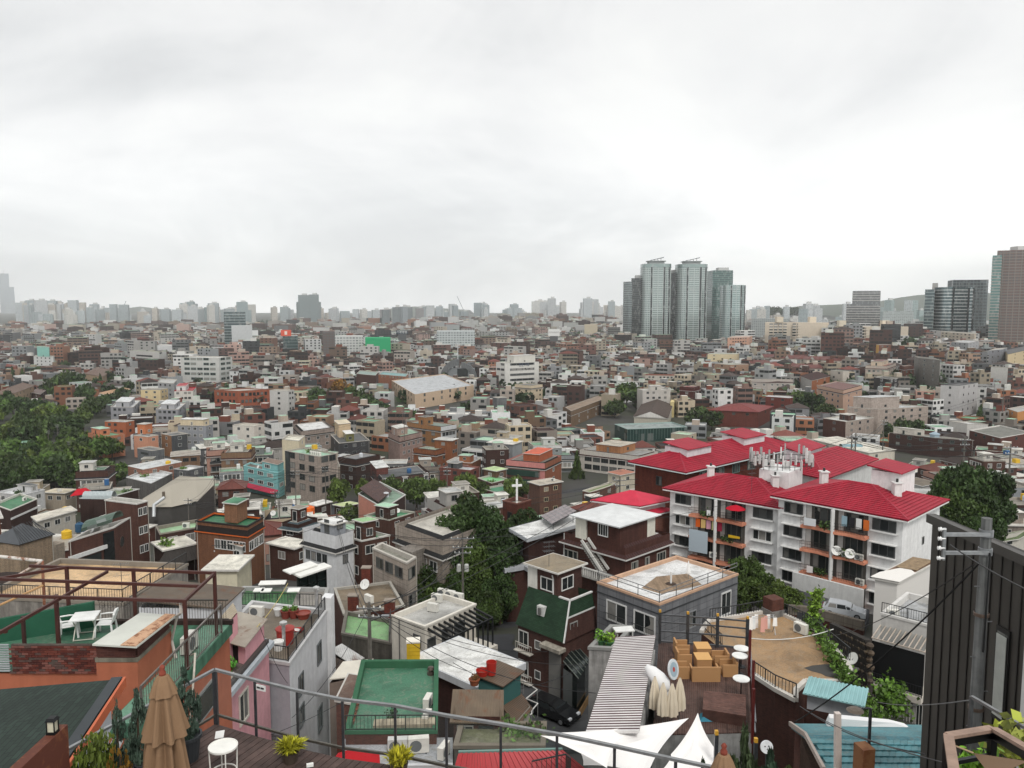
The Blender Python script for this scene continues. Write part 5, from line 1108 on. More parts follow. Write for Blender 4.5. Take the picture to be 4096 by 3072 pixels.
for px,lab in ((D(478,1420),'grey post with a yellow lamp between sail and bench box'),(D(762,1475),'grey post with a yellow lamp at the deck corner')):
 p=at_z(px,WZ+1.9); t=thing('lamp_post',lab,'lamp post',(p.x,p.y,WZ),'grey posts with yellow lamps'); MB().bar((p.x,p.y,WZ-2),(p.x,p.y,WZ+1.9),.15).obj('post','metal',t,H('5d6064')); MB().box((p.x,p.y,WZ+2.0),(.14,.14,.18)).obj('lamp','paint',t,H('d1a03a'))
# white wall block with planter terrace behind the striped roof
b=B4('planter_terrace_house','small grey white house with a wood terrace and green planters behind the striped roof',C_(1000,790),C_(1175,800),C_(1320,640),'house',d=48,near=True,ortho=False)
b.walls('concrete',H('c9c7c4')).flat(H('77564c'),.35,H('8f8f8c'),mt='wood')
for k,px in enumerate((C_(1085,775),C_(1145,785))): pot('green planter with bright leaves, %s one on the small wood terrace'%('left','right')[k],on(px,b.zf),.36,.4,'3f6b45',.6,pc='6f9a3a',seed=k+20)
x,y,z=on(C_(1250,705),b.zf); t=thing('white_bench','white bench with wooden slats on the small terrace','bench',(x,y,z)); MB().box((x,y,z+.42),(1.3,.8,.08),.15).obj('seat','paint',t,H('dcdcd9')); MB().box((x-.5,y,z+.2),(.08,.7,.4),.15).obj('leg','paint',t,H('b9b9b6')); MB().box((x+.5,y,z+.2),(.08,.7,.4),.15).obj('leg','paint',t,H('b9b9b6'))
# ---- grey stone house with white roof
def stone_house():
 b=B4('grey_stone_house','grey stone clad house with a white flat roof and thin roof railing','house' and C_(1062,352),C_(1508,478),D(632,322),'house',d=62,near=True,lm='grey stone house')
 b.walls('stone',H('84868a')).flat(H('d9d9d8'),.25,H('c9a58a'),capm='plaster')
 zf=b.zf; q=[b.P(i,j,zf+.008) for i,j in ((b.la*.22,b.lb*.25),(b.la*.62,b.lb*.12),(b.la*.75,b.lb*.5),(b.la*.5,b.lb*.7),(b.la*.2,b.lb*.55))]; b.part(MB().face(q),'worn_patch','concrete',H('b59b80'))
 b.rail([b.P(.1,b.lb,b.zt),b.P(.1,.1,b.zt),b.P(b.la,.1,b.zt)],1.0,None,H('6f6f70'),post=2.2); b.rail([b.P(.1,b.lb,b.zt-.33),b.P(.1,.1,b.zt-.33),b.P(b.la,.1,b.zt-.33)],1.0,None,H('6f6f70'),post=2.2)
 for s in (.33,.78): b.window('L',b.lb*s,b.zt-3.0,2.3,1.8,H('d5d5d3'),'2');
 a,t,ln=b.face('L'); n=Vector((t.y,-t.x))
 for s in (.33,.78):
  m=MB(); q0=a+t*(ln*s-1.2)+n*.3; q1=a+t*(ln*s+1.2)+n*.3
  for k in range(14): q=q0.lerp(q1,k/13); m.bar((q.x,q.y,b.zt-3.0),(q.x,q.y,b.zt-2.3),.02)
  m.bar((q0.x,q0.y,b.zt-2.3),(q1.x,q1.y,b.zt-2.3),.04); m.bar((q0.x,q0.y,b.zt-3.0),(q1.x,q1.y,b.zt-3.0),.04); b.part(m,'window_guard','paint',H('3a3b3d'))
 b.window('R',b.la*.84,b.zt-3.4,1.5,2.2,H('d5d5d3'),'2'); b.window('R',b.la*.4,b.zt-3.2,1.0,1.5,H('8a8c8e'),'2')
 for zz in (.75,2.0+1.3):
  pass
 m=MB(); o=inset(b.p,-.03)
 for f in (0,3): a_,b_=o[f],o[(f+1)%4]; m.bar((a_.x,a_.y,b.zt-.85),(b_.x,b_.y,b.zt-.85),.06,.1)
 b.part(m,'dark_band','paint',H('3e4043'))
 x,y,z=b.P(b.la*.45,b.lb*.4,zf); t_=thing('roof_drain_pipe','white vent stub standing in the brown worn patch of the stone house roof','vent pipe',(x,y,z)); MB().tube([(x,y,z),(x,y,z+1.1)],.09,8).obj('pipe','paint',t_,H('e0e0de')); MB().lathe((x,y,z),[(.5,0.01),(.3,.06),(.09,.08)],12).obj('collar','concrete',t_,H('5b4a3f'))
 x,y,z=on(D(275,300),zf); t_=thing('folded_white_parasol','folded white parasol on the roof of the grey stone house','parasol',(x,y,z)); MB().tube([(x,y,z),(x,y,z+1.6)],.03,6).obj('pole','metal',t_,H('9a9a9a')); MB().lathe((x,y,z),[(.18,.5),(.2,.6),(.1,1.3),(.02,1.7)],12).obj('canopy','fabric',t_,H('ececea'))
 return b
stone_house()
# ---- tan roof terrace with laundry
def tan_terrace():
 TZ=-24.0; px=[D(370,690),D(400,640),D(430,605),D(640,575),D(885,530),D(1130,640),D(1320,800),D(1445,960),D(1400,1050),D(1120,1045),D(1050,1110),D(1050,1180),D(900,1100),D(725,985),D(510,800)]
 c=[at_z(p,TZ) for p in px][::-1]; t=thing('tan_roof_building','building with a wide tan flat roof where laundry hangs','building',(c[0].x,c[0].y,terr(16,52)))
 pl=[(p.x,p.y) for p in c]
 MB().prism(pl,terr(16,52)-1.5,TZ-.006).obj('wall','brick',t,H('5a3a32')); MB().face([(x,y,TZ) for x,y in pl]).obj('roof','roofmem',t,H('a2835f'))
 m=MB()
 for a,b in zip(c,c[1:]): m.bar(a+Vector((0,0,.1)),b+Vector((0,0,.1)),.3,.26)
 m.obj('kerb','plaster',t,H('cfcac2'))
 def fence(pts,h=1.0,lab='railing'):
  m=MB()
  for a,b in zip(pts,pts[1:]):
   a,b=at_z(a,TZ),at_z(b,TZ); up=Vector((0,0,h)); m.bar(a+up,b+up,.06); m.bar(a+Vector((0,0,.2)),b+Vector((0,0,.2)),.05); n=int((b-a).length/.25)+1
   for k in range(n+1): q=a.lerp(b,k/n); m.bar(q,q+up,.06 if k%6==0 else .03)
  m.obj(lab,'paint',t,H('2b2d2f'))
 fence([D(430,605),D(640,575),D(885,530),D(1130,640),D(1439,900)],1.0); fence([D(725,985),D(900,1100),D(1050,1165)],1.0); fence([D(380,660),D(520,790)],.9)
 q=at_z(D(885,555),TZ); MB().box((q.x,q.y,TZ+.7),(1.1,1.1,1.4),.4).obj('brick_pier','brick',t,H('6b4338')); MB().box((q.x,q.y,TZ+.25),(1.25,1.25,.5),.4).obj('pier_base','concrete',t,H('9a9a98'))
 q=at_z(D(1325,960),TZ); MB().face([(q.x+math.cos(k)*1.6*(1+.3*math.sin(3*k)),q.y+math.sin(k)*1.0,TZ+.008) for k in [i*.45 for i in range(14)]]).obj('soil_patch','soil',t)
 # laundry rack
 q=at_z(D(805,690),TZ); x,y,z=q.x,q.y,TZ; r=thing('laundry_rack','drying rack hung with white and pink clothes on the tan roof','laundry rack',(x,y,z)); m=MB()
 for s in (-1,1): m.bar((x+s*.9,y-.3,z),(x+s*.9,y+.3,z+1.3),.04); m.bar((x+s*.9,y+.3,z),(x+s*.9,y-.3,z+1.3),.04)
 for yy in (-.3,0,.3): m.bar((x-1.0,y+yy,z+1.3),(x+1.0,y+yy,z+1.3),.03)
 m.obj('frame','metal',r,H('b5b7b9')); rr=random.Random(5)
 for k in range(7):
  xx=x-.95+k*.3; c_=['f0f0ee','e9eef0','f3f3f1','d9a59a','d9a59a','efefed','f2f2f0'][k]; hh=rr.uniform(.6,1.1) ; yy=y-.3+.3*(k%3)
  MB().hexa([(xx-.16,yy-.03,z+1.3-hh),(xx+.16,yy-.03,z+1.3-hh),(xx+.15,yy+.05,z+1.3-hh),(xx-.17,yy+.05,z+1.3-hh)],[(xx-.13,yy-.015,z+1.32),(xx+.13,yy-.015,z+1.32),(xx+.13,yy+.015,z+1.32),(xx-.13,yy+.015,z+1.32)]).obj('garment','fabric',r,H(c_))
 aircon('outdoor unit against the railing of the tan roof terrace',on(D(1085,690),TZ),R(-55),1.0)
 # corrugated teal shed
 s=B4('teal_shed','small grey shed with a pale teal corrugated roof on the tan roof',P3(470,640),P3(1262,792),P3(1375,620),'shed',z=TZ+.02+0.0,zb=TZ-.3,near=True,ortho=False)
 zt=TZ+1.15; s.walls('plaster',H('a9abb0'),zt=zt,zb=TZ)
 a,b_=at_z(P3(408,418),zt-.05),at_z(P3(1330,618),zt-.05); c2,d=at_z(P3(1382,352),zt+.35),at_z(P3(500,168),zt+.35)
 n=30
 for k in range(n):
  p0,p1,q1,q0=a.lerp(b_,k/n),a.lerp(b_,(k+.95)/n),d.lerp(c2,(k+.95)/n),d.lerp(c2,k/n); up=Vector((0,0,.05 if k%2 else .01)); dn=Vector((0,0,-.05))
  MB().hexa([p0+dn,p1+dn,q1+dn,q0+dn],[p0+up,p1+up,q1+up,q0+up]).obj('roof_sheet','panel',s.root,H('8fb9bb'))
 return TZ
TZ=tan_terrace()
x,y,z=at_z(E(375,925),-24.2);
dish('white satellite dish on the vine covered wall of the tan roof',(x,y,-24.2),R(200),.42)
vine=[at_z(E(80+k*18,590+k*30 if k<20 else 590+k*28),-23.6+.1*math.sin(k)) for k in range(30)]
foliage('ivy_hedge','ivy hedge growing along the right edge of the tan roof','ivy',[v+Vector((0,0,.2*(k%3)-.2)) for k,v in enumerate(vine)],.15,H('4d6a2c'),2600,3,spread=.26)
q=at_z(E(90,590),-23.7); foliage('ivy_column','ivy covered post rising at the top of the ivy hedge','ivy',[q+Vector((.05*k,0,.35*k)) for k in range(7)],.15,H('6f8a30'),800,4,spread=.2)
foliage('ivy_clump','dark ivy clump hanging at the lower end of the hedge','ivy',[at_z(E(600+k*14,1130+k*16),-23.9)+Vector((0,0,.3*(k%3))) for k in range(8)],.16,H('4a6a2e'),1000,6,spread=.4)
# ---- teal tiled roof at the lower right
def teal_roof():
 t=thing('teal_tile_house','house with a worn teal tiled roof at the lower right','house',(15,31,terr(15,31)))
 # upper flat band
 a,b,c,d=[at_d(p,d_) for p,d_ in ((P3(480,1040),33.0),(P3(2260,1075),33.0),(P3(2260,880),36.0),(P3(240,862),36.0))]
 MB().hexa([p-Vector((0,0,.25)) for p in (a,b,c,d)],[a,b,c,d]).obj('upper_roof','roofmem',t,H('55919a'))
 a2,b2=at_d(P3(510,1085),32.6),at_d(P3(2260,1125),32.6); MB().bar(a+Vector((0,-.1,-.15)),b+Vector((0,-.1,-.15)),.35,.3).obj('ridge_band','roofmem',t,H('4a8590'))
 e0,e1=at_d(P3(760,1560),29.0),at_d(P3(2260,1560),29.0); z=[a2,b2,e1,e0]
 MB().hexa([p-Vector((0,0,.2)) for p in (e0,e1,b2,a2)],[p-Vector((0,0,.05)) for p in (e0,e1,b2,a2)]).obj('roof_base','roofmem',t,H('3f7680'))
 rows,cols=5,17; nrm=(e1-e0).cross(a2-e0).normalized()
 for r in range(rows):
  for k in range(cols):
   off=.5 if r%2 else 0; u0,u1=(k+off)/cols,(k+off+.96)/cols
   if u1>1: continue
   v0,v1=r/rows,(r+1.08)/rows; v1=min(v1,1)
   P=lambda u,v,o:(e0.lerp(e1,u)).lerp(a2.lerp(b2,u),v)+nrm*o
   c_=rnd.uniform(.8,1.2); MB().hexa([P(u0,v0,-.02),P(u1,v0,-.02),P(u1,v1,-.04),P(u0,v1,-.04)],[P(u0,v0,.055+rnd.uniform(0,.012)),P(u1,v0,.075),P(u1,v1,.02),P(u0,v1,.0)]).obj('roof_tile','roofmem',t,tuple(x*c_ for x in H('5a969e')))
 MB().prism([(e0.x+.5,e0.y+.6),(e1.x,e1.y+.6),(c.x,c.y-.2),(d.x+.4,d.y-.2)],terr(15,32)-1,-20.3).obj('wall','brick',t,H('6b5549'))
 MB().bar(d+Vector((-.1,-.1,.05)),a+Vector((-.1,0,.05)),.12,.2).obj('edge_board','paint',t,H('b7aaa0')); MB().bar(a+Vector((-.1,0,.05)),e0+Vector((-.1,0,.05)),.12,.2).obj('edge_board','paint',t,H('b7aaa0'))
teal_roof()
x,y,z=at_d(P3(1380,870),35.5); tag(MB().hexa([(x-2.0,y-.2,z-.1),(x+1.9,y-.25,z-.1),(x+1.8,y+.25,z-.1),(x-1.9,y+.35,z-.1)],[(x-1.9,y-.1,z+.35),(x+1.2,y-.1,z+.1),(x+1.0,y+.15,z+.15),(x-1.8,y+.2,z+.4)]).obj('white_sheeting','fabric',None,H('e6e6e6')),'bundle of white plastic sheeting on the ridge of the teal roof','sheeting')
# street lamp, white pole, rust post in front of the teal roof
p=at_d(P3(1410,640),27.0); t=thing('street_lamp','slim grey street lamp in front of the teal roof','street lamp',(p.x,p.y,p.z-7)); MB().tube([(p.x,p.y,p.z-7),(p.x,p.y,p.z)],.06,8).obj('pole','metal',t,H('5d6063')); m=MB(); m.tube([(p.x,p.y,p.z),(p.x-.35,p.y-.1,p.z+.05)],.035,6); m.obj('arm','metal',t,H('5d6063')); MB().lathe((p.x-.62,p.y-.15,p.z),[(.01,.1),(.2,.07),(.3,0),(.2,-.03),(.01,-.04)],14).obj('lamp_head','paint',t,H('6b6055'))
p=at_d(P3(922,705),25.0); t=thing('white_pole','plain white square pole in front of the teal tiles','pole',(p.x,p.y,p.z-6)); MB().hexa([(p.x+a*.11+.25,p.y+b_*.11,p.z-6) for a,b_ in((-1,-1),(1,-1),(1,1),(-1,1))],[(p.x+a*.09,p.y+b_*.09,p.z) for a,b_ in((-1,-1),(1,-1),(1,1),(-1,1))]).obj('shaft','paint',t,H('dcd0c8'))
p=at_d(P3(1320,1190),24.0); tag(MB().box((p.x,p.y,p.z-2.5),(.42,.5,5.0),.2).obj('rust_pillar','rustpaint',None,H('8a6040')),'rusty brown pillar right of the white pole','pillar')
# round face sign and shrubs near the deck corner
p=at_d(D(842,1510),26.0); t=thing('round_sign','round white sign with small drawn face among shrubs','sign',(p.x,p.y,p.z-4)); n=Vector((.1,-1,.25)).normalized(); a=n.orthogonal().normalized(); b_=n.cross(a); ring=lambda r,o:[p+n*o+(a*math.cos(k*.2618)+b_*math.sin(k*.2618))*r for k in range(24)]
MB().hexa(ring(.22,-.06)[::-1] if 0 else ring(.22,-.06),ring(.22,.0)).obj('board','paint',t,H('e9ecef'));
for dx,dz in ((-.07,.03),(.06,.04),(0,-.08)): MB().box(p+n*.01+Vector((dx,0,dz)),(.035,.02,.035)).obj('face_mark','paint',t,H('2a2d33'))
MB().tube([p+Vector((0,.05,-.2)),p+Vector((0,.05,-4))],.03,6).obj('pole','metal',t,H('55585c'))
for (u,vt,d_,r_,hh,k,lab,c_) in ((745,722,22.0,.75,3.6,'column','tall dark juniper right of the dark bench box','44543f'),(771,745,20.0,.65,3,'column','dark juniper right of the round white sign','3f5240'),(790,752,19,1.0,2.4,'bush','loose green bush below the tan terrace wall','5d7040'),(703,755,17,.3,2.0,'column','small juniper tip beside the closed parasol','4a5a46')):
 q=at_d((u,vt),d_); tree('juniper_shrub' if k=='column' else 'garden_bush',lab,(q.x,q.y,q.z-hh),hh,r_,H(c_),k,int(u)%5,2200,cat='shrub')
# ---- dark seamed metal building
def dark_building():
 t=thing('dark_metal_building','tall building clad in dark seamed metal with a narrow window','building',(15.5,24,terr(15,24)))
 a=at_d(P4(222,14),26.0); zt=a.z; b=at_z(P4(813,270),zt); a2=V2(a); u=(V2(b)-a2).normalized(); n=Vector((u.y,-u.x)); n=n if n.x<0 else -n
 zb=terr(14,25)-1; L=9.0; e=a2+u*L
 MB().prism([a2,e,e-n*8,a2-n*8] if (u.x*(-n.y)-u.y*(-n.x))>0 else [a2,a2-n*8,e-n*8,e],zb,zt-3.4).obj('wall','panel',t,H('3a3835'))
 k=0; pw=.43
 while k*pw<L-.1:
  p0=a2+u*(k*pw)+n*.02; p1=a2+u*(k*pw+pw-.03)+n*.02
  if not (4<=k<=4 and False):
   MB().hexa([(p0.x,p0.y,zb),(p1.x,p1.y,zb),(p1.x+n.x*.02,p1.y+n.y*.02,zb),(p0.x+n.x*.02,p0.y+n.y*.02,zb)],[(p0.x,p0.y,zt-.1),(p1.x,p1.y,zt-.1),(p1.x+n.x*.02,p1.y+n.y*.02,zt-.1),(p0.x+n.x*.02,p0.y+n.y*.02,zt-.1)]).obj('metal_panel','panel',t,H('45423e',rnd.uniform(.9,1.1)))
   s_=p1+u*.015; MB().bar((s_.x+n.x*.04,s_.y+n.y*.04,zb),(s_.x+n.x*.04,s_.y+n.y*.04,zt-.1),.03,.05).obj('seam','panel',t,H('2d2b29'))
  k+=1
 c0,c1=a2+n*.12,e+n*.12; MB().bar((c0.x,c0.y,zt-.02),(c1.x,c1.y,zt-.02),.3,.28).obj('gutter','panel',t,H('4b4845'))
 # roof of dark corrugation
 r=[a2,e,e-n*8,a2-n*8]; MB().face([(p.x,p.y,zt+.13-(3.3 if k_>1 else 0)) for k_,p in enumerate(r)]).obj('roof','sheet',t,H('3f3f3f'))
 # narrow window with blinds
 def wp(px):
  r_=ray(px); # intersect wall plane
  num=a2.x*n.x+a2.y*n.y; return r_*(num/(r_.x*n.x+r_.y*n.y))
 w0,w1=wp(P4(655,715)),wp(P4(742,770)); zlo=wp(P4(632,1330)).z; zhi=w0.z
 q0=V2(w0)+n*.05; q1=V2(w1)+n*.05
 for p0,p1,z0,z1,nm,c,o in ((q0,q1,zlo,zhi,'window_frame','262524',.06),):
  MB().hexa([(p0.x,p0.y,z0),(p1.x,p1.y,z0),(p1.x+n.x*o,p1.y+n.y*o,z0),(p0.x+n.x*o,p0.y+n.y*o,z0)],[(p0.x,p0.y,z1),(p1.x,p1.y,z1),(p1.x+n.x*o,p1.y+n.y*o,z1),(p0.x+n.x*o,p0.y+n.y*o,z1)]).obj(nm,'panel',t,H(c))
 g0,g1=q0.lerp(q1,.12)+n*.065,q0.lerp(q1,.88)+n*.065; MB().face([(g0.x,g0.y,zlo+.15),(g1.x,g1.y,zlo+.15),(g1.x,g1.y,zhi-.15),(g0.x,g0.y,zhi-.15)]).obj('pane','glass',t)
 nb=34
 for k in range(nb):
  z=zlo+.2+(zhi-zlo-.4)*k/nb; MB().bar((g0.x+n.x*.02,g0.y+n.y*.02,z),(g1.x+n.x*.02,g1.y+n.y*.02,z),.015,.09).obj('blind_slat','paint',t,H('b9bcb6'))
 # pale return wall at the picture edge
 q=e;
dark_building()
p=at_d(P4(805,1000),18.6); tag(MB().prism([(p.x,p.y),(p.x+3,p.y+.2),(p.x+3,p.y-2.5),(p.x+.2,p.y-2.5)][::-1],terr(13,18)-1,p.z+2.2).obj('pale_wall','plaster',None,H('d0cfcd')),'pale wall edge at the right border of the picture','wall')
def big_pole():
 d_=20.0; top=at_d(P4(571,20),d_); x,y=top.x,top.y; zb=top.z-12
 t=thing('utility_pole','big grey concrete utility pole in front of the dark metal building','utility pole',(x,y,zb),'utility poles'); MB().tube([(x,y,zb),(x,y,top.z)],[.21,.125],16).obj('shaft','concrete',t,H('8f9190'))
 for px in (P4(525,650),P4(500,1265)): z=at_d(px,d_).z; MB().lathe((x,y,z),[(.17,-.05),(.19,-.04),(.19,.04),(.17,.05)],16).obj('band','metal',t,H('7a6a60'))
 az=at_d(P4(290,125),d_-.1)
 for zz,px in ((0,P4(300,128)),(1,P4(290,248))):
  e=at_d(px,d_-.15); m=MB(); m.bar((x,y-.15,e.z),(e.x,e.y,e.z),.07,.09); m.obj('cross_arm','metal',t,H('a5a8aa')); MB().lathe((x,y,e.z),[(.15,-.1),(.17,-.09),(.17,.09),(.15,.1)],12).obj('clamp','metal',t,H('8f9294'))
 e0,e1=at_d(P4(293,85),d_-.2),at_d(P4(283,295),d_-.2); MB().bar(e0,e1,.07).obj('vertical_bar','metal',t,H('9a9d9f'))
 for k,px in enumerate((P4(265,93),P4(262,155),P4(258,217),P4(255,283))):
  q=at_d(px,d_-.25); m=MB(); m.tube([q+Vector((-.05,0,0)),q+Vector((-.035,0,0)),q+Vector((-.01,0,0)),q+Vector((.02,0,0)),q+Vector((.05,0,0)),q+Vector((.15,0,0))],[.022,.055,.033,.062,.022,.012],10); m.obj('insulator','carpaint',t,H('e6e6e4'))
 for k in range(9): q=Vector((x+(.16 if k%2 else -.16),y-.05,zb+2.6+k*.95)); MB().bar(q-Vector((.1,0,0)),q+Vector((.1,0,0)),.02).obj('climbing_step','metal',t,H('8a8c8e'))
 m=MB(); q=[at_d(P4(a_,b_),d_-.2) for a_,b_ in((590,250),(575,480),(560,700),(545,900))]; m.tube(q,.025,6); m.obj('down_cable','paint',t,H('202122'))
big_pole()
def c2(p,d): return at_d(p,d)
wire('thick black cable from the pole insulators to the right edge',c2(P4(330,195),19.8),c2(P4(840,495),14.5),.05,.018)
wire('thick black cable running down left across the teal roof',c2(P4(520,315),19.8),c2(E(-40,1330),27),.35,.024)
wire('thin grey wire from the railing post to the left',c2(P4(450,1215),14.0),c2(E(560,1185),24),.1,.012,col='7a7c7e')
wire('pair of thin cables crossing the teal tiles to the lower right',c2(E(0,1215),30),c2(E(1030,1620),16),.2,.014,col='4a4b4c')
# railing and wooden frame at the lower right corner
t=thing('corner_railing','grey metal railing corner at the right edge','railing',(8.45,13.9,-8.2)); a,b_=at_z(P4(470,1192),-7.1),at_z(P4(840,1405),-7.1); MB().bar(a,b_,.06,.05).obj('top_rail','metal',t,H('8d8f90')); MB().bar(a,(a.x,a.y,-9.5),.06).obj('post','metal',t,H('6a6c6e'))
def timber_frame():
 t=thing('timber_frame','weathered timber capped dark frame at the lower right corner','frame',(5.4,9,-8.2)); P=[at_d(p,d_) for p,d_ in ((P4(318,1448),9.0),(P4(610,1400),9.4),(P4(860,1545),8.4),(P4(360,1720),7.9))]
 for a,b_ in ((0,1),(1,2),(0,3)): MB().bar(P[a],P[b_],.11,.04).obj('timber_cap','wood',t,H('a68c7c')); MB().bar(P[a]-Vector((0,0,.08)),P[b_]-Vector((0,0,.08)),.06,.10).obj('dark_beam','metal',t,H('1d1d1e'))
 for k in (0,1): MB().bar(P[k]-Vector((0,0,.1)),P[k]-Vector((0,0,3.0)),.08).obj('dark_post','metal',t,H('1d1d1e'))
 for zz in (.35,.6): MB().bar(P[0]-Vector((0,0,zz)),P[1]-Vector((0,0,zz)),.05).obj('dark_rail','metal',t,H('1d1d1e'))
 s=thing('brown_shade_sail','brown mesh shade sail corner at the lower right','shade sail',(6,8,-6)); A_,B_,C2=at_d(P4(480,1560),9.0),at_d(P4(840,1615),8.0),at_d(P4(600,1720),7.6); MB().face([A_,C2,B_]).obj('cloth','fabric',s,H('7a6450')); MB().tube([at_d(P4(365,1515),9.0),A_],.012,5).obj('rope','fabric',s,H('a08a70'))
timber_frame()
q=at_d(P4(740,1420),11.0); foliage('bamboo_shrub','yellow green bamboo like shrub behind the timber frame','shrub',[q+Vector((.12*k,.1*(k%3),-.16*(k%6)-.05*k)) for k in range(9)],.10,H('8a8f3a'),420,8,spread=.13)
q=at_d(P4(430,1610),9.6); foliage('green_shrub','bright green shrub inside the timber frame','shrub',[q+Vector((.07*k,0,-.08*(k%4))) for k in range(6)],.07,H('6f9a2c'),220,9,spread=.1)
# ---- balconied house left of the dark building
def balcony_house():
 b=B4('balcony_house','white house with stacked terraces and barred window left of the dark building',E(585,545),E(960,640),6.5,'house',d=60,near=True)
 b.walls('plaster',H('d3d1cd'),over={'L':('plaster',H('cfcdc9'))}); b.flat(H('a9abad'),.5,H('d9d7d3'))
 b.rail([b.P(.1,b.lb,b.zt),b.P(.1,0,b.zt)],.9,.18)
 b.part(MB().bar(b.P(b.la*.8,b.lb*.45,b.zt+.5),b.P(b.la*.8,0,b.zt+.5),.3,1.1),'yellow_wall','plaster',H('cfc79f'))
 a,t,ln=b.face('L'); n=Vector((t.y,-t.x))
 for k in range(11): q=a+t*(ln*k/10); m=MB(); m.bar((q.x,q.y,b.zt-1.0),(q.x+n.x*2.0,q.y+n.y*2.0,b.zt-1.5),.08); b.part(m,'lattice_beam','paint',H('b3a79a'))
 q0,q1=a+n*2.0,a+t*ln+n*2.0; b.part(MB().bar((q0.x,q0.y,b.zt-1.45),(q1.x,q1.y,b.zt-1.45),.08),'lattice_rail','paint',H('b3a79a'))
 b.part(MB().prism([a+n*1.9,a+t*ln+n*1.9,a+t*ln+n*1.95,a+n*1.95][::-1],b.zt-5.0,b.zt-1.7),'black_screen','fabric',H('1c1d1e'))
 b.part(MB().prism([a+n*2.3,a+t*ln+n*2.3,a+t*ln,a],b.zt-5.6,b.zt-5.1),'balcony_slab','plaster',H('cfc8bd'))
 b.rail([(a.x+n.x*2.2,a.y+n.y*2.2,b.zt-5.1),(a.x+t.x*ln+n.x*2.2,a.y+t.y*ln+n.y*2.2,b.zt-5.1)],.9,.2)
 b.part(MB().prism([a+n*1.2,a+t*ln+n*1.2,a+t*ln,a],b.zb,b.zt-5.62),'lower_wall','brick',H('57423a'))
 me,pn=winmesh('4',True); c=a+t*(ln*.55)+n*1.22; o=inst('window',me,b.root,(c.x,c.y,b.zt-7.9),math.atan2(t.y,t.x),(4.6,1,1.9),H('c9c7c2'));
 for pm in pn: po=bpy.data.objects.new('pane',pm); COL.objects.link(po); po.parent=o
 for k in range(20): q=c+t*(-2.1+k*.22)+n*.1; m=MB(); m.bar((q.x,q.y,b.zt-7.8),(q.x,q.y,b.zt-6.1),.03); b.part(m,'window_bar','paint',H('d0cfca'))
 aircon('outdoor unit on the white balcony roof left of the dark building',b.P(1,b.lb*.85,b.zf),R(-10),.9)
 w=B4('tarp_roof_shack','shack with planks and white sheeting on its roof below the apartment block',E(540,300),E(700,330),E(960,190),'shack',d=71,near=True,ortho=False)
 w.walls('fabric',H('d3d0cb')); w.slab(H('8a6a55'),.2,.2,mt='sheet')
 m=MB(); c=[w.P(i,j,w.zt+.26) for i,j in ((-.3,w.lb+.3),(-.3,-.3),(w.la*.4,-.3),(w.la*.6,w.lb*.6),(w.la*.2,w.lb+.3))]; m.face([c[0],c[1],c[2],c[3],c[4]]); w.part(m,'white_sheet','fabric',H('dcd9d4'))
 for k in range(6): w.part(MB().bar(w.P(w.la*.5,w.lb*(.1+.14*k),w.zt+.3),w.P(w.la*1.0,w.lb*(.15+.14*k),w.zt+.34),.5,.06),'plank','wood',H('9a8468'))
balcony_house()
# street and car below the apartment block
CZ=at_d(E(300,575),79).z
tag(MB().prism([(V2(at_z(p,CZ))) for p in (D(900,505),E(470,630),E(500,520),E(60,400),D(1000,355))],terr(33,79)-2,CZ).obj('lane','asphalt',None,H('4b4c50')),kind='structure')
rw=[at_z(p,CZ) for p in (D(990,520),E(60,535),E(455,640))]
t=thing('retaining_wall','stone and brick retaining wall below the silver car','wall',(rw[0].x,rw[0].y,CZ-6))
for a,b_ in zip(rw,rw[1:]): MB().bar(a+Vector((0,-.2,.15)),b_+Vector((0,-.2,.15)),.35,1.0).obj('parapet','stone',t,H('8d8478')); MB().bar(a+Vector((0,-.25,-2.4)),b_+Vector((0,-.25,-2.4)),.25,4.1).obj('brick_face','brick',t,H('5a332c'))
rs_=random.Random(8); sa,sb=at_d(E(255,760),64),at_d(E(520,900),58)
t=thing('rubble_wall','rough stone wall behind the satellite dish','wall',(sa.x,sa.y,sa.z-5)); MB().bar(sa+Vector((0,.3,-1)),sb+Vector((0,.3,-1)),.5,5).obj('core','concrete',t,H('4a4540'))
for r in range(7):
 for k in range(13):
  q=sa.lerp(sb,(k+.5*(r%2))/13)+Vector((0,0,1.2-r*.55)); s_=rs_.uniform(.8,1.1); m=MB(); nn=7
  m.lathe((q.x,q.y,q.z),[(.02,-.22*s_),(.26*s_,-.12),(.32*s_,.05),(.2*s_,.2),(.02,.24*s_)],7); m.obj('stone','concrete',t,H(rs_.choice(['7d6d5c','8a7a66','6b5f54','94836c'])))
q=at_d(E(315,565),79.5); car('silver hatchback parked on the lane below the apartment block',(q.x,q.y,CZ),R(-27),'b4b8bc',4.2)
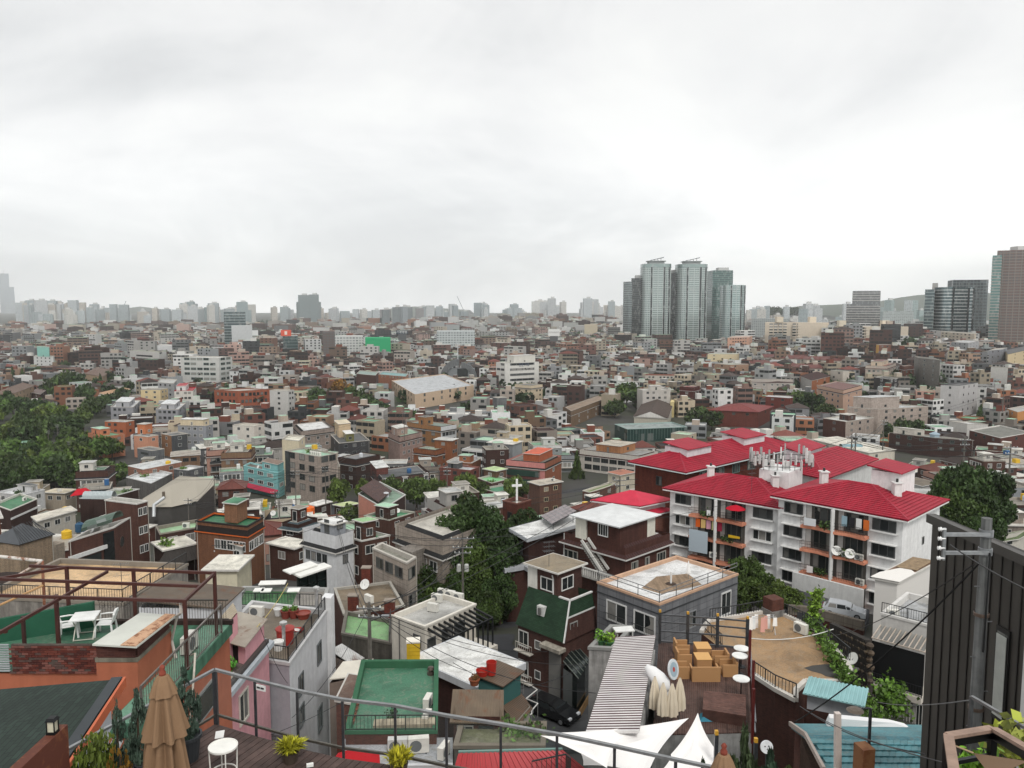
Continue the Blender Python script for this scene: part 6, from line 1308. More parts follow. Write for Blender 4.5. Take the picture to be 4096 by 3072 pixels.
# ================================================================ the white apartment block with red roofs
RED=H('b8203a'); RED2=H('9c1d33')
def apartment():
 r=B4('white_apartment_block','right half of the white apartment block under a red tiled roof',I(950,612),I(1868,776),I(2140,650),'apartment block',d=82,near=True,lm='white apartment block')
 dl=r.p[3].y
 l=B4('white_apartment_block','left half of the white apartment block with laundry on its balconies',I(150,556),I(958,692),11.0,'apartment block',d=dl+.6,near=True)
 wc=H('ececeb'); fc=H('4a4c4d')
 for b,(wl,b0,b1,wr) in ((r,(.135,.245,.745,.865)),(l,(.13,.235,.71,.86))):
  b.walls('plaster',wc); b.hip(1.75,'tile',RED,.75,ridge=RED2,fascia=H('e3e3e1'),rows=15)
  a,t,ln=b.face('L'); n=Vector((t.y,-t.x)); ang=math.atan2(t.y,t.x); fh=2.75; rows=4
  for k in range(rows):
   z=b.zt-1.85-fh*k
   for s,w in ((wl,2.3),(wr,2.5)):
    b.window('L',ln*s,z,w,1.25,H('d9d9d7') if (k==1 and b is l) else fc,'3'); q=a+t*(ln*s)+n*.2
    b.part(MB().box((q.x,q.y,z-.1),(w+.25,.4,.12),ang),'sill','plaster',H('e4e4e2'))
    if k>0: b.part(MB().box((q.x,q.y,z+1.42),(w+.35,.5,.10),ang),'canopy','plaster',H('e6e6e4'))
  # balconies; the shade behind them is painted as a flat dark panel
  x0,x1=ln*b0,ln*b1; mid=(x0+x1)/2
  def W(x,o,z,a=a,t=t,n=n): q=a+t*x+n*o; return (q.x,q.y,z)
  for k in range(rows):
   zf=b.zt-2.72-fh*k; zc=zf+2.45
   b.part(MB().face([W(x0,.012,zf),W(x1,.012,zf),W(x1,.012,zc),W(x0,.012,zc)]),'recess_shade','paint',H('55524e'))
   for (u0,u1) in ((x0+.9,mid-.25),(mid+1.0,x1-.35)):
    b.window('L',(u0+u1)/2,zf+.05,u1-u0,2.2,H('5b5a57'),'3',out=.02)
   for u in (x0+.35,mid+.55): b.part(MB().face([W(u-.3,.03,zf),W(u+.3,.03,zf),W(u+.3,.03,zc),W(u-.3,.03,zc)]),'pier','plaster',H('cfcdc9'))
   N_=14; fr=[]
   for i in range(N_+1):
    x=x0-.15+(x1-x0+.3)*i/N_; fr.append((x,.95+.16*math.cos(i/N_*4*math.pi)))
   m=MB();
   for (xa,oa),(xb,ob) in zip(fr,fr[1:]): m.hexa([W(xa,0.015,zf-.32),W(xa,oa,zf-.32),W(xb,ob,zf-.32),W(xb,0.015,zf-.32)],[W(xa,0.015,zf),W(xa,oa,zf),W(xb,ob,zf),W(xb,0.015,zf)])
   b.part(m,'balcony_slab','plaster',H('dc9275'))
   if k<3:
    m=MB()
    for i,((xa,oa),(xb,ob)) in enumerate(zip(fr,fr[1:])):
     for zz in (.25,.6,.95): m.bar(W(xa,oa-.05,zf+zz),W(xb,ob-.05,zf+zz),.035)
     for s_ in range(3): xx,oo=xa+(xb-xa)*s_/3,oa+(ob-oa)*s_/3; m.bar(W(xx,oo-.05,zf),W(xx,oo-.05,zf+.95),.022)
    b.part(m,'balcony_railing','paint',H('2f2e2d'))
  q0,q1=W(mid,1.0,b.zb),W(mid,1.0,b.zt-.3); b.part(MB().bar(q0,q1,.34),'column','plaster',H('e0e0de'))
  if b is r: b.part(MB().hexa([W(x0-.5,1.6,b.zb),W(x1+.5,1.6,b.zb),W(x1+.5,1.9,b.zb),W(x0-.5,1.9,b.zb)][::-1],[W(x0-.5,1.6,CZ+1.5),W(x1+.5,1.6,CZ+1.5),W(x1+.5,1.9,CZ+1.5),W(x0-.5,1.9,CZ+1.5)][::-1]),'garden_wall','plaster',H('dededc'))
  b.W=W; b.x=(x0,x1,mid,fh)
  for i,(s,side) in enumerate(((.14,0),(.8,0))):
   c=Vector(b.P(b.la*.5,b.lb*(.2+.6*i),b.zt+1.1)); b.part(MB().box(c+Vector((0,0,.5)),(.8,.8,1.6)),'chimney','plaster',H('e3e3e1')); b.part(MB().box(c+Vector((0,0,1.35)),(1.05,1.05,.14)),'chimney_cap','plaster',H('dededc')); b.part(MB().tube([c+Vector((0,0,1.4)),c+Vector((0,0,1.8))],.14,8),'flue','metal',H('4a4a4a'))
 r.window('R',r.la*.55,r.zt-4.2,.6,.9,H('8a8a88'),'1')
 # stair tower with its own little red roof on the right half
 c=[r.P(i,j,0) for i,j in ((r.la*.55,r.lb*.20),(r.la*.98,r.lb*.20),(r.la*.98,r.lb*.42),(r.la*.55,r.lb*.42))]
 tw=r.part(MB().prism(c,r.zt,r.zt+3.4),'stair_tower','plaster',wc); cc=inset([V2(p) for p in c],-.4)
 r.part(MB().hexa([(p.x,p.y,r.zt+3.4+(.0 if k in(0,1) else .45)) for k,p in enumerate(cc)],[(p.x,p.y,r.zt+3.52+(.0 if k in(0,1) else .5)) for k,p in enumerate(cc)]),'tower_roof','tile',RED,tw)
 # white box with phone masts on the left half
 c=[l.P(i,j,0) for i,j in ((l.la*.55,l.lb*.10),(l.la*.98,l.lb*.10),(l.la*.98,l.lb*.36),(l.la*.55,l.lb*.36))]
 l.part(MB().prism(c,l.zt,l.zt+2.9),'stair_tower','plaster',wc)
 top=l.zt+2.9; cx=sum(p[0] for p in c)/4; cy=sum(p[1] for p in c)/4; rr=random.Random(4)
 t=thing('antenna_cluster','dense cluster of white phone antennas on the apartment roof','antenna',(cx,cy,top))
 m=MB();
 for k in range(2): z=top+.5+k*1.0; m.tube([(cx+3.9*math.cos(i*.5236),cy+1.9*math.sin(i*.5236),z) for i in range(13)],.05,5)
 m.obj('platform_ring','metal',t,H('5a5a5a'))
 for k in range(30):
  a=k*.2094+rr.uniform(-.05,.05); x,y=cx+3.9*math.cos(a),cy+1.9*math.sin(a); hh=rr.uniform(1.0,1.9); z0=top+rr.uniform(.1,1.1)
  MB().tube([(x,y,top),(x,y,z0+hh+.2)],.035,5).obj('mast','metal',t,H('6a6a6a')); MB().box((x+.12*math.cos(a),y+.12*math.sin(a)-.05,z0+hh/2+.1),(.28,.16,hh),a).obj('panel','paint',t,H(rr.choice(['c9c9c7','a9aaa9','d9d9d7'])))
 for k in range(5): x,y=cx+rr.uniform(-2,2),cy+rr.uniform(-1,1); MB().box((x,y,top+.5),(.5,.4,1.0)).obj('equipment_box','paint',t,H('d0d0ce'))
 antenna('branching aerial standing on the left red roof slope',l.P(1.2,l.lb*.28,l.zt+.7),3.2)
 # balcony life
 W,(x0,x1,mid,fh)=l.W,l.x; zf=[l.zt-2.72-fh*k for k in range(4)]
 def cloth(label,b,x,o,z,w,h,col,name='hanging_cloth',cat='laundry'):
  p=[b.W(x-w/2,o,z-h),b.W(x+w/2,o,z-h+.08),b.W(x+w/2,o,z),b.W(x-w/2,o,z)]; q=[b.W(x-w/2,o+.05,z-h),b.W(x+w/2,o+.05,z-h+.08),b.W(x+w/2,o+.05,z),b.W(x-w/2,o+.05,z)]
  return tag(MB().hexa(p,q).obj(name,'fabric',None,H(col)),label,cat,'laundry on the apartment balconies')
 cloth('large pale blue blanket hanging from a left apartment balcony',l,x0+1.35,1.2,zf[1]+.9,2.6,2.9,'b9c6cf')
 for k,(c_,nm) in enumerate((('d9642a','orange'),('d9b777','sand yellow'),('d9a0b0','pink'),('e0d9a0','pale yellow'),('a8324a','crimson'))): cloth('%s towel in the row above the blue blanket'%nm,l,x0+1.0+k*.75,.7,zf[1]+2.3,.62,1.15,c_)
 for k in range(2): cloth('small white cloth on the top left balcony railing, %s one'%('left','right')[k],l,x0+2.6+k*.9,1.0,zf[0]+.95,.5,.7,'e9e9e7')
 cloth('yellow cloth on the second balcony, right of the column',l,mid+2.6,1.05,zf[1]+1.1,1.5,.35,'d9b02c')
 for k,(c_,nm) in enumerate((('8fa9b5','grey blue'),('2b2b2f','black'),('d9d9d7','white'),('c96a30','orange brown'))): cloth('%s garment hanging on the top right balcony'%nm,r,r.x[2]+1.2+k*.8,.7,r.zt-2.72+1.9,.6,1.2,c_)
 cloth('white cloth on the third balcony railing of the right half',r,r.x[0]+1.2,1.15,r.zt-2.72-2*fh+.95,.7,.8,'e3dcda'); cloth('white striped sheet over the top left railing of the right half',r,r.x[0]+1.0,1.15,r.zt-2.72+1.0,1.4,.9,'d5d8da')
 x,y,z=l.W(mid+2.7,1.0,zf[0]+1.0); t=thing('red_parasol','small open red parasol on the top balcony of the left half','parasol',(x,y,z-1)); MB().tube([(x,y,z-1),(x,y,z+1.25)],.03,6).obj('pole','metal',t,H('8a8a88')); MB().lathe((x,y,z+.75),[(1.25,0),(.7,.28),(.02,.5)],8).obj('canopy','fabric',t,H('b01c2e'))
 for k,(x,row) in enumerate(((mid+1.3,1),(mid+2.9,1))): p=r.W(r.x[2]+.6+k*1.5,1.0,r.zt-2.72-fh*1+.1); dish('satellite dish on the second balcony of the right half, %s one'%('left','right')[k],p,R(250),.55)
 for k,(s_,row) in enumerate(((.55,1),(.75,1),(.78,2))): p=r.W(r.x[0]+(r.x[1]-r.x[0])*s_+1.2,.75,r.zt-2.72-fh*row+.02); aircon('balcony outdoor unit of the right apartment half, number %s from the top'%('one','two','three')[k],p,math.atan2(r.face('L')[1].y,r.face('L')[1].x),.9)
 p=l.W(x0+3.2,.8,zf[2]+.4); aircon('outdoor unit among leaves on the lower left balcony',p,0,.9)
 for k,(b,f,row,nm) in enumerate(((l,.62,1,'second balcony of the left half'),(l,.2,0,'top balcony of the left half'),(r,.3,0,'top balcony of the right half'),(r,.62,1,'second balcony of the right half'),(r,.2,2,'third balcony of the right half'),(l,.8,2,'third balcony of the left half'))):
  x=b.x[0]+(b.x[1]-b.x[0])*f; foliage('balcony_plants','leafy pot plants on the '+nm,'plants',[b.W(x+.25*i,.8,b.zt-2.72-fh*row+.3+.25*(i%2)) for i in range(6)],.16,H('4a6030'),150,k+40,'balcony plants',spread=.16)
 return r,l
apt_r,apt_l=apartment()
def nearB(name,label,L,C,R_,wall,roof,**k):
 pass
# buildings behind the apartment with the same red metal roofs
b=B4('red_roof_brick_block','brown brick block under a big red roof behind the white apartment',Hv(1600,425),Hv(2030,505),I(1060,250),'apartment block',d=112,near=True,lm='red roofed brick block')
b.walls('brick',H('6e3527')); b.hip(2.0,'tile',RED,.8,ridge=RED2,fascia=H('cfdcdc'),rows=13)
b.window('L',b.lb*.5,b.zt-2.9,1.1,1.4,H('3a3c3e'),'2'); b.window('L',b.lb*.5,b.zt-7.4,1.1,1.4,H('e4e4e2'),'2'); b.grid('R',6,3,2.0,1.4,2.9,2.1,H('5d7d78'),'3')
for i,(j0,j1) in enumerate(((.12,.34),(.62,.86))):
 q=b.block(b.la*j0,b.la*(j0+.2),b.lb*.25,b.lb*.7,b.zt,b.zt+2.4,'plaster',H('d6d6d8'),'stair_tower'); b.slope([b.P(b.la*j0-.2,b.lb*.22,b.zt+2.4),b.P(b.la*(j0+.2)+.2,b.lb*.22,b.zt+2.4),b.P(b.la*(j0+.2)+.2,b.lb*.73,b.zt+3.0),b.P(b.la*j0-.2,b.lb*.73,b.zt+3.0)],'tower_roof','tile',RED,.12,q)
b=B4('red_roof_rear_block','red metal roofed block directly behind the white apartment',I(905,400),I(1280,480),I(1640,345),'apartment block',d=103,near=True,ortho=False)
b.walls('plaster',H('d0d0ce')); b.hip(1.8,'tile',RED,.7,ridge=RED2,rows=12); q=b.block(b.la*.1,b.la*.5,b.lb*.55,b.lb*.9,b.zt,b.zt+2.4,'plaster',H('d6d6d8'),'stair_tower'); b.slope([b.P(b.la*.08,b.lb*.5,b.zt+2.4),b.P(b.la*.53,b.lb*.5,b.zt+2.5),b.P(b.la*.53,b.lb*.95,b.zt+3.1),b.P(b.la*.08,b.lb*.95,b.zt+3.0)],'tower_roof','tile',RED,.12,q)
b=B4('red_hip_roof_house','low brick house with wide overlapping red metal roofs left of the apartment',Hv(1240,838),Hv(1640,890),Hv(1900,835),'house',d=102,near=True,ortho=False,lm='wide red metal roof')
b.walls('brick',H('8a5a4c')); b.hip(.9,'panel',H('c42a44'),.5,fascia=H('dcdcda'))
c=[b.P(i,j,0) for i,j in ((b.la*.12,b.lb*.1),(b.la*1.0,b.lb*.1),(b.la*1.0,b.lb*.95),(b.la*.12,b.lb*.95))]; b.part(MB().prism(c,b.zt+.2,b.zt+1.3),'clerestory','plaster',H('d9d9d6'))
b2=Bld('red_upper_roof','upper red metal roof above the wide red roof house','roof',[V2(p) for p in c],b.zt+1.3,b.zt+1.25,near=True); b2.hip(1.3,'panel',H('c42a44'),.7,fascia=H('dcdcda'))
# ---- tiled brick house with outside stairs
b=B4('tiled_brick_house','brown brick house with a cream rooftop room and white outside stairs',Hv(985,1045),Hv(1515,1175),Hv(1900,1060),'house',d=83,near=True,lm='outside stair house')
br=H('5d3a32'); b.walls('brick',br); b.mansard(1.1,.9,'tile',H('4b2b27'),.4,eave=H('cfcdc9'),top=H('cfcfcb'))
pz=b.zf; ph=b.block(b.la*.02,b.la*.62,b.lb*.1,b.lb*.62,pz,pz+2.6,'brick',br,'rooftop_room'); b.block(-.02,b.la*.64,b.lb*.62,b.lb*.8,pz,pz+2.55,'plaster',H('e2dfd2'),'cream_wing'); b.block(b.la*.62,b.la*.80,b.lb*.1,b.lb*.62,pz,pz+2.5,'plaster',H('e2dfd2'),'cream_wing')
c=[V2(b.P(i,j,0)) for i,j in ((-.1,b.lb*.1),(b.la*.8,b.lb*.1),(b.la*.8,b.lb*.8),(-.1,b.lb*.8))]; rr_=Bld('rooftop_room_roof','pale low pitched roof of the cream rooftop room','roof',c,pz+2.62,pz+2.6,near=True); rr_.hip(.55,'panel',H('d6d8d8'),.5)
b.bwin(b.la*.02-.02,b.lb*.36,'L',pz+.9,1.4,1.4,H('efefed'),'4')
b.window('L',b.lb*.12,b.zt-3.4,2.2,1.5,H('b9b5ac'),'3'); b.window('L',b.lb*.14,b.zt-6.3,2.4,1.4,H('b9b5ac'),'3')
for s,w in ((.2,1.2),(.48,.8),(.8,1.7)): b.window('R',b.la*s,b.zt-3.2,w,1.4,H('b3b0a8'),'3')
b.pipe('L',.1,H('d0d0ce')); a,t,ln=b.face('L'); n=Vector((t.y,-t.x))
for k in range(16):
 q=a+t*(ln*.42+k*.19)+n*.7; m=MB(); m.box((q.x,q.y,b.zt-.5-k*.19),(.24,1.1,.16),math.atan2(t.y,t.x)); b.part(m,'stair_step','concrete',H('c2bfb8'))
for s_ in (.15,1.25):
 q0=a+t*(ln*.42)+n*s_; q1=a+t*(ln*.42+3.0)+n*s_; b.part(MB().bar((q0.x,q0.y,b.zt+.1),(q1.x,q1.y,b.zt-2.8),.14,.3),'stair_stringer','plaster',H('d5d3ce'))
q0=a+t*(ln*.30)+n*.9; q1=a+t*(ln*.95)+n*.9; b.part(MB().bar((q0.x,q0.y,b.zt-3.7),(q1.x,q1.y,b.zt-3.7),1.7,.25),'landing','concrete',H('c9c6bf'))
m=MB()
for k in range(20): q=q0.lerp(q1,k/19)+n*.8; m.bar((q.x,q.y,b.zt-3.6),(q.x,q.y,b.zt-2.8),.09)
qa,qb=q0+n*.8,q1+n*.8; m.bar((qa.x,qa.y,b.zt-2.75),(qb.x,qb.y,b.zt-2.75),.14); b.part(m,'balustrade','plaster',H('d9d7d2'))
q=b.P(b.la*.66,b.lb*.05,pz); tank('small red brown roof tank beside the cream rooftop room',(b.P(b.la*.93,b.lb*.3,pz)),.4,.6,'9a4438')
# ---- white roof house with solar panel
b=B4('solar_roof_house','brick house with a white flat roof carrying a solar panel',Hv(560,1030),Hv(680,1100),Hv(1165,960),'house',d=90,near=True,ortho=False,lm='solar panel house')
b.walls('brick',H('4b302b')); b.slab(H('e2e2e0'),.6,.4,edge=H('b9bcc0')); zt=b.zt+.4
b.window('L',b.lb*.4,b.zt-2.2,1.2,1.5,H('8a8c8e'),'2'); b.part(MB().prism([V2(b.P(i,j,0)) for i,j in ((-.5,-.9),(b.la+.2,-.9),(b.la+.2,b.lb+4),(-3.2,b.lb+4),(-3.2,b.lb*.3),(-.5,b.lb*.1))],b.zt-3.6,b.zt-3.1),'balcony_slab','plaster',H('b9bcc0'))
b.part(MB().prism([V2(b.P(i,j,0)) for i,j in ((-2.6,b.lb*.4),(-.01,b.lb*.1),(-.01,b.lb+3.6),(-2.6,b.lb+3.6))],b.zb,b.zt-3.62),'lower_wall','brick',H('5a3a32'))
s=thing('solar_array','tilted solar panel array on the white flat roof','solar panel',b.P(b.la*.55,b.lb*.5,zt)); c=[at_d(p,d_) for p,d_ in ((Hv(880,965),92),(Hv(1095,850),96),(Hv(995,795),100),(Hv(780,893),97))]
MB().hexa([p-Vector((0,0,.08)) for p in c],c).obj('frame','metal',s,H('8a8d90'))
for i in range(6):
 for j in range(4):
  P=lambda u,v:(c[0].lerp(c[1],u)).lerp(c[3].lerp(c[2],u),v)+Vector((0,0,.03))
  if i in (2,3) and j==1 and False: continue
  MB().face([P(i/6+.008,j/4+.012),P((i+1)/6-.008,j/4+.012),P((i+1)/6-.008,(j+1)/4-.012),P(i/6+.008,(j+1)/4-.012)]).obj('solar_cell_panel','carpaint',s,H('6e5f60'))
for k,(u,v) in enumerate(((.1,.1),(.9,.1),(.9,.9),(.1,.9))): p=P(u,v); MB().bar(p-Vector((0,0,.05)),(p.x,p.y,zt),.09).obj('leg','metal',s,H('7a7d80'))
for k,j in enumerate((1.0,2.2)): aircon('outdoor unit on the left balcony of the solar panel house, %s one'%('near','far')[k],b.P(-2.2,b.lb+j,b.zt-3.1),R(-60),.9)
antenna('tall aerial in front of the solar panel house',(b.P(1.0,-3,b.zt-5)),4.5)
# ================================================================ houses of the middle distance, placed one by one
BR,BD='63443a','4b332d'
def roofit(b,spec,fc):
 p=spec.split(':'); k=p[0]; c=H(p[1])
 if k=='flat': b.flat(c,.5,H(p[2]) if len(p)>2 else H('bdb8af'))
 elif k=='slab': b.slab(c,.4,.22,edge=H(p[2]) if len(p)>2 else None)
 elif k=='sheet': b.slab(c,.3,.15,mt='sheet')
 elif k=='mans': b.mansard(min(2.2,(b.zt-b.zb)*.25),1.2,'shingle',c,.3,top=H(p[2]) if len(p)>2 else H('7d8a80'))
 elif k=='tskirt': b.mansard(1.0,.9,'tile',c,.5,top=H(p[2]) if len(p)>2 else H('9a9a92'))
 elif k=='hip': b.hip(min(2.6,.28*min(b.la,b.lb)),'shingle',c,.5,fascia=H('d9d6d0'))
 elif k=='tile': b.hip(min(2.4,.26*min(b.la,b.lb)),'tile',c,.5,ridge=tuple(x*.8 for x in c))
 elif k=='gable': b.hip(min(2.8,.3*min(b.la,b.lb)),'shingle',c,.4,gable=True,fascia=H('d9d6d0'))
def hb(name,label,L,C,R_,h,wall,roof,win=(3,3,2),fc='cfcfcb',over=None,pent=None,d=None,cat='house',lm=None,ortho=True,kind='2',ww=1.5,wh=1.25,fh=2.9,top=None,ac=0,group=None):
 b=B4(name,label,L,C,R_,cat,h=h,ortho=ortho,lm=lm,group=group)
 b.near=b.d<95
 wm,wcx=wall.split(':'); ov={k:(v.split(':')[0],H(v.split(':')[1])) for k,v in (over or {}).items()}
 b.walls(wm,H(wcx),over=ov); roofit(b,roof,fc)
 tp=top if top is not None else (2.0 if roof[:4] not in('mans',) else 1.9+min(2.2,(b.zt-b.zb)*.25))
 cl,cr,rows=win
 if cl: b.grid('L',cl,rows,ww,wh,fh,tp,H(fc),kind,.06)
 if cr: b.grid('R',cr,rows,ww,wh,fh,tp,H(fc),kind,.06)
 if pent:
  for q in (pent if isinstance(pent[0],(list,tuple)) else [pent]):
   i0,i1,j0,j1,hh,m,rc=q; zf=getattr(b,'zf',b.zt); mm,cc=m.split(':'); o=b.block(b.la*i0,b.la*i1,b.lb*j0,b.lb*j1,zf,zf+hh,mm,H(cc),'penthouse',roof=H(rc))
   b.bwin(b.la*(i0+i1)/2,b.lb*j0-.01,'R',zf+.8,min(1.3,b.la*(i1-i0)*.5),1.1,H(fc)); b.bwin(b.la*i0-.01,b.lb*(j0+j1)/2,'L',zf+.2,.9,1.9,H(fc),'1')
 if b.d<330:
  b.pipe('R',b.la*.97);
  if b.d<200: b.pipe('L',b.lb*.03)
 return b
# ---- left, near
b=hb('metal_roof_house','beige brick house with a dark grey seamed metal roof at the left edge',Fv(-70,1075),Fv(165,1138),Fv(455,1032),8,'brick:b09a82','flat:555555',(0,0,0),lm='dark metal roof house'); b.hip(1.9,'panel',H('4c4f53'),.25)
for k in range(14):
 x=b.la*k/13; b.part(MB().bar(b.P(x,-.24,b.zt+.04),b.P(min(max(x,b.la*.2),b.la*.8),b.lb*.48,b.zt+1.9),.05,.06),'roof_seam','panel',H('3c3e41'))
b.block(b.la*1.0,b.la*1.35,b.lb*.0,b.lb*.35,b.zb,b.zt-1.6,'brick',H('b3a595'),'chimney_stack')
b=hb('round_window_house','red brick house with round windows and a curved glass canopy',Fv(590,1115),Fv(985,990),Fv(1125,905),10,'brick:66443a','flat:8a857c:c9c6c0',(0,0,0),lm='round window house')
for k in range(2):
 a,t,ln=b.face('R'); n=Vector((t.y,-t.x)); q=a+t*(ln*.42)+n*.03; z=b.zt-2.6-k*3.6; up=Vector((0,0,1)); tt=Vector((t.x,t.y,0)); c=Vector((q.x,q.y,z)); b.part(MB().face([c+tt*math.cos(i*.3927)*.62+up*math.sin(i*.3927)*.72 for i in range(16)]),'round_window','glass'); m=MB(); m.tube([c+tt*math.cos(i*.3927)*.66+up*math.sin(i*.3927)*.76 for i in range(17)],.05,5); b.part(m,'round_frame','paint',H('4b332c'))
a,t,ln=b.face('L'); n=Vector((t.y,-t.x)); q=a+t*(ln*.86)+n*.05; b.part(MB().box((q.x,q.y,b.zt-4.6),(ln*.24,.1,8.4),math.atan2(t.y,t.x)),'glass_stair','glass'); q=a+t*(ln*.40)+n*.05; b.part(MB().box((q.x,q.y,b.zt-4.0),(ln*.55,.12,2.6),math.atan2(t.y,t.x)),'wide_window','glass'); b.part(MB().box((q.x,q.y,b.zt-2.2),(ln*.8,.4,.5),math.atan2(t.y,t.x)),'white_band','plaster',H('d9d9d7'))
m=MB(); pts=[]
for i in range(9):
 an=math.pi*i/8; pts.append((math.cos(an)*1.7,math.sin(an)*1.1))
for (x0,z0),(x1,z1) in zip(pts,pts[1:]): m.face([b.P(b.la*.5+x0,b.lb*.1,b.zt+.6+z0),b.P(b.la*.5+x1,b.lb*.1,b.zt+.6+z1),b.P(b.la*.5+x1,b.lb*.8,b.zt+.6+z1),b.P(b.la*.5+x0,b.lb*.8,b.zt+.6+z0)])
b.part(m,'curved_canopy','towerglass',H('5d6f64'))
for k,u in enumerate((690,755)): tank('blue plastic barrel on the terrace of the round window house, %s one'%('left','right')[k],on(Fv(u,1028),b.zf),.55,1.2,'2f5370')
hb('brick_corner_tower_house','tall red brick house with white windows behind the round window house',Fv(905,760),Fv(1180,790),Fv(1275,765),12,'brick:66443a','flat:8a9488:c9c6c0',(0,2,3),'e3e3e0')
m=MB()
# membrane hall
pz=at_d(Fv(1480,812),march(Fv(1480,812),8)).z; px=[Fv(1250,745),Fv(1262,812),Fv(1480,812),Fv(1690,765),Fv(1845,612),Fv(1845,572),Fv(1560,552)]; c=[at_z(p,pz) for p in px]; zb=min(terr(p.x,p.y) for p in c)
t=thing('membrane_hall','large hall with a pale grey tented membrane roof and dark ribbed walls','hall',(c[2].x,c[2].y,zb)); pk_=at_z(Fv(1470,712),pz); pk2=at_z(Fv(1690,620),pz); HANDX=[]
MB().prism([(p.x,p.y) for p in c],zb-1,pz-.1).obj('wall','panel',t,H('4d4b49'))
cc=inset([V2(p) for p in c],-.5); cen=Vector((pk_.x,pk_.y,pz+2.4)); cen2=Vector((pk2.x,pk2.y,pz+2.0))
for i in range(7):
 a_,b_=cc[i],cc[(i+1)%7]; ce=cen if i<3 or i==6 else cen2;
 if i in(2,6): MB().face([(a_.x,a_.y,pz),(b_.x,b_.y,pz),cen2,cen]).obj('roof_panel','fabric',t,H('a29c90')) if i==2 else MB().face([(a_.x,a_.y,pz),(b_.x,b_.y,pz),cen,cen2]).obj('roof_panel','fabric',t,H('9c968a'))
 else: MB().face([(a_.x,a_.y,pz),(b_.x,b_.y,pz),ce]).obj('roof_panel','fabric',t,H('a29c90'))
d0=at_z(Fv(1415,740),pz+1); m=MB(); m.tube([d0,d0+Vector((0,0,1.6))],.35,10); m.obj('vent_cap','metal',t,H('8a7f72')); m=MB(); dd=c[2].y; e1=at_d(Fv(1420,735),dd); e2=at_d(Fv(1330,800),dd-2); e3=at_d(Fv(1330,900),dd-3); m.tube([e1,e2,e3],.4,10); m.obj('exhaust_duct','metal',t,H('cfd2d3'))
HAND.append(type('X',(),dict(cen=V2(sum(c,Vector((0,0,0)))/7),rad=20,d=c[2].y,zt=pz,zb=zb,p=[V2(p) for p in c],lm='grey membrane hall',name='membrane_hall',root=t))())
b=hb('green_terrace_brick_house','brick house with a green painted roof terrace at the left edge',Fv(-60,790),Fv(90,845),Fv(322,745),8,'brick:'+BD,'flat:3f7a55:cfcdc4',(0,0,0)); b.part(MB().bar(b.P(0,-.1,b.zt-2.0),b.P(b.la,-.1,b.zt-2.0),.2,.4),'white_band','plaster',H('d9d9d7'))
hb('white_roof_house','low white house with a grey roof terrace at the left edge above the green terrace',Fv(-40,650),Fv(185,715),Fv(388,650),7,'plaster:c9c9c9','flat:d0d2d3:d0d0d0',(2,2,1),pent=(.5,.8,.1,.6,2.2,'plaster:cfcfcf','4b4d50'))
hb('cream_roof_house','small house with a cream slab roof left of the red awning',Fv(380,680),Fv(560,700),Fv(655,655),6,'plaster:a89c8c','slab:cfc3aa',(2,2,1))
hb('white_slab_shop','low shop with a broad white rusty slab roof left of the round window house',Fv(285,905),Fv(330,940),Fv(650,850),6,'plaster:b9b4aa','slab:d6cfc0',(1,3,1),ortho=False)
hb('roof_garden_house','brick house with a roof garden and clear tunnel greenhouse',Fv(690,740),Fv(905,745),Fv(1205,660),8,'brick:'+BD,'flat:6f7f5f:cfcfcb',(0,0,0),ortho=False)
q=at_z(Fv(850,735),b.zf); t=thing('tunnel_greenhouse','clear plastic tunnel greenhouse on the roof garden','greenhouse',(q.x,q.y,q.z)); m=MB()
for k in range(8):
 m.tube([(q.x-3.2+k*1.0,q.y+1.4*math.cos(i*.5236),q.z+1.6*math.sin(i*.5236)) for i in range(7)],.05,5)
m.obj('hoops','metal',t,H('b9bfc2')); m=MB()
for i in range(6): m.face([(q.x-3.2,q.y+1.38*math.cos(i*.5236),q.z+1.58*math.sin(i*.5236)),(q.x+3.8,q.y+1.38*math.cos(i*.5236),q.z+1.58*math.sin(i*.5236)),(q.x+3.8,q.y+1.38*math.cos((i+1)*.5236),q.z+1.58*math.sin((i+1)*.5236)),(q.x-3.2,q.y+1.38*math.cos((i+1)*.5236),q.z+1.58*math.sin((i+1)*.5236))])
m.obj('film','paint',t,H('aab4b6'))
q=at_z(Fv(690,690),b.zf+1); tag(MB().hexa([(q.x-2,q.y-1,q.z-.8),(q.x+2.4,q.y-1,q.z-.2),(q.x+2,q.y+1.5,q.z),(q.x-1.6,q.y+1.5,q.z-.4)],[(q.x-1.9,q.y-1,q.z-.7),(q.x+2.4,q.y-1,q.z-.1),(q.x+1,q.y+1.0,q.z+.9),(q.x-1.2,q.y+1.0,q.z+.6)]).obj('red_awning','fabric',None,H('b0202c')),'crumpled red awning left of the tunnel greenhouse','awning')
# centre-left near cluster
b=hb('cream_lean_house','small house with a cream sloped roof and dark tiled skirt',Fv(1330,1130),Fv(1420,1195),Fv(1680,1140),5,'brick:'+BD,'slab:e2ded0',(0,0,0),ortho=False); b.slope([b.P(-2.2,-2.4,b.zt-1.6),b.P(b.la+2.6,-2.4,b.zt-1.6),b.P(b.la+.5,-.3,b.zt-.1),b.P(0,-.3,b.zt-.1)],'skirt_roof','tile',H('3a3531'),.15); b.slope([b.P(b.la+.2,-.3,b.zt-.1),b.P(b.la+3,-2.4,b.zt-1.6),b.P(b.la+3,b.lb+1.5,b.zt-1.6),b.P(b.la+.2,b.lb,b.zt-.1)],'skirt_roof','tile',H('3a3531'),.15)
hb('cream_shed_house','cream plaster house with arched doorway and a pale lean-to roof',Fv(1775,1365),Fv(2045,1365),Fv(2165,1250),6,'plaster:d8d1b8','slab:e3dfd2',(0,0,0),ortho=False)
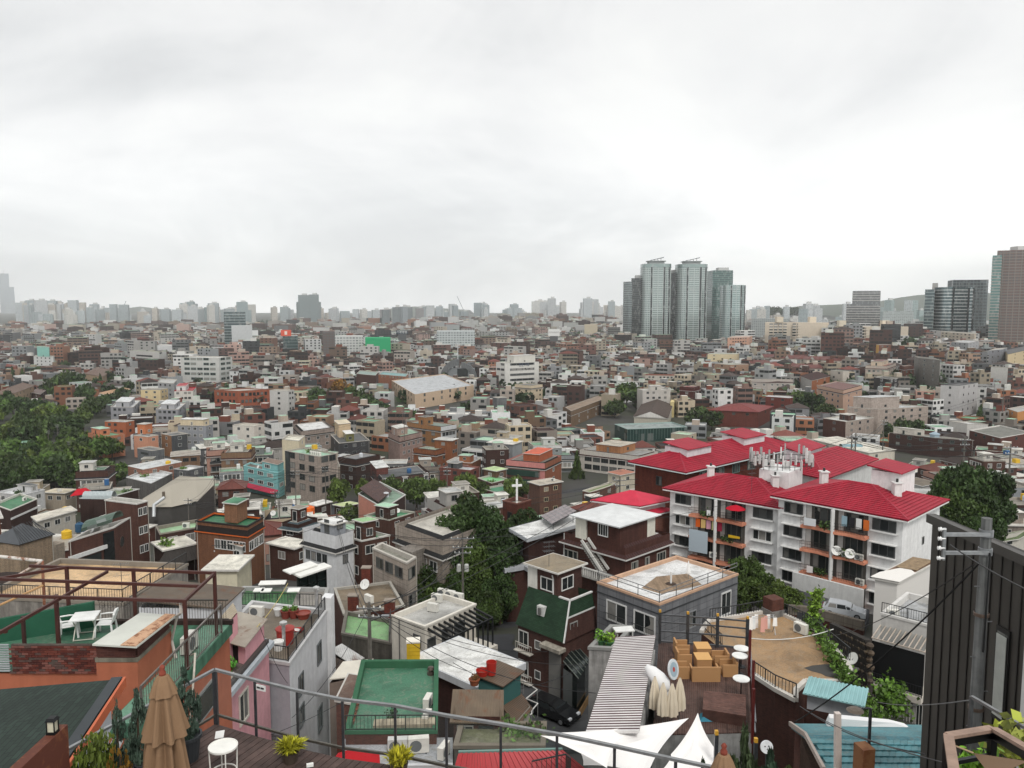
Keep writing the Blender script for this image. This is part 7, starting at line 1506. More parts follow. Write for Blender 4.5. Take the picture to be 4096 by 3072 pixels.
hb('brown_patch_house','small white house with a brown weathered flat roof',Fv(1745,1165),Fv(1860,1195),Fv(1990,1155),5,'plaster:d6d8da','slab:6a5c50:dcdcda',(1,1,1),ortho=False)
hb('rusty_sheet_house','low white house under rust streaked metal sheets',Fv(1930,1115),Fv(2090,1160),G(285,1055),6,'plaster:d9d9d4','sheet:b08462',(2,2,1),ortho=False)
hb('grey_patch_house','small house with a dark flat roof and rusty canopy above the brown roof',Fv(1650,1070),Fv(1790,1120),Fv(1935,1065),5,'plaster:cfcdc4','slab:5f564c:d6d4cc',(2,2,1))
b=hb('green_slope_house','dark brick house with a pale green tilted roof terrace',Fv(1345,985),Fv(1380,1050),Fv(1745,985),7,'brick:'+BD,'flat:9fc29a:8a8378',(0,2,2),ortho=False)
# orange trimmed octagonal house
b=hb('orange_trim_house','brick house with black mansard band, orange trim and a green roof',Fv(1690,935),G(192,985),G(332,905),9,'brick:8f6248','flat:2f7350:2c2724',(0,0,0),lm='orange trim house',ortho=False); b.mansard(1.5,.1,'shingle',H('332a27'),.15,eave=H('d9692c')); b.block(b.la*.35,b.la*.95,b.lb*.3,b.lb*.55,b.zt-.3,b.zt+2.6,'brick',H('a07458'),'penthouse',roof=H('3d7f5c'))
a,t,ln=b.face('L')
for k in range(5): b.window('L',ln*(.42+.12*k),b.zt-3.9,ln*.11,1.5,H('dcdcda'),'2')
for k in range(3): b.window('R',b.la*(.2+.3*k),b.zt-3.9,b.la*.26,1.5,H('dcdcda'),'2')
# G group
hb('brick_water_tower_house','brown brick house with a square brick turret and orange tank',G(490,925),G(630,970),G(800,870),8,'brick:'+BD,'tskirt:4a5a60:4f8a62',(1,1,2),pent=(.3,.7,.3,.8,2.4,'brick:5a372f','8a8276'))
x,y,z=at_d(G(715,880),march(G(715,880),6)); t=tank('bright orange round tank behind the brick turret',(x,y,z),1.6,2.0,'e06a22')
b=hb('white_gable_house','white house with dark eaves and grey attic, fronted by a utility pole',G(668,985),G(955,1068),G(1112,1015),9,'plaster:d9dadc','mans:3a3a3c:dfe0df',(5,1,1),'5a5c5e',lm='dark eaved white house',ww=.9,pent=(.1,.75,.1,.5,1.5,'plaster:9a9ea4','e6e6e4'))
hb('green_roof_brick_house','brown brick house with green roof terraces right of the white house',G(1060,1075),G(1180,1110),G(1425,1060),8,'brick:'+BR,'flat:4f8f66:cfcdc6',(1,2,2),pent=(.15,.6,.2,.8,2.8,'brick:63443a','8fba84'),ortho=False,lm='green roofed brick house')
hb('flat_white_roof_brick_house','brick house with a broad white slab roof in the old lane',G(380,1125),G(600,1180),G(740,1125),5,'brick:'+BR,'slab:e0dccf',(1,1,1))
b=hb('old_tile_house','old house with a dark tiled roof beside the brown fence',G(745,1195),G(880,1310),G(985,1260),4,'plaster:9a948c','tile:3c332f',(1,1,1),ortho=False)
hb('green_penthouse_house','green roofed brick house with a pale green rooftop room',G(1200,890),G(1420,930),G(1640,860),7,'brick:'+BR,'flat:3f8a60:b9b7a9',(1,2,1),pent=(.2,.55,.25,.75,2.6,'brick:553a32','a5cdb0'),ortho=False)
hb('white_roof_shed','small shed with a white rounded roof above the lane',G(720,795),G(790,810),G(915,775),4,'brick:'+BD,'slab:e6e4df',(1,1,1),ortho=False)
hb('yellow_roof_shed','small brick building with a pale yellow green roof',G(945,800),G(1015,815),G(1150,790),4,'brick:'+BD,'slab:c9d69a',(1,1,1),ortho=False)
b=hb('pink_terrace_house','pink plastered house with a brown sloped roof and terrace parasol',G(1150,700),G(1375,830),G(1560,710),8,'plaster:d08f7c','flat:7f9a86:c9c9c4',(0,0,0),over={'R':'plaster:3d2c28'},ortho=False,lm='pink terrace house'); b.slope([b.P(b.la*.05,b.lb*.25,b.zt+.4),b.P(b.la*.8,b.lb*.35,b.zt+.4),b.P(b.la*.8,b.lb*1.05,b.zt+1.2),b.P(b.la*.05,b.lb*1.0,b.zt+1.2)],'brown_roof','sheet',H('4a2c27'),.2)
# brown fence, beige retaining house
a_=at_d(G(985,1265),111); b_=at_d(G(1318,1225),117); t=thing('brown_fence','tall dark brown timber fence with a white emblem beside the lane','fence',(a_.x,a_.y,a_.z-6)); nb=34
for k in range(nb):
 p0,p1=a_.lerp(b_,k/nb),a_.lerp(b_,(k+.95)/nb); m=MB(); m.hexa([(p0.x,p0.y,p0.z-6),(p1.x,p1.y,p1.z-6),(p1.x,p1.y+.08,p1.z-6),(p0.x,p0.y+.08,p0.z-6)],[(p0.x,p0.y,p0.z),(p1.x,p1.y,p1.z),(p1.x,p1.y+.08,p1.z),(p0.x,p0.y+.08,p0.z)]); m.obj('board','wood',t,H('4a2c26',rnd.uniform(.85,1.15)))
q=at_d(G(1038,1385),111.2); q.y=a_.y+.9;
for k in range(5): MB().tube([(q.x-.9+.45*k+.3*math.cos(i*.9),q.y-.28,q.z+.25*math.sin(i*.9+k)) for i in range(8)],.05,5).obj('emblem_stroke','paint',t,H('d9d6d0'))
q=at_d(G(1018,1480),110); tag(MB().box((q.x,q.y,q.z+.75),(.75,.3,1.5)).obj('lane_post_box','paint',None,H('c8c6c4')),'small white and red box standing before the brown fence','box')
b=hb('beige_wall_house','long beige tiled house with a black mansard roof among the trees',G(1470,960),G(1880,1105),Hv(470,900),10,'stone:b3a79b','mans:3a3a3b:bdb8ae',(4,3,2),'dcdcda',lm='black roofed house',ortho=False)
b.block(-2.4,-.05,b.lb*.35,b.lb*.6,b.zb,b.zt-1.6,'stone',H('9a938b'),'stair_block')
hb('lower_beige_house','lower beige block with dark windows right of the brown fence',G(1275,1170),G(1570,1300),G(1650,1250),9,'stone:bcb0a4','flat:8a8a80',(3,1,2),'5a5a58',ortho=False)
# G landmarks farther
b=hb('turquoise_building','turquoise three storey building with a pink ground floor awning',G(160,458),G(457,523),G(512,492),8,'plaster:86c2c2','flat:6b5f55:9fd0d0',(3,1,2),'e6e6e2',cat='building',lm='turquoise building',ww=3.2,wh=1.3,kind='3'); b.block(.3,b.la*.98,.2,b.lb*.45,b.zt-.3,b.zt+2.6,'plaster',H('86c2c2'),'top_storey',roof=H('7a6455')); b.bwin(.28,b.lb*.3,'L',b.zt+.8,3.0,1.2,H('e6e6e2'),'3'); a,t,ln=b.face('L'); n=Vector((t.y,-t.x)); b.slope([(a.x,a.y,b.zb+3.6),(a.x+t.x*ln,a.y+t.y*ln,b.zb+3.6),(a.x+t.x*ln+n.x*2,a.y+t.y*ln+n.y*2,b.zb+2.7),(a.x+n.x*2,a.y+n.y*2,b.zb+2.7)],'awning','fabric',H('a8384c'),.1)
b=hb('beige_office','beige five storey corner building with a pale green roof',G(518,328),G(815,382),G(972,352),15,'stone:b5a79c','flat:a5cbb2:a9a097',(3,2,4),'4a4a48',cat='building',lm='beige five storey building',ww=2.6,wh=1.9,fh=3.1); a,t,ln=b.face('L'); n=Vector((t.y,-t.x)); q=a+t*(ln*.08)+n*.1; b.part(MB().box((q.x,q.y,b.zt-6.5),(ln*.13,.25,13),math.atan2(t.y,t.x)),'glass_strip','glass')
for k in range(5): q=b.P(b.la*.3,b.lb*(.15+.06*k),b.zf); aircon('rooftop outdoor unit row on the beige corner building, %s'%('first','second','third','fourth','fifth')[k],q,R(-60),1.6)
hb('cream_tower_house','cream plaster block behind the beige corner building',G(492,230),G(640,245),G(690,200),16,'plaster:d6c9ae','flat:e0dccb',(0,1,3),cat='building')
b=hb('black_mansard_block','brick block with a large black mansard roof and white dormers',G(1268,500),G(1335,580),G(1770,520),7,'brick:644640','mans:2f3033:55585c',(1,5,2),'e6e6e4',lm='black mansard block',ortho=False); b.block(b.la*.02,b.la*.25,b.lb*.5,b.lb*1.3,b.zb,b.zt+2,'brick',H('7d4a42'),'brick_tower',roof=H('d9d9d6'))
for k,i in enumerate((.12,.5,.92)): b.block(b.la*i-.8,b.la*i+.8,-.15,1.2,b.zt-2.3,b.zt-.3,'plaster',H('e3e3e1'),'dormer',roof=H('dcdcda')); b.bwin(b.la*i,-.17,'R',b.zt-2.1,1.2,1.5,H('efefed'))
hb('dark_brick_neighbour','dark brick house with a green glass balcony left of the black mansard',G(975,375),G(1130,410),G(1345,350),10,'brick:4d3630','mans:3b3d40:77777a',(2,2,3),'b9bcb9')
hb('black_box_house','dark house with a glazed roof box and cream tower behind',G(912,190),G(985,265),G(1250,240),9,'panel:3d3d3f','flat:55585a',(1,3,2),'8a8c8e',pent=((.3,.55,.2,.6,3.0,'towerglass:8a8a5a','e6e6e2'),(.2,.6,.7,1.2,5.5,'plaster:cfb898','d9cbb0')),ortho=False)
hb('pink_stone_mansard','pinkish stone house with a brown mansard and balcony',G(1410,172),G(1508,215),G(1705,170),11,'stone:b59a90','mans:4a3631:93b29a',(0,4,3),'d0d0ce',pent=(.05,.5,.3,.8,3.0,'stone:c0a598','d0cfc8'))
hb('orange_glazed_house','orange brick house with a glazed white side',G(1572,90),G(1865,125),G(2000,105),11,'brick:b58458','mans:4a4a48:7a8a80',(3,4,3),'5f6466',over={'R':'plaster:cfd2d3'},lm='glazed orange house',kind='3',ww=2.2,wh=1.6,pent=(.0,.5,.45,.65,3.5,'brick:b58458','55504a'))
hb('twin_orange_brick_house','orange brick house with dark brown eaves, left of a twin gabled one',G(1628,310),G(1820,330),G(1920,305),8,'brick:9c603f','mans:3d2622:8a9a86',(2,2,2),'8a9a94')
hb('tall_orange_brick_house','tall narrow orange brick house with a brown mansard cap',G(1810,235),G(1960,245),G(2080,270),11,'brick:a0643f','slab:c9c9c4',(1,2,3),'8a8c8a',ortho=False)
hb('grey_topped_brick_house','red brick house with a pale grey flat roof by the trees',G(1855,475),G(2120,500),G(2200,470),6,'brick:8a5248','flat:b9bcbd:8a5a50',(3,1,1),'4a4a48',pent=(.2,.8,.5,.8,2.0,'panel:55585a','8a8a88'))
hb('narrow_white_building','grey white narrow building with an external frame in the centre left',L_(385,1105),L_(545,1110),L_(660,1140),14,'plaster:c5c3bf','flat:b9b7b0',(1,2,4),'6a6a68',cat='building')
hb('white_pink_sign_house','white house with a small pink rooftop booth',G(65,100),G(250,120),G(345,95),12,'plaster:d6d0c6','flat:cfcabd',(2,1,2))
hb('long_stone_house','long low pinkish stone house with a dark band roof',G(590,100),G(660,165),G(940,130),9,'stone:b3a49a','mans:2f2c2b:d6d6d4',(1,3,2),'e0e0de',ortho=False)
# F upper left group
hb('grey_concrete_box_house','grey concrete house with a white tanked roof behind the hall',Fv(1090,560),Fv(1305,612),Fv(1490,522),6,'concrete:8b8885','flat:d9dcdd:c9c9c7',(0,0,0))
hb('pink_brick_parapet_house','pale pink brick house with a long white parapet',Fv(1105,460),Fv(1235,490),Fv(1570,425),8,'brick:b5826e','flat:c9cccd:e2e2e0',(1,2,1),ortho=False)
hb('grey_cube_house','dark grey cube house with a white flat roof',Fv(1500,490),Fv(1625,500),Fv(1760,470),8,'concrete:77777a','flat:e2e2e0:b0b0b0',(1,1,1))
b=hb('terracotta_stepped_house','terracotta plastered house stepping down towards the trees',Fv(760,178),Fv(905,208),Fv(1055,235),9,'plaster:b87a5c','flat:5f9a72:b87a5c',(1,2,2),'6a4a40',lm='terracotta house',ortho=False,pent=(.1,.6,.4,.9,2.8,'plaster:c97f5e','a5cbb0'))
hb('red_orange_flats','orange red flats with a pale roof behind the terracotta house',Fv(905,80),Fv(1085,82),Fv(1160,70),9,'plaster:a8603f','flat:b9bcbd',(3,1,2),'4a4a48')
hb('peach_block_house','peach plastered block with a tiny window',Fv(1155,198),Fv(1280,210),Fv(1312,235),9,'plaster:cf957a','flat:b9b9b4',(1,1,1))
hb('black_roof_house','house with a black skirt roof and an orange stair tower',Fv(1150,185),Fv(1290,190),Fv(1390,170),9,'plaster:77777a','mans:38393c:4a7a5a',(2,2,2),pent=(.1,.7,.3,.8,4.2,'plaster:c27850','b9b7b0'))
hb('grey_strip_window_house','small grey concrete house with a strip window',Fv(1185,305),Fv(1310,330),Fv(1420,312),7,'concrete:8a8d90','flat:6a6c6e',(1,0,1),'3a3c3e',ww=5,wh=.9)
hb('tan_brick_house','tan and charcoal brick house under a sloped parapet',Fv(1395,188),Fv(1480,200),Fv(1622,185),9,'brick:a87e5c','flat:6a6c6e',(1,1,2),over={'R':'brick:5b5d60'})
hb('cream_grey_house','grey house with cream top floor and angled window reveals',Fv(1535,95),Fv(1780,115),Fv(1838,85),11,'plaster:93969b','flat:d9d9d6',(4,1,3),'d9d9d6',pent=(.0,.9,.1,.9,3.0,'plaster:d6c6a8','dededb'))
hb('yellow_orange_house','yellow orange brick house with green roof patches',Fv(1660,158),Fv(1795,152),Fv(1902,178),8,'brick:c07c44','flat:a9c99a:c9a060',(0,2,2),ortho=False)
hb('brick_tree_house','long red brick building with a mint band at the left edge',Fv(-60,285),Fv(265,255),Fv(272,240),6,'brick:a8664a','flat:8a8f80:8ab09a',(0,0,0),ortho=False)
hb('pale_green_roof_house','low house with a wide pale green roof among the left trees',Fv(40,470),Fv(290,560),Fv(380,480),4,'plaster:a9b3a6','flat:a9bda6:cfd3cc',(0,1,1),ortho=False)
# K group
for i,(Lq,Cq,Rq,d_) in enumerate(((Kv(955,1245),Kv(1150,1250),Kv(1215,1190),330),(Kv(1345,1265),Kv(1540,1270),Kv(1605,1215),300))):
 hb('grey_villa','grey villa block with stepped white roofs, %s of the pair near the trees'%('left','right')[i],Lq,Cq,Rq,11,'plaster:96969a','flat:d6d8d9',(4,2,3),'4a4c4e',pent=(.1,.8,.2,.8,2.6,'plaster:a5a5a8','dcdedf'),group='grey villas')
hb('cream_cross_building','cream building with a dark cross on its wall',Kv(1215,1095),Kv(1385,1100),Kv(1450,1075),13,'plaster:d2bd94','flat:6a665e',(2,2,3),cat='church')
hb('grey_school_block','grey concrete block behind the cream cross building',Kv(1355,1035),Kv(1500,1045),Kv(1530,1010),13,'plaster:a0a1a2','flat:b9b9b6',(3,1,4),'4a4c4e',cat='building')
hb('red_roof_white_house','white building with a bright red roof storey',Kv(1505,1110),Kv(1665,1105),Kv(1695,1085),13,'plaster:cfcac2','flat:a82530:a82530',(4,1,3),'6a6a68',pent=(.1,.9,.4,.9,3.0,'plaster:d9d9d6','b02532'))
b=hb('brown_brick_school','wide brown brick school building in an L shape',Kv(1850,1100),L_(110,1110),L_(390,1095),9.5,'brick:b5664a','flat:bdb4aa:8a5a4a',(5,7,2),'2b2b2c',cat='school',lm='brown brick school',ww=1.6,wh=2.0,fh=4.2,top=3.4,ortho=False)
hb('white_hospital','white stepped office complex with green glass strips',Kv(1560,820),Kv(1890,825),Kv(1970,840),22,'plaster:c6c6c2','flat:d0d0cc',(5,2,5),'6f8a80',cat='building',lm='white stepped complex',ww=6,wh=2.0,fh=3.8)
hb('striped_office','white office with dark ribbon windows at the left',Kv(1120,760),Kv(1375,775),Kv(1400,770),17,'plaster:c9c7c3','flat:a9c0a9',(1,1,5),'3a3c3e',cat='building',ww=30,wh=1.6,fh=3.3,kind='4')
hb('white_warehouse','low white blank warehouse right of the striped office',Kv(1350,715),Kv(1495,720),Kv(1520,710),14,'plaster:dcdcdc','flat:cfcfcd',(0,0,0),cat='building')
hb('orange_banded_office','orange and grey banded office block',Kv(1500,690),Kv(1640,695),Kv(1665,688),20,'plaster:b5895a','flat:9a9a98',(6,2,6),'5a6468',cat='building',ww=6,wh=1.6,fh=3.2)
for i,(Lq,Cq,Rq,d_) in enumerate(((Kv(-40,1125),Kv(80,1145),Kv(290,1065),280),(Kv(735,960),Kv(885,985),Kv(965,930),420))):
 hb('hipped_school','beige school wing with a brown hipped roof, %s one among the left trees'%('nearer','farther')[i],Lq,Cq,Rq,9,'plaster:b39a80','tile:7a6152',(2,6,2),'8a8378',cat='school',ortho=False,group='beige school wings')
hb('low_tan_hall','low long tan hall with a flat orange roof among trees',Kv(850,1130),Kv(915,1145),Kv(1125,1095),5,'plaster:c2a888','slab:b58a60',(0,3,1),ortho=False)
hb('low_pavilion','low brick pavilion roof among the left trees',Kv(275,1125),Kv(350,1140),Kv(400,1100),5,'brick:6b4a42','slab:6b5550',(1,1,1),ortho=False)
hb('mint_sign_building','white building with a mint green rooftop board at the far left',Kv(290,810),Kv(460,815),Kv(470,805),16,'plaster:cbcbc9','flat:bdbdb9',(4,1,4),'7a8080',cat='building',pent=(.0,.5,.2,.8,9,'plaster:8cc0b5','8cc0b5'))
# M / centre
b=hb('white_office','white office block with dark ribbon windows and a roof garden',Mv(398,850),Mv(478,870),Mv(768,850),19,'plaster:d8d6d0','flat:a9a99f:d8d6d0',(2,1,4),'5a5c5e',cat='office',lm='white ribbon window office',ww=30,wh=1.7,fh=3.9,kind='4',pent=(.3,.95,.2,.9,5.5,'plaster:d3d0c8','d0d0cc'))
hb('cream_mansard_house','cream house with a grey gambrel roof in the centre',Mv(560,1050),Mv(700,1065),Mv(800,1050),11,'plaster:d3c3a8','mans:4f4c49:6a6a66',(2,3,3),'6a5a48',lm='cream gambrel house')
hb('grey_concrete_tower_house','grey concrete stepped house right of the brick terraces',Mv(405,1170),Mv(490,1165),Mv(670,1195),13,'concrete:87888a','flat:9a9a98',(0,4,2),'4a4a48',ortho=False)
hb('barn_roof_house','brown shingled barn like house with white dormers',Mv(975,1250),Mv(1045,1290),Mv(1385,1165),8,'brick:8a7058','mans:6b5846:8a7460',(1,4,2),'d6d6d2',ortho=False,lm='barn roof house')
b=hb('brown_gable_hall','hall with a large brown gable roof and yellow end wall',Mv(1590,1330),Mv(1880,1345),Mv(1920,1230),7,'plaster:b9b3a5','gable:5f5048',(0,0,0),cat='hall',lm='brown gable hall',ortho=False); b.block(b.la*.9,b.la*1.1,-1.2,.8,b.zb,b.zt+2.2,'plaster',H('d6c690'),'yellow_end')
b=hb('glass_ramp_building','long low building wrapped in green glass panels',Mv(1535,1440),Mv(2050,1420),Mv(2140,1425),6,'towerglass:34504c','flat:8f9a98:9fb5b0',(0,0,0),cat='building',lm='green glass building',ortho=False)
for k in range(22): b.part(MB().bar(b.P(-.02,b.lb*k/21,b.zb+1.5),b.P(-.02,b.lb*k/21,b.zt),.12),'glass_mullion','metal',H('6f8a86'))
hb('balcony_flats','grey white flats with rows of small balconies left of the red gable house',Mv(1665,1105),Mv(1905,1100),Mv(2050,1130),14,'plaster:bdb8b2','flat:c9c9c6',(4,3,4),'77787a',cat='flats',pent=(.1,.5,.3,.7,2.6,'plaster:c5c0b9','cfcfcc'),ortho=False)
hb('red_gable_house','dark red brick gabled house with white trim',Mv(1985,1070),Mv(2110,1080),Mv(2160,1055),13,'brick:5f2f28','mans:5a2024:8a2c30',(1,2,3),'d9d9d6')
hb('cream_courtyard_school','big cream school with pale roof around a courtyard',L_(1440,1020),L_(1640,1140),Mv(205,1060),9,'plaster:cdb49a','flat:b9bcbf:d3bba2',(8,6,2),'5f5a52',cat='school',lm='cream courtyard school',ww=1.8,wh=1.8,fh=3.4,ortho=False)
b=hb('teal_roof_gym','brick gymnasium with a pale teal barrel roof',L_(1325,965),L_(1560,985),L_(1585,960),10,'brick:b87a5c','flat:7aa5a5',(8,1,1),'d9cbb8',cat='gym');
hb('dark_brick_hall','dark brown brick hall left of the teal roofed gymnasium',L_(1135,960),L_(1300,975),L_(1325,945),14,'brick:5d4038','flat:8aa098',(0,0,0),cat='hall')
# concrete arch church
p=at_d(L_(2010,835),march(L_(2010,835),17)); zb=terr(p.x,p.y); t=thing('arch_church','grey concrete church with a tall half ring arch and cross','church',(p.x,p.y,zb))
for (cx_,sg,r0,r1,hh) in ((p.x+1,-1,16,11,17),(p.x+3,1,13,9,14)):
 m=MB(); n=14
 for i in range(n):
  f=lambda r,k:(cx_+sg*r*math.sin(math.pi*.5*k/n),zb+r*math.cos(math.pi*.5*k/n)*hh/r0); q=[f(r1,i),f(r0,i),f(r0,i+1),f(r1,i+1)]
  m.hexa([(x,p.y,z) for x,z in q],[(x,p.y+6,z) for x,z in q])
 m.obj('arch','concrete',t,H('85888a'))
MB().box((p.x+2,p.y+5,zb+4.5),(24,8,9)).obj('nave','plaster',t,H('84888a')); MB().box((p.x+4,p.y+.9,zb+5),(9,.3,8)).obj('window_wall','glass',t); MB().box((p.x,p.y+3,zb+24),(.6,.6,14)).obj('cross_shaft','plaster',t,H('d0d3d5')); MB().box((p.x,p.y+3,zb+27),(4,.6,.6)).obj('cross_beam','plaster',t,H('d0d3d5'))
HAND.append(type('X',(),dict(cen=Vector((p.x,p.y)),rad=16,d=p.y,zt=zb+16,zb=zb,p=[Vector((p.x+a,p.y+b)) for a,b in((-16,0),(17,0),(17,10),(-16,10))],lm='concrete arch church',name='arch_church',root=t))())
# H group
b=hb('brick_stair_house','three storey brown brick house with open concrete stairs',Hv(775,630),Hv(965,600),Hv(1160,590),10,'brick:755548','slab:b9b0a0',(2,0,3),'d6c9a5',lm='open stair house',ortho=False)
for k in range(10): b.part(MB().box(b.P(b.la*.85-k*.28,-.7,b.zt-1.5-k*.28),(.4,1.2,.18)),'stair_step','concrete',H('a9a49b'))
hb('brick_terrace_wing','long brown brick wing with a planted roof terrace',Hv(1145,675),Hv(1210,690),Hv(1440,615),6,'brick:7d5546','flat:7a8a5a:cfc9bd',(1,2,2),ortho=False)
b=hb('pink_glass_balcony_house','pink house with green glass balconies under a black mansard',Hv(485,430),Hv(820,440),Hv(965,405),10,'plaster:cf8a84','mans:2a2827:6a6862',(3,1,3),'c9d3cf',lm='glass balcony house',over={'R':'brick:a5664a'}); a,t,ln=b.face('L'); n=Vector((t.y,-t.x))
for k in range(2): q=a+t*(ln*.45)+n*.7; b.part(MB().box((q.x,q.y,b.zt-3.6-k*3),(ln*.85,1.4,1.9),math.atan2(t.y,t.x)),'glass_balcony','towerglass',H('3e5a50'))
b.block(b.la*.1,b.la*.9,b.lb*.2,b.lb*.6,b.zf,b.zf+2.6,'brick',H('c26a45'),'penthouse',roof=H('d0552c'))
b=hb('balcony_terrace_row','long low brown roofed row with dark glazed balconies',Hv(1120,320),Hv(1640,380),Hv(1800,335),8,'plaster:c9c3ba','mans:4a2f2a:8f8f8c',(6,1,2),'3a3c3e',lm='balcony row',ortho=False,kind='3',ww=3.0,wh=1.9,fh=3.0,pent=(.1,.9,.35,.75,2.8,'brick:c48a5f','b9b0a0'))
b=B4('cross_tower','brick church tower topped by a tall white cross',Hv(455,760),Hv(580,790),Hv(700,755),'church tower',d=112,near=True,ortho=False,lm='white church cross'); b.walls('brick',H('6b3b2f')).flat(H('9a8f82'),.5,H('704a40')); c=b.P(b.la*.5,b.lb*.5,b.zf); b.part(MB().box((c[0],c[1],c[2]+1.7),(.3,.3,3.9)),'cross_shaft','paint',H('f0f0ee')); b.part(MB().box((c[0],c[1],c[2]+2.7),(1.5,.28,.3),math.atan2(b.ea.y,b.ea.x)*.3),'cross_beam','paint',H('f0f0ee')); b.window('L',b.lb*.5,b.zt-3.4,1.0,2.0,H('3a2b26'),'1'); b.window('R',b.la*.5,b.zt-3.4,1.0,2.0,H('3a2b26'),'1')
hb('white_canopy_house','house with a white tilted canopy roof left of the church cross',Hv(265,655),Hv(400,690),Hv(680,640),5,'brick:6b3b33','flat:3f8a66',(0,0,0),ortho=False)
hb('mint_roof_hut','brick rooftop hut with a pale lime roof on a green terrace',Hv(292,490),Hv(400,510),Hv(488,490),8,'brick:7a5b48','slab:bcd39a',(1,1,1))
hb('green_floor_house','house with a bright green roof terrace below the lime roofed hut',Hv(240,565),Hv(360,610),Hv(500,575),6,'brick:644640','flat:7fbf86',(1,1,1),ortho=False)
hb('cream_pavilion_house','cream house with brown eaves beside the red roofed brick block',Hv(1365,520),Hv(1470,545),Hv(1600,520),7,'plaster:d0c8b4','slab:a9654a',(1,1,2),ortho=False)
hb('olive_roof_box_house','small beige house with a pale green flat roof before the red roofs',Hv(1910,175),Hv(2060,195),Hv(2130,165),6,'plaster:b9ac96','flat:b5d3b5',(1,1,2))
# J group, right
b=hb('beige_stone_complex','large beige stone complex with dark stair windows',J(420,835),J(690,855),J(1135,830),12,'stone:bdaea3','flat:b9bcbd',(2,5,3),'5a5a58',cat='building',lm='beige stone complex',ortho=False,pent=(.05,.6,.3,.9,5.5,'stone:c0b2a8','bdbfc0'))
hb('brick_stone_house','brick and beige stone house with a flat white roof',J(205,935),J(405,965),J(655,930),9,'stone:bdaea3','flat:cfcfcb',(1,3,2),'77777a',over={'L':'brick:66443a'},pent=(.25,.5,.2,.6,2.6,'brick:553a32','c9c4ba'),ortho=False)
hb('tall_grey_block','tall plain grey white block with small dark windows',J(1245,640),J(1415,645),J(1575,620),17,'plaster:b3b1b0','flat:4a4b4d:5a5b5d',(1,3,4),'3a3c3e',cat='building',lm='tall plain grey block',ww=1.0,fh=4)
b=hb('long_brick_house','long dark red brick house with a tent on its roof',J(790,1060),J(1160,1105),J(1540,1130),8,'brick:4d332d','flat:b0b7b4:a9a39b',(3,3,2),'5f7a74',lm='long dark brick house',ortho=False,pent=(.0,.25,.4,.9,3.0,'plaster:cfc8bd','d0cdc6'))
q=b.P(b.la*.55,b.lb*.45,b.zf); t=thing('roof_tent','grey blue hexagonal tent on the long brick house roof','tent',q); MB().lathe(q,[(2.0,0),(2.0,1.5),(2.3,1.55),(.1,2.6)],6).obj('canvas','fabric',t,H('93a3ad'))
hb('grey_stone_tower_house','tall grey stone house with slit windows and a tilted wall',J(1012,385),J(1050,400),J(1240,420),19,'stone:8a8680','flat:5a5a58',(0,2,5),'9aa5a5',cat='building',lm='grey stone tower house',ortho=False)
hb('dark_brick_slab','tall dark brick slab with a white edge wall at the right',J(1690,480),J(1840,490),J(2060,520),17,'brick:6b4a43','flat:9a9a98',(0,3,4),'3f5a55',cat='building',over={'L':'plaster:d9d6d0'},ortho=False)
hb('cream_curved_block','cream block with a curved black roof edge at the right border',J(1805,330),J(1840,370),J(2100,310),18,'plaster:cdb994','flat:4a4a4c:3a3a3c',(0,3,3),'3a3c3e',cat='building',ortho=False)
hb('grey_brick_flats','grey brick flats with paired small windows',J(1672,335),J(1790,325),J(1835,310),19,'brick:93949a','flat:b9b9b9',(2,1,4),'4a4c4e',cat='flats',fh=4)
hb('brown_mansard_flats','grey beige flats under a dark brown mansard',J(580,470),J(770,475),J(850,450),13,'plaster:b3a69b','mans:4f2a26:8a4a3a',(4,2,3),'6f8a88',cat='flats',pent=(.1,.8,.3,.8,3.0,'plaster:c5b5a0','6b3a34'))
hb('curved_gable_house','grey house with a curved side wall and greenish roof terrace',J(270,510),J(380,520),J(660,600),12,'plaster:bdb5aa','flat:a9c0b3',(2,0,3),'4a4c4e',ortho=False)
hb('pink_mansard_villa','pink beige villa with a maroon mansard roof and orange chimney',J(155,645),J(385,690),J(550,645),13,'plaster:c2a08c','mans:45231f:6a3a34',(4,2,3),'8a94a5',lm='pink maroon villa',ortho=False)
hb('orange_grey_villa','orange brick villa with grey side and brown hip roof',J(5,560),J(105,600),J(265,560),11,'plaster:a9a5a0','hip:4a2d2a',(2,2,3),over={'R':'brick:b5714a'},ortho=False)
hb('black_timber_flats','black panelled flats with white framed windows',J(655,570),J(790,590),J(870,580),11,'panel:2c2829','flat:4a4a48',(1,2,3),'e0e0de',kind='3',ww=2.2,wh=1.6)
hb('brown_balcony_flats','brown flats with glazed balconies left of the grey stone tower',J(880,470),J(920,480),J(1010,470),14,'brick:6b3f30','mans:4a2824:6a4a3a',(1,2,4),'7a9a92')
hb('yellow_gable_flats','yellow ochre flats with a sloped end gable',J(700,285),J(805,285),J(890,335),15,'plaster:c99a52','flat:4a4a48',(2,2,4),'5a5a58',cat='flats',over={'L':'brick:8a5a4a'})
hb('grey_villa_block','grey villa block with many small windows at the right',J(1345,260),J(1490,270),J(1585,250),15,'plaster:a5a6a8','flat:b9babb',(3,3,4),'4a4c4e',cat='flats')
hb('long_cream_flats','long cream flats with ribbon balconies before the towers',J(1225,170),J(1545,190),J(1560,180),17,'plaster:d0c2b0','flat:b9b3a8',(8,1,5),'7a6a5c',cat='flats',ww=4,wh=1.4,fh=3.2)
hb('orange_corner_house','orange house with a balcony at the right border',J(1835,850),J(1925,880),J(2080,850),10,'plaster:c58a52','flat:a9a9a4',(1,1,2),ortho=False)
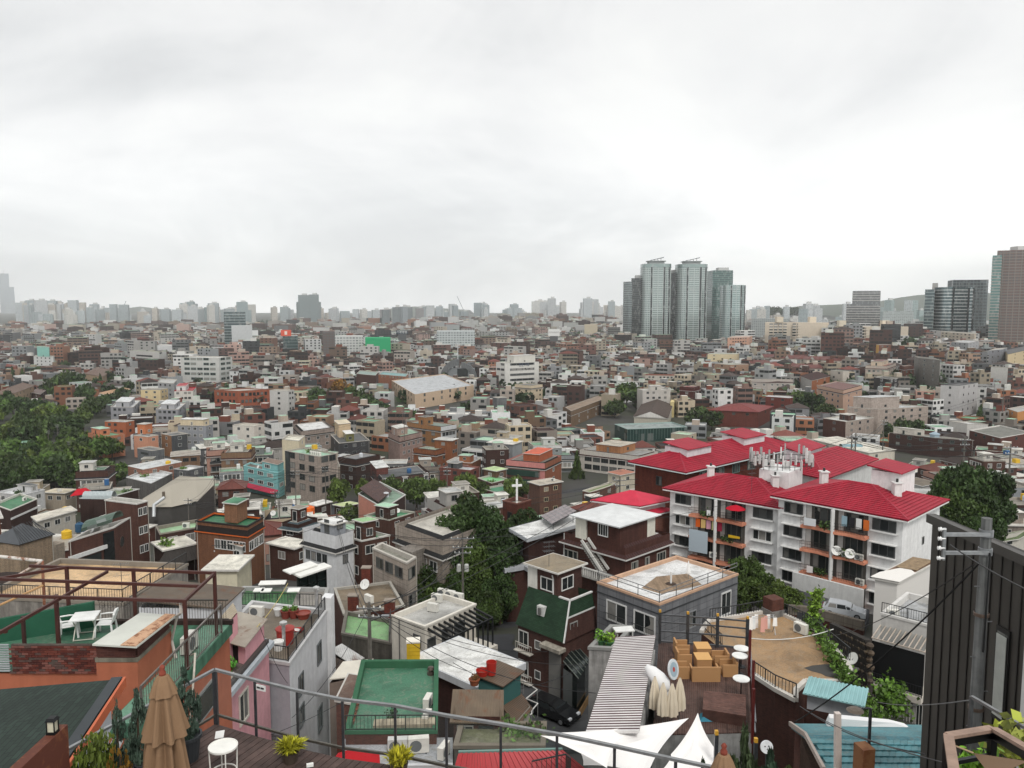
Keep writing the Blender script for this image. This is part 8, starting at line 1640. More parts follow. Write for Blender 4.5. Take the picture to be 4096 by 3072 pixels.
hb('small_white_block','white block with a pale roof right of the beige complex',J(1320,960),J(1480,985),J(1665,990),7,'plaster:d3d0cb','flat:d9dbdb',(0,0,0),ortho=False)
hb('brick_roof_terrace_house','brick house with awnings and a white trim band at the right',J(1500,1040),J(1775,1110),J(2050,1060),8,'brick:6b3d34','flat:6f6f68:d9d6d0',(3,3,1),'3f5a58',ortho=False)
b=hb('pool_roof_house','house with cream roof sheets and a blue domed canopy behind the red roof',J(110,1125),J(610,1245),J(840,1215),6,'plaster:d6cfc0','slab:d9d4c6',(2,2,1),ortho=False)
m=MB(); c=at_z(J(450,1180),b.zt+.3)
for i in range(8): a0,a1=math.pi*i/8,math.pi*(i+1)/8; m.face([(c.x-4,c.y+2*math.cos(a0),c.z-.6+1.4*math.sin(a0)),(c.x+4,c.y+2*math.cos(a0),c.z-.6+1.4*math.sin(a0)),(c.x+4,c.y+2*math.cos(a1),c.z-.6+1.4*math.sin(a1)),(c.x-4,c.y+2*math.cos(a1),c.z-.6+1.4*math.sin(a1))])
b.part(m,'blue_dome','towerglass',H('7fa0a8'))
hb('white_hut_house','white hut and brick penthouse with a white slab roof behind the apartment',J(780,1390),J(1000,1430),J(1080,1385),4,'brick:66443a','slab:dcd6c9:dedede',(0,0,0),ortho=False)
hb('brown_flat_hut','white hut with a brown flat roof at the end of the red roof',J(890,1490),J(1080,1540),J(1225,1515),5,'plaster:d9d9d8','slab:6b5f4f:dcdcda',(0,0,0),ortho=False)
b=hb('green_tile_house','house with a mossy green tiled skirt roof behind the dark building',P4(735,20) if 0 else E(1340,10),E(1560,-30),E(1640,-60),5,'plaster:c9c5bb','tskirt:6a7a52',(3,0,1),'3a3c3e',ortho=False)
hb('red_gabled_church','large red brick church with a pitched red roof and pale mosaic panels',Nv(1040,1635),Nv(1500,1655),Nv(1640,1600),8,'brick:7a3f34','tile:8a3a36',(3,1,1),'4a5a58',cat='church',lm='red gabled church',ortho=False)
hb('red_brick_annex','red brick annex with a white roof edge right of the red church',Nv(1570,1500),Nv(1800,1520),Nv(1830,1505),11,'brick:7a3a30','flat:c9c9c6:dedede',(2,0,2),'4a5a58')
hb('maroon_church_hall','maroon hall with white pilasters and a mint roof below the towers',Nv(275,1045),Nv(500,1050),Nv(525,1040),10,'brick:6b2a33','gable:8ab098',(0,0,0),cat='church')
hb('peach_office','peach coloured office block below the right tower',Nv(1210,950),Nv(1410,945),Nv(1445,930),18,'plaster:d3a58e','flat:c5a595',(7,1,5),'8a6a60',cat='building',ww=2.4,wh=1.3,fh=3.2)
hb('cream_block_house','cream block with antennas in front of the towers',Nv(1020,1105),Nv(1300,1105),Nv(1320,1095),12,'plaster:d3c2a0','flat:a9b5a5',(3,0,2),'5a4a40',cat='building')
hb('tan_tile_block','tan tiled block stepped down to the right',Nv(1085,1195),Nv(1230,1205),Nv(1410,1200),11,'stone:b9977e','flat:a9b5a9',(1,2,2),'5a4a40',cat='building',ortho=False)
hb('brown_roof_row','long row with a rust brown roof edge and white windows',Nv(430,1305),Nv(720,1310),Nv(960,1330),8,'plaster:c5beb3','flat:8a5a44:7a4636',(7,5,2),'7a7a78',cat='flats',ortho=False)
hb('black_white_flats','dark flats with a brown stair tower and white balconies',Nv(1440,1340),Nv(1590,1345),Nv(1830,1345),11,'plaster:b9b0a8','mans:4f2c28:9a9a98',(3,4,3),'efefed',cat='flats',ortho=False,kind='3')
# ================================================================ relation labels
def place(P):
 """how to find a thing: its nearest landmark and on which side it stands"""
 best=None; u,v=proj(P)
 for h in HAND:
  if not getattr(h,'lm',None): continue
  hu,hv=proj((h.cen.x,h.cen.y,h.zt)); dd=math.hypot(u-hu,(v-hv)*1.3)
  if best is None or dd<best[0]: best=(dd,h,hu,hv)
 dd,h,hu,hv=best; du=u-hu; depth=P[1]-h.cen.y
 side='behind' if depth>abs(du)*P[1]/FPX*1.2 and depth>8 else 'before' if -depth>abs(du)*P[1]/FPX*1.2 and depth<-8 else ('right of' if du>0 else 'left of')
 return f'{side} the {h.lm}',dd
USED={}
ORD=['']+[a+' nearest' for a in 'second third fourth fifth sixth seventh eighth ninth tenth eleventh twelfth thirteenth fourteenth fifteenth sixteenth seventeenth eighteenth nineteenth twentieth'.split()]+[a+' nearest' for a in 'twenty-first twenty-second twenty-third twenty-fourth twenty-fifth twenty-sixth twenty-seventh twenty-eighth twenty-ninth thirtieth'.split()]
def uniq(items):
 """items: [(object, look, P)]: gives each a label that singles it out"""
 by={}
 for o,look,P in items:
  rel,dd=place(P); by.setdefault(f'{look} {rel}',[]).append((dd,o))
 for lab,l in by.items():
  l.sort(key=lambda q:q[0])
  for k,(dd,o) in enumerate(l):
   n=USED.get(lab,0); USED[lab]=n+1; o['label']=lab if n==0 else f'{lab}, {ORD[n]}'
# ================================================================ trees
TREES=[]; TL=[]
def T(u,v,h,r,kind='round',col='3a4d28',n=1500,name=None,d=None):
 d=d or march((u,v),h); p=at_d((u,v),d); z=terr(p.x,p.y)
 c=H(col); z=max(z,p.z-h*1.1)
 o=tree(name or ('pine_tree' if kind=='cone' else 'leafy_tree' if kind=='round' else 'bush'),'x',(p.x,p.y,z),h,r,c,kind,len(TL)%5,(7000 if d<140 else n) if d<260 else 900,'trees among the houses','tree' if kind!='bush' else 'bush',leaf=.052 if d<140 else .085 if d<260 else .13)
 look={'cone':'dark pointed evergreen','round':'dark green leafy tree','bush':'low green bush'}[kind] if col=='3a4d28' else 'rust tinged leafy tree' if col[0] in'67' else 'fresh green leafy tree'
 TL.append((o,look,(p.x,p.y,p.z))); TREES.append((p.x,p.y,r*.8,d,h))
tr=random.Random(21)
for i in range(64):
 u=tr.uniform(-8,112); v=394+72*(i/63)+tr.uniform(-5,5)
 if u>78 and v<430 and tr.random()<.5: continue
 T(u,v,tr.uniform(8,12),tr.uniform(5,7.5),col=tr.choice(['3a4d28','44552c','566e34']))
for u,v,h,r in ((66,371,17,9),(78,374,16,9),(55,378,15,8),(85,385,13,7),(39,368,13,8),(65,361,12,6),(108,372,10,6),(118,376,9,6),(142,363,10,6),(152,366,11,6),(97,378,10,6),(122,388,8,5),(128,382,8,5),(5,392,12,7),(22,398,11,7),(30,402,11,7),(100,396,10,6),(92,402,9,6)): T(u,v,h,r)
T(39,370,11,7,col='6a6a2a'); T(341,381,13,8,col='755a2c')
for u,v,h,r in ((318,388,12,8),(330,392,12,8),(352,388,13,9),(366,396,11,8),(378,402,9,7),(312,396,10,7),(280,380,7,5),(292,379,8,5),(300,382,8,5),(386,389,7,4),(404,411,8,5),(415,410,8,5),(470,402,8,6),(627,384,14,10),(640,392,12,8),(615,400,10,7),(604,395,8,6),(698,408,11,8),(712,412,9,7),(530,349,12,9),(562,352,12,8),(590,354,10,8),(600,356,10,8),(812,394,12,8),(800,398,9,7),(826,404,8,6),(905,420,9,5),(918,421,8,5),(890,424,8,4)): T(u,v,h,r)
for u,v,h,r in ((12,366,15,4),(22,368,13,4),(100,374,12,4),(577,451,10,3),(981,404,12,4),(900,417,9,3)): T(u,v,h,r,'cone')
for u,v,h,r in ((338,479,9,4.5),(362,480,7,3),(390,477,8,4.5),(416,478,10,5),(438,479,8,4),(465,474,10,5),(480,482,7,4),(348,506,6,3.5),(515,478,9,5),(584,507,7,3.5),(797,391,10,8),(520,372,8,6)): T(u,v,h,r,col='4f6230',n=2200)
for u,v,h,r,d in ((468,492,8,4.2,97),(480,506,7,3.8,95),(456,512,6,3.4,96),(492,530,6,3.6,93),(474,538,6,3.4,92),(508,534,6,3.6,92),(456,545,5.5,3.2,92),(438,552,5.5,3.2,92),(425,565,5,3,91),(470,562,5,3.2,90),(524,508,6,3.4,98),(532,520,5,3,97),(413,588,4.5,2.2,89),(438,582,5,2.4,89),(452,570,5.5,2.6,89),(432,602,4,2.4,84),(448,608,3.5,2.2,82),(410,562,6,2.8,95),(420,545,6,2.6,98),(500,575,5,2.6,88),(488,590,4,2.4,86)): T(u,v,h,r,n=3400,d=d)
for u,v,h,r in ((752,560,6,2.9),(770,582,4,2.6),(738,575,5,3),(785,590,3,2.6)): T(u,v,h,r,n=2800,col='44562a')
T(698,556,5,2.6,n=1500,col='6a5a2c')
for u,v,h,r,d in ((957,470,9,4,97),(972,456,11,5,99),(988,466,10,4.6,98),(963,490,7,4,95),(980,492,7,4,94),(948,496,6,3,96)): T(u,v,h,r,n=4200,d=d)
for u,v,h,r in ((500,600,2.2,2.2),(512,592,2.4,2.2),(486,592,2.5,2.4),(495,608,1.8,2),(480,612,1.6,1.8)): T(u,v,h,r,'bush',n=900)
uniq(TL)
# ================================================================ the rest of the houses
def inpoly(p,poly,mg):
 n=len(poly)
 for i in range(n):
  a,b=poly[i],poly[(i+1)%n]; e=b-a; L=e.length
  if L<1e-6: continue
  if (e.x*(p.y-a.y)-e.y*(p.x-a.x))/L < -mg: return False
 return True
PROT=[(339,379,553,583,111),(405,520,495,630,88)]
for h in HAND:
 pj=[proj((q.x,q.y,h.zt)) for q in h.p]; us=[a for a,_ in pj]; dn=min(h.p,key=lambda q:q.y); vb=proj((dn.x,dn.y,h.zt-(.85 if getattr(h,'lm',None) and h.d>120 else .34)*max(4,(h.zt-h.zb))))[1]
 PROT.append((min(us),max(us),min(b for _,b in pj),vb,h.d))
def blocked(u0,u1,vt,d):
 for a,b,vt2,vb,dh in PROT:
  if dh>d+2 and min(u1,b)-max(u0,a)>.18*min(u1-u0,b-a) and vt<vb: return True
 return False
GX={}
for h in HAND: GX.setdefault((int(h.cen.x//40),int(h.cen.y//40)),[]).append(h)
def hands_near(x,y):
 for i in(-1,0,1):
  for j in(-1,0,1): yield from GX.get((int(x//40)+i,int(y//40)+j),())
WALLS=[('brick','604239','brown brick'),('brick','4c342e','dark brick'),('brick','6f463b','red brick'),('brick','9c6444','orange brick'),('brick','97785f','tan brick'),('plaster','c9c8c5','white'),('plaster','aba8a3','pale grey'),('plaster','b8a990','cream'),('stone','a0958a','beige stone'),('plaster','b0897a','pinkish'),('concrete','7f8082','grey concrete'),('plaster','d3d4d3','bright white'),('panel','3f4245','charcoal'),('plaster','8d9193','slate grey')]
WR=[18,17,11,6,6,8,9,8,7,3,4,3,5,6]; WF=[12,10,9,7,6,16,14,12,8,5,5,11,5,7]
ROOFS=[('flat:7fae8e:b5b0a6','green roof'),('flat:b9bab7:c9c5bd','grey roof'),('flat:8f8a80:a9a399','brown roof'),('slab:d9d6cd','white slab roof'),('mans:38363a:6f8f7a','black mansard'),('mans:4a2c28:8a8a80','maroon mansard'),('hip:4a3f3b','dark hipped roof'),('tile:7a4238','red tiled roof'),('flat:9fc3a8:b9b5ab','mint roof'),('sheet:b5ada0','sheet metal roof'),('flat:5f9a74:7a4a3c','deep green roof')]
RW=[16,15,9,12,8,8,7,4,8,5,8]
fr=random.Random(99); cells=[]
def district(x,y):
 k=(int(x//70),int(y//70)); return random.Random(k[0]*7919+k[1]*104729).uniform(-.7,.7)
y=74.0
while y<2450:
 st=9.8 if y<250 else 12.0 if y<420 else 11+(y-420)*.0065; x=-.74*y-20; row=fr.random()
 while x<.74*y+20:
  jx,jy=x+fr.uniform(-2,2),y+fr.uniform(-2,2)+(st*.5 if int(x/st)%2 else 0); cells.append((jx,jy,st)); x+=st
 y+=st*(1.0 if y<600 else 1.15)
cells.sort(key=lambda c:c[1]); NT=0; MAXT=270; FILL=[]; FB=[]; far=MB(); FARW=[]
ROADS=[((-60,238),(-20,240),(0,245),(30,262),(70,300)),((-150,250),(-130,330),(-118,420),(-110,520),(-90,640))]
def near_road(x,y):
 for rd in ROADS:
  for a,b in zip(rd,rd[1:]):
   a,b=Vector(a),Vector(b); t=max(0,min(1,(Vector((x,y))-a).dot(b-a)/(b-a).length_squared))
   if (Vector((x,y))-a.lerp(b,t)).length<9: return True
 return False
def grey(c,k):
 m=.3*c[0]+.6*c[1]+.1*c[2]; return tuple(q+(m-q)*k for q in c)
def farhouse(pts,zt,zb,wc,rc,d,style,r):
 """one more house in the mass beyond: walls, parapet or hip, windows as real panes"""
 n=4; ph=.5; i=inset(pts,.25)
 for k in range(4):
  a,b=pts[k],pts[(k+1)%4]; far.face([(a.x,a.y,zb),(b.x,b.y,zb),(b.x,b.y,zt),(a.x,a.y,zt)],0,wc)
 if style=='hip':
  o=inset(pts,-.4); c=sum(o,Vector((0,0)))/4
  for k in range(4): a,b=o[k],o[(k+1)%4]; far.face([(a.x,a.y,zt-.05),(b.x,b.y,zt-.05),(c.x,c.y,zt+2.2)],0,rc)
 else:
  if d<900:
   for k in range(4):
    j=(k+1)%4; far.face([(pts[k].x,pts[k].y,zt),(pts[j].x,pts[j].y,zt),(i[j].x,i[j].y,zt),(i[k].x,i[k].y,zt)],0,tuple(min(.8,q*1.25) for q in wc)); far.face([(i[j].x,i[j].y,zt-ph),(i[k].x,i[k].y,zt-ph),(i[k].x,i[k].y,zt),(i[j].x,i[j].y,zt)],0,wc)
   far.face([(q.x,q.y,zt-ph) for q in i],0,rc)
  else: far.face([(q.x,q.y,zt) for q in pts],0,rc)
  if r.random()<.6:
   ea,eb=pts[1]-pts[0],pts[3]-pts[0]; u0,v0=r.uniform(.1,.5),r.uniform(.1,.5); q=[pts[0]+ea*(u0+a*.35)+eb*(v0+b*.35) for a,b in((0,0),(1,0),(1,1),(0,1))]; h=r.uniform(2.0,2.8); pc=wc if r.random()<.5 else r.choice([H('cfcdc8'),H('7a4436'),H('b5a698')])
   for k in range(4): a,b=q[k],q[(k+1)%4]; far.face([(a.x,a.y,zt-ph),(b.x,b.y,zt-ph),(b.x,b.y,zt+h),(a.x,a.y,zt+h)],0,pc)
   far.face([(p.x,p.y,zt+h) for p in q],0,r.choice([rc,H('d9d6cd'),H('9fc3a8')]))
 if d<1500:
  for f in (0,3):
   a,b=pts[f],pts[(f+1)%4]; e=b-a; L=e.length; t=e/L; nn=Vector((t.y,-t.x))
   if nn.y>.3: continue
   nc=max(1,int(L/(3.0 if d<800 else 4.5))); rows=int((zt-zb)/3.0)
   for k in range(rows):
    z=zt-2.3-3.0*k; strip=r.random()<.35
    for c in range(nc):
     if r.random()<.15: continue
     x=L*(c+.5)/nc; w=.95 if not strip else L/nc*.47; p=a+t*(x-w)+nn*.04; q=a+t*(x+w)+nn*.04; far.face([(p.x,p.y,z),(q.x,q.y,z),(q.x,q.y,z+1.55),(p.x,p.y,z+1.55)],1)
for (x,y,st) in cells:
 if abs(x)>.70*y+12 or fr.random()<(.04 if y<500 else .07) or near_road(x,y): continue
 if any((x-a)**2+(y-b)**2<(r+4)**2 for a,b,r,_,_ in TREES): continue
 uc=512+790*x/y
 if y>1080 and y<1420 and 640<uc<795: continue
 if 235<y<470 and uc<112: continue
 an=district(x,y)+fr.uniform(-.12,.12); w,dp=fr.uniform(.66,.92)*st,fr.uniform(.62,.9)*st; fl=fr.choices([2,3,4,5],[32,42,20,6])[0];
 if y>650 and fr.random()<.05: fl=fr.choice([6,7,8]); w*=1.7
 hh=fl*2.9+fr.uniform(.3,1.0); ca,sa=math.cos(an),math.sin(an); pts=[Vector((x+a*w/2*ca-b*dp/2*sa,y+a*w/2*sa+b*dp/2*ca)) for a,b in((-1,-1),(1,-1),(1,1),(-1,1))]
 if y<900:
  bad=False
  for h in hands_near(x,y):
   if inpoly(Vector((x,y)),h.p,3.2) or any(inpoly(q,h.p,.6) for q in pts) or any(inpoly(q,pts,.6) for q in h.p): bad=True; break
  if bad: continue
 zb=min(terr(q.x,q.y) for q in pts)-.4; zg=terr(x,y)
 pj=[proj((q.x,q.y,zg+hh)) for q in pts]; u0,u1=min(a for a,_ in pj),max(a for a,_ in pj)
 if u1<-5 or u0>1029: continue
 if y<900:
  ok=False
  for f2 in range(fl,0,-1):
   hh=f2*2.9+.5; vt=min(proj((q.x,q.y,zg+hh))[1] for q in pts)
   if not blocked(u0,u1,vt,y): ok=True; break
  if not ok: continue
  fl=f2
 wm,wc,wn=fr.choices(WALLS,WR if y<300 else WF)[0]; rs,rn=fr.choices(ROOFS,RW)[0]; zt=zg+hh
 if NT<MAXT and y<420:
  NT+=1; b=Bld({'brick':'brick_house','plaster':'plaster_house','stone':'stone_house','concrete':'concrete_house','panel':'panel_house'}[wm],'x','house',pts,zt,zb,'houses packed between the landmarks',near=False)
  HAND.pop(); b.walls(wm,H(wc)); roofit(b,rs,'cfcfcb'); fc=fr.choice(['d8d8d4','6a6c6e','4a4c4e','c9c9c4']); kd=fr.choice(['2','2','3'])
  bf=fr.choice('LRRxx'); tp0=2.1 if rs[:4]!='mans' else 3.9
  if bf!='x':
   a,t,ln=b.face(bf); n=Vector((t.y,-t.x)); c=a+t*ln*.5+n*.55; rz=math.atan2(t.y,t.x)
   for k in range(min(fl,3)):
    z=zt-tp0-.5-2.9*k
    if z<zb+.5: break
    b.window(bf,ln*.5,z,ln*.74,1.75,H(fc),'4'); b.part(MB().box((c.x,c.y,z-.12),(ln*.8,1.1,.18),rz),'balcony_slab','plaster',H('b5afa6')); c2_=c+n*.5; b.part(MB().box((c2_.x,c2_.y,z+.35),(ln*.8,.08,.8),rz),'balcony_front',fr.choice(['paint','brick','clearglass#7f9a94']),H(fr.choice([wc,'c9c5bd','3a3c3e'])))
  for f,ln in (('L',b.lb),('R',b.la)):
          if f!=bf: b.grid(f,max(1,int(ln/3.0)),fl if y<200 else min(fl,3),fr.choice([1.3,1.6,2.0]),1.35,2.9,tp0,H(fc),kd,.14,rr=fr)
  if rs[:4] in('flat','slab','mans') and fr.random()<.72:
   i0,j0=fr.uniform(.08,.45),fr.uniform(.1,.45); zf=b.zf; b.block(b.la*i0,b.la*(i0+.42),b.lb*j0,b.lb*(j0+.42),zf,zf+2.4,wm if fr.random()<.6 else 'plaster',H(wc) if fr.random()<.6 else H('d3cfc6'),'penthouse',roof=H(fr.choice(['d9d6cd','9fc3a8','b9bab7','8f8a80'])))
   b.bwin(b.la*(i0+.21),b.lb*j0-.01,'R',zf+.9,1.1,1.0,H(fc))
  if rs[:4]=='flat' and fr.random()<.4: b.rail([b.P(.15,b.lb-.15,zt),b.P(.15,.15,zt),b.P(b.la-.15,.15,zt)],.8,None,H('55585a'),post=1.8)
  if fr.random()<.4: b.block(b.la*.75,b.la*.9,b.lb*.7,b.lb*.88,zt-.4,zt+1.2,'paint',H(fr.choice(['d9d9d6','2f5f8f','d9b02c','c9ccd0'])),'roof_tank')
  FB.append(b); FILL.append((b.root,f'{wn} house with {rn}',(x,y,zt)))
 else:
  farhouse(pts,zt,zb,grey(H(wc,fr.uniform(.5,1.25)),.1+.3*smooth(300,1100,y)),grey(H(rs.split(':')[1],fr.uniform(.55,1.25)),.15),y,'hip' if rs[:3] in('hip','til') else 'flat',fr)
uniq(FILL)
tag(far.obj('distant_houses',['plaster*','glass'],None,vc=True),'dense mass of small houses spreading towards the skyline',None,kind='stuff')
# ================================================================ what stands on the roofs
CL={'a':[],'t':[],'d':[],'p':[]}; cr=random.Random(12)
for b in [h for h in HAND if hasattr(h,'zf') and 70<h.d<270 and h.la>3]+[h for h in FB[:110] if hasattr(h,'zf')]:
 for k in range(cr.choice([0,1,1,2]) if b.la*b.lb>20 else 0):
  q=b.P(b.la*cr.uniform(.12,.88),b.lb*cr.uniform(.12,.88),b.zf+.01); w=cr.choices('atdp',[4,2,2,3])[0]
  if w=='a': o,l=aircon('x',q,cr.uniform(0,6.2),1.1),'white outdoor unit on roof'
  elif w=='t': c=cr.choice(['2f5f8f','d9b02c','c9ccd0']); o,l=tank('x',q,cr.uniform(.6,.9),cr.uniform(1.1,1.6),c),{'2':'blue','d':'yellow','c':'grey'}[c[0]]+' water tank on roof'
  elif w=='d': o,l=dish('x',q,R(cr.uniform(200,300)),.55),'white satellite dish on a roof'
  else: o,l=foliage('roof_plants','x','plants',[(q[0]+cr.uniform(-1,1),q[1]+cr.uniform(-.7,.7),q[2]+.3) for _ in range(6)],.28,H(cr.choice(['4f6a34','5d7a3a','3f5530'])),120,len(CL['p']),'rooftop plants',spread=.3),'leafy potted plants on a roof'
  CL[w].append((o,l,q))
for v in CL.values(): uniq(v)
# ================================================================ towers and skyline
def oval(cx,cy,a,b,n=36,sq=3.4): return [Vector((cx+a*math.copysign(abs(math.cos(t))**(2/sq),math.cos(t)),cy+b*math.copysign(abs(math.sin(t))**(2/sq),math.sin(t)))) for t in [2*math.pi*i/n for i in range(n)]]
def tower(name,label,u0,u1,vt,d,depth=None,mt='facade',col='b9b9b9',fh=None,band='c9cdcf',plan_='box',rot=0.0,top=None,mull=0,group=None,cat='tower',zb=None):
 a,b=at_d((u0,vt),d),at_d((u1,vt),d); w=b.x-a.x; cx=(a.x+b.x)/2; zt=a.z; zb=terr(cx,d)-2 if zb is None else zb; dp=depth or w*.8; cy=d+dp/2
 t=thing(name,label,cat,(cx,cy,zb),group)
 if plan_=='oval': pl=oval(cx,cy,w/2,dp/2)
 else:
  c,s=math.cos(rot),math.sin(rot); f_=math.atan2(cx,cy); k=1/(abs(c)+abs(s)*dp/w); c,s=math.cos(rot-f_),math.sin(rot-f_); pl=[Vector((cx+(x*w*c-y*dp*s)*k/2,cy+(x*w*s+y*dp*c)*k/2)) for x,y in((-1,-1),(1,-1),(1,1),(-1,1))]
 MB().prism(pl,zb,zt).obj('body',mt,t,H(col))
 if fh:
  m=MB(); o=inset(pl,-.35); z=zt-fh
  while z>zb+2:
   m.prism(o,z,z+fh*.2); z-=fh
  tag(m.obj('floor_bands','paint',t,H(band)),kind='stuff')
 if mull:
  m=MB()
  for p,q in zip(pl,pl[1:]+pl[:1]):
   for k in range(max(1,int((q-p).length/mull))): e=p.lerp(q,k*mull/(q-p).length); m.bar((e.x,e.y,zb),(e.x,e.y,zt),.5)
  tag(m.obj('mullions','paint',t,H(band)),kind='stuff')
 if plan_=='oval':
  for k_ in (.28,.72,.9):
   xx=cx-w/2+w*k_; yy=cy-dp/2*(1-abs(2*k_-1)**3.4)**(1/3.4); MB().box((xx,yy,(zb+zt)/2),(w*.045,2.2,zt-zb-2)).obj('dark_strip','towerglass',t,H('20282a'))
 if top=='crown':
  i=inset(pl,w*.22); m=MB(); o=inset(pl,-.6); n=len(pl)
  for k in range(n): p,q=o[k],o[(k+1)%n]; m.face([(p.x,p.y,zt-2),(q.x,q.y,zt-2),(q.x,q.y,zt+4),(p.x,p.y,zt+4)])
  m.obj('glass_crown','towerglass',t,H('7d8d8b')); MB().prism(i,zt,zt+8).obj('plant_drum','plaster',t,H('a9adad')); MB().prism(inset(pl,w*.17),zt+8,zt+9).obj('drum_rim','paint',t,H('8a9090'))
  MB().hexa([(cx-w*.2,cy-6,zt+9.5),(cx+w*.26,cy-6,zt+14),(cx+w*.26,cy+6,zt+14),(cx-w*.2,cy+6,zt+9.5)],[(cx-w*.2,cy-6,zt+10.2),(cx+w*.26,cy-6,zt+15),(cx+w*.26,cy+6,zt+15),(cx-w*.2,cy+6,zt+10.2)]).obj('roof_wing','metal',t,H('4f5757'))
  for k in range(4): MB().bar((cx-w*.15+k*w*.11,cy,zt+8),(cx-w*.15+k*w*.11,cy,zt+11+k*.8),.6).obj('wing_strut','metal',t,H('6a7070'))
 elif top=='box': MB().box((cx+w*.1,cy,zt+2.5),(w*.4,dp*.4,5)).obj('roof_house','plaster',t,H('c9c9c7'))
 elif top=='mast': MB().tube([(cx,cy,zt),(cx,cy,zt+w*.6)],[w*.03,w*.005],6).obj('spire','metal',t,H('c0c4c6'))
 return t
def ux(x): return 600+x*.10549
def vx(y): return 237.5+y*.10549
g='glass tower cluster'
tower('glass_tower','dark slim tower at the left end of the glass cluster',ux(240),ux(322),vx(415),1215,40,'towerglass','6b7476',3.4,'8a9292',rot=.5,group=g); tower('glass_tower','dark slab tower just left of the first silver tower',ux(318),ux(412),vx(385),1235,40,'towerglass','2c3132',3.4,'4a5051',top='box',group=g)
tower('glass_tower','left silver oval tower with a tilted roof wing',ux(415),ux(690),vx(272),1220,44,'towerglass','84918f',3.3,'b9c2c0','oval',top='crown',mull=5,group=g); tower('glass_tower','dark side shaft between the two silver towers',ux(668),ux(752),vx(335),1250,40,'towerglass','252b2c',3.4,'414848',top='box',group=g)
tower('glass_tower','right silver oval tower with a tilted roof wing',ux(752),ux(1038),vx(275),1225,44,'towerglass','84918f',3.3,'b9c2c0','oval',top='crown',mull=5,group=g)
tower('glass_tower','teal tower with a pale crown behind the cluster',ux(1045),ux(1292),vx(310),1290,44,'towerglass','3c5552',3.4,'55706d',rot=.3,top='box',group=g); tower('glass_tower','shorter silver oval tower at the right end of the cluster',ux(1188),ux(1402),vx(450),1200,40,'towerglass','7f9291',3.3,'b0bbba','oval',mull=5,group=g)
def uo(x): return 800+x*.10127
def vo(y): return 225+y*.10127
tower('terraced_tower','grey office tower with broad horizontal ledges',uo(530),uo(838),vo(780),1350,45,'towerglass','5d6062',4.2,'bdb8b2',cat='office tower'); tower('stepped_ledge_tower','stepped upper storeys of the tower with broad ledges',uo(575),uo(828),vo(650),1356,34,'towerglass','5d6062',4.2,'bdb8b2',cat='office tower',zb=at_d((900,vo(782)),1356).z)
tower('curved_office_tower','rounded glass office with white floor bands at the right',uo(1425),uo(1765),vo(612),980,38,'towerglass','42565a',4.0,'d3d6d5','oval',cat='office tower'); tower('grey_frame_tower','grey ribbed tower behind the rounded office',uo(1560),uo(1910),vo(540),1040,36,'towerglass','50595c',4.0,'6a7274',mull=4,cat='office tower',rot=.2); tower('slim_glass_fin','slim dark glass fin left of the rounded office',uo(1325),uo(1410),vo(635),985,40,'towerglass','3a4c50',4,'8f9896',cat='office tower'); tower('pale_pillar_tower','pale stone pillar beside the rounded office',uo(1395),uo(1445),vo(572),1000,40,'plaster','a9a6a3',cat='office tower')
tower('brown_apartment_tower','tall brown and glass apartment tower at the right border',uo(2080),uo(2410),vo(245),900,36,'facade','6f5a54',3.3,'8a837c',mull=6,cat='apartment tower',top='box'); tower('teal_apartment_wing','teal glass wing left of the tall brown tower',uo(2005),uo(2085),vo(298),905,36,'towerglass','4f7370',3.3,'a8948c',cat='apartment tower')
tower('dark_white_tower','dark glass tower behind a white slab in the left distance',221,241.5,vo(0)+86.8+.0,1010,24,'towerglass','4a5a5c',3.6,'9aa3a5',cat='office tower'); tower('white_slab_tower','plain white slab tower with a column of small windows',229.5,249,325.5,985,18,'plaster','c3c5c6',cat='office tower'); tower('twin_top_tower','hazy twin topped tower left of centre, left half',296.5,307,295,2500,40,'facade','7f8a8c',cat='apartment tower',top='box'); tower('twin_top_tower','hazy twin topped tower left of centre, right half',307.2,317,294.5,2510,40,'facade','7f8a8c',cat='apartment tower',top='box'); tower('shoulder_block','lower shoulder block of the twin topped tower',295,319,302,2530,40,'facade','8a9496',cat='apartment tower')
tower('red_board_building','dark glass building carrying an orange red billboard',281,295,336,900,20,'towerglass','4a5f60',3.5,'6a7a7a',cat='office'); p=at_d((286,333),901); t=thing('billboard','orange red rooftop billboard in the left distance','billboard',(p.x,p.y,p.z-6)); MB().box((p.x,p.y,p.z),(11.5,1,7)).obj('board','paint',t,H('d9583f')); MB().box((p.x,p.y-.6,p.z),(3,.1,4)).obj('picture','paint',t,H('e8d9cf')); MB().box((p.x,p.y+.4,p.z-5),(8,.5,4)).obj('stand','metal',t,H('55585a'))
tower('green_netted_building','building wrapped in bright green safety netting',363,388,338,850,30,'fabric','2c9a68',cat='building'); tower('brown_brick_slab','dark brown slab block left of the white long office',320,332,332,860,25,'facade','5f5450',cat='building'); tower('long_white_office','long white office beside the green netted building',332,361,336,865,20,'facade','bfc0be',cat='office'); tower('white_stepped_office','pale office with glass ribbon windows in the centre distance',436,474,331,950,25,'facade','b5babb',cat='office'); tower('beige_sign_building','beige hall carrying a lettered sign on the far slope',585,598,324.5,1450,20,'plaster','c2b59f',cat='building')
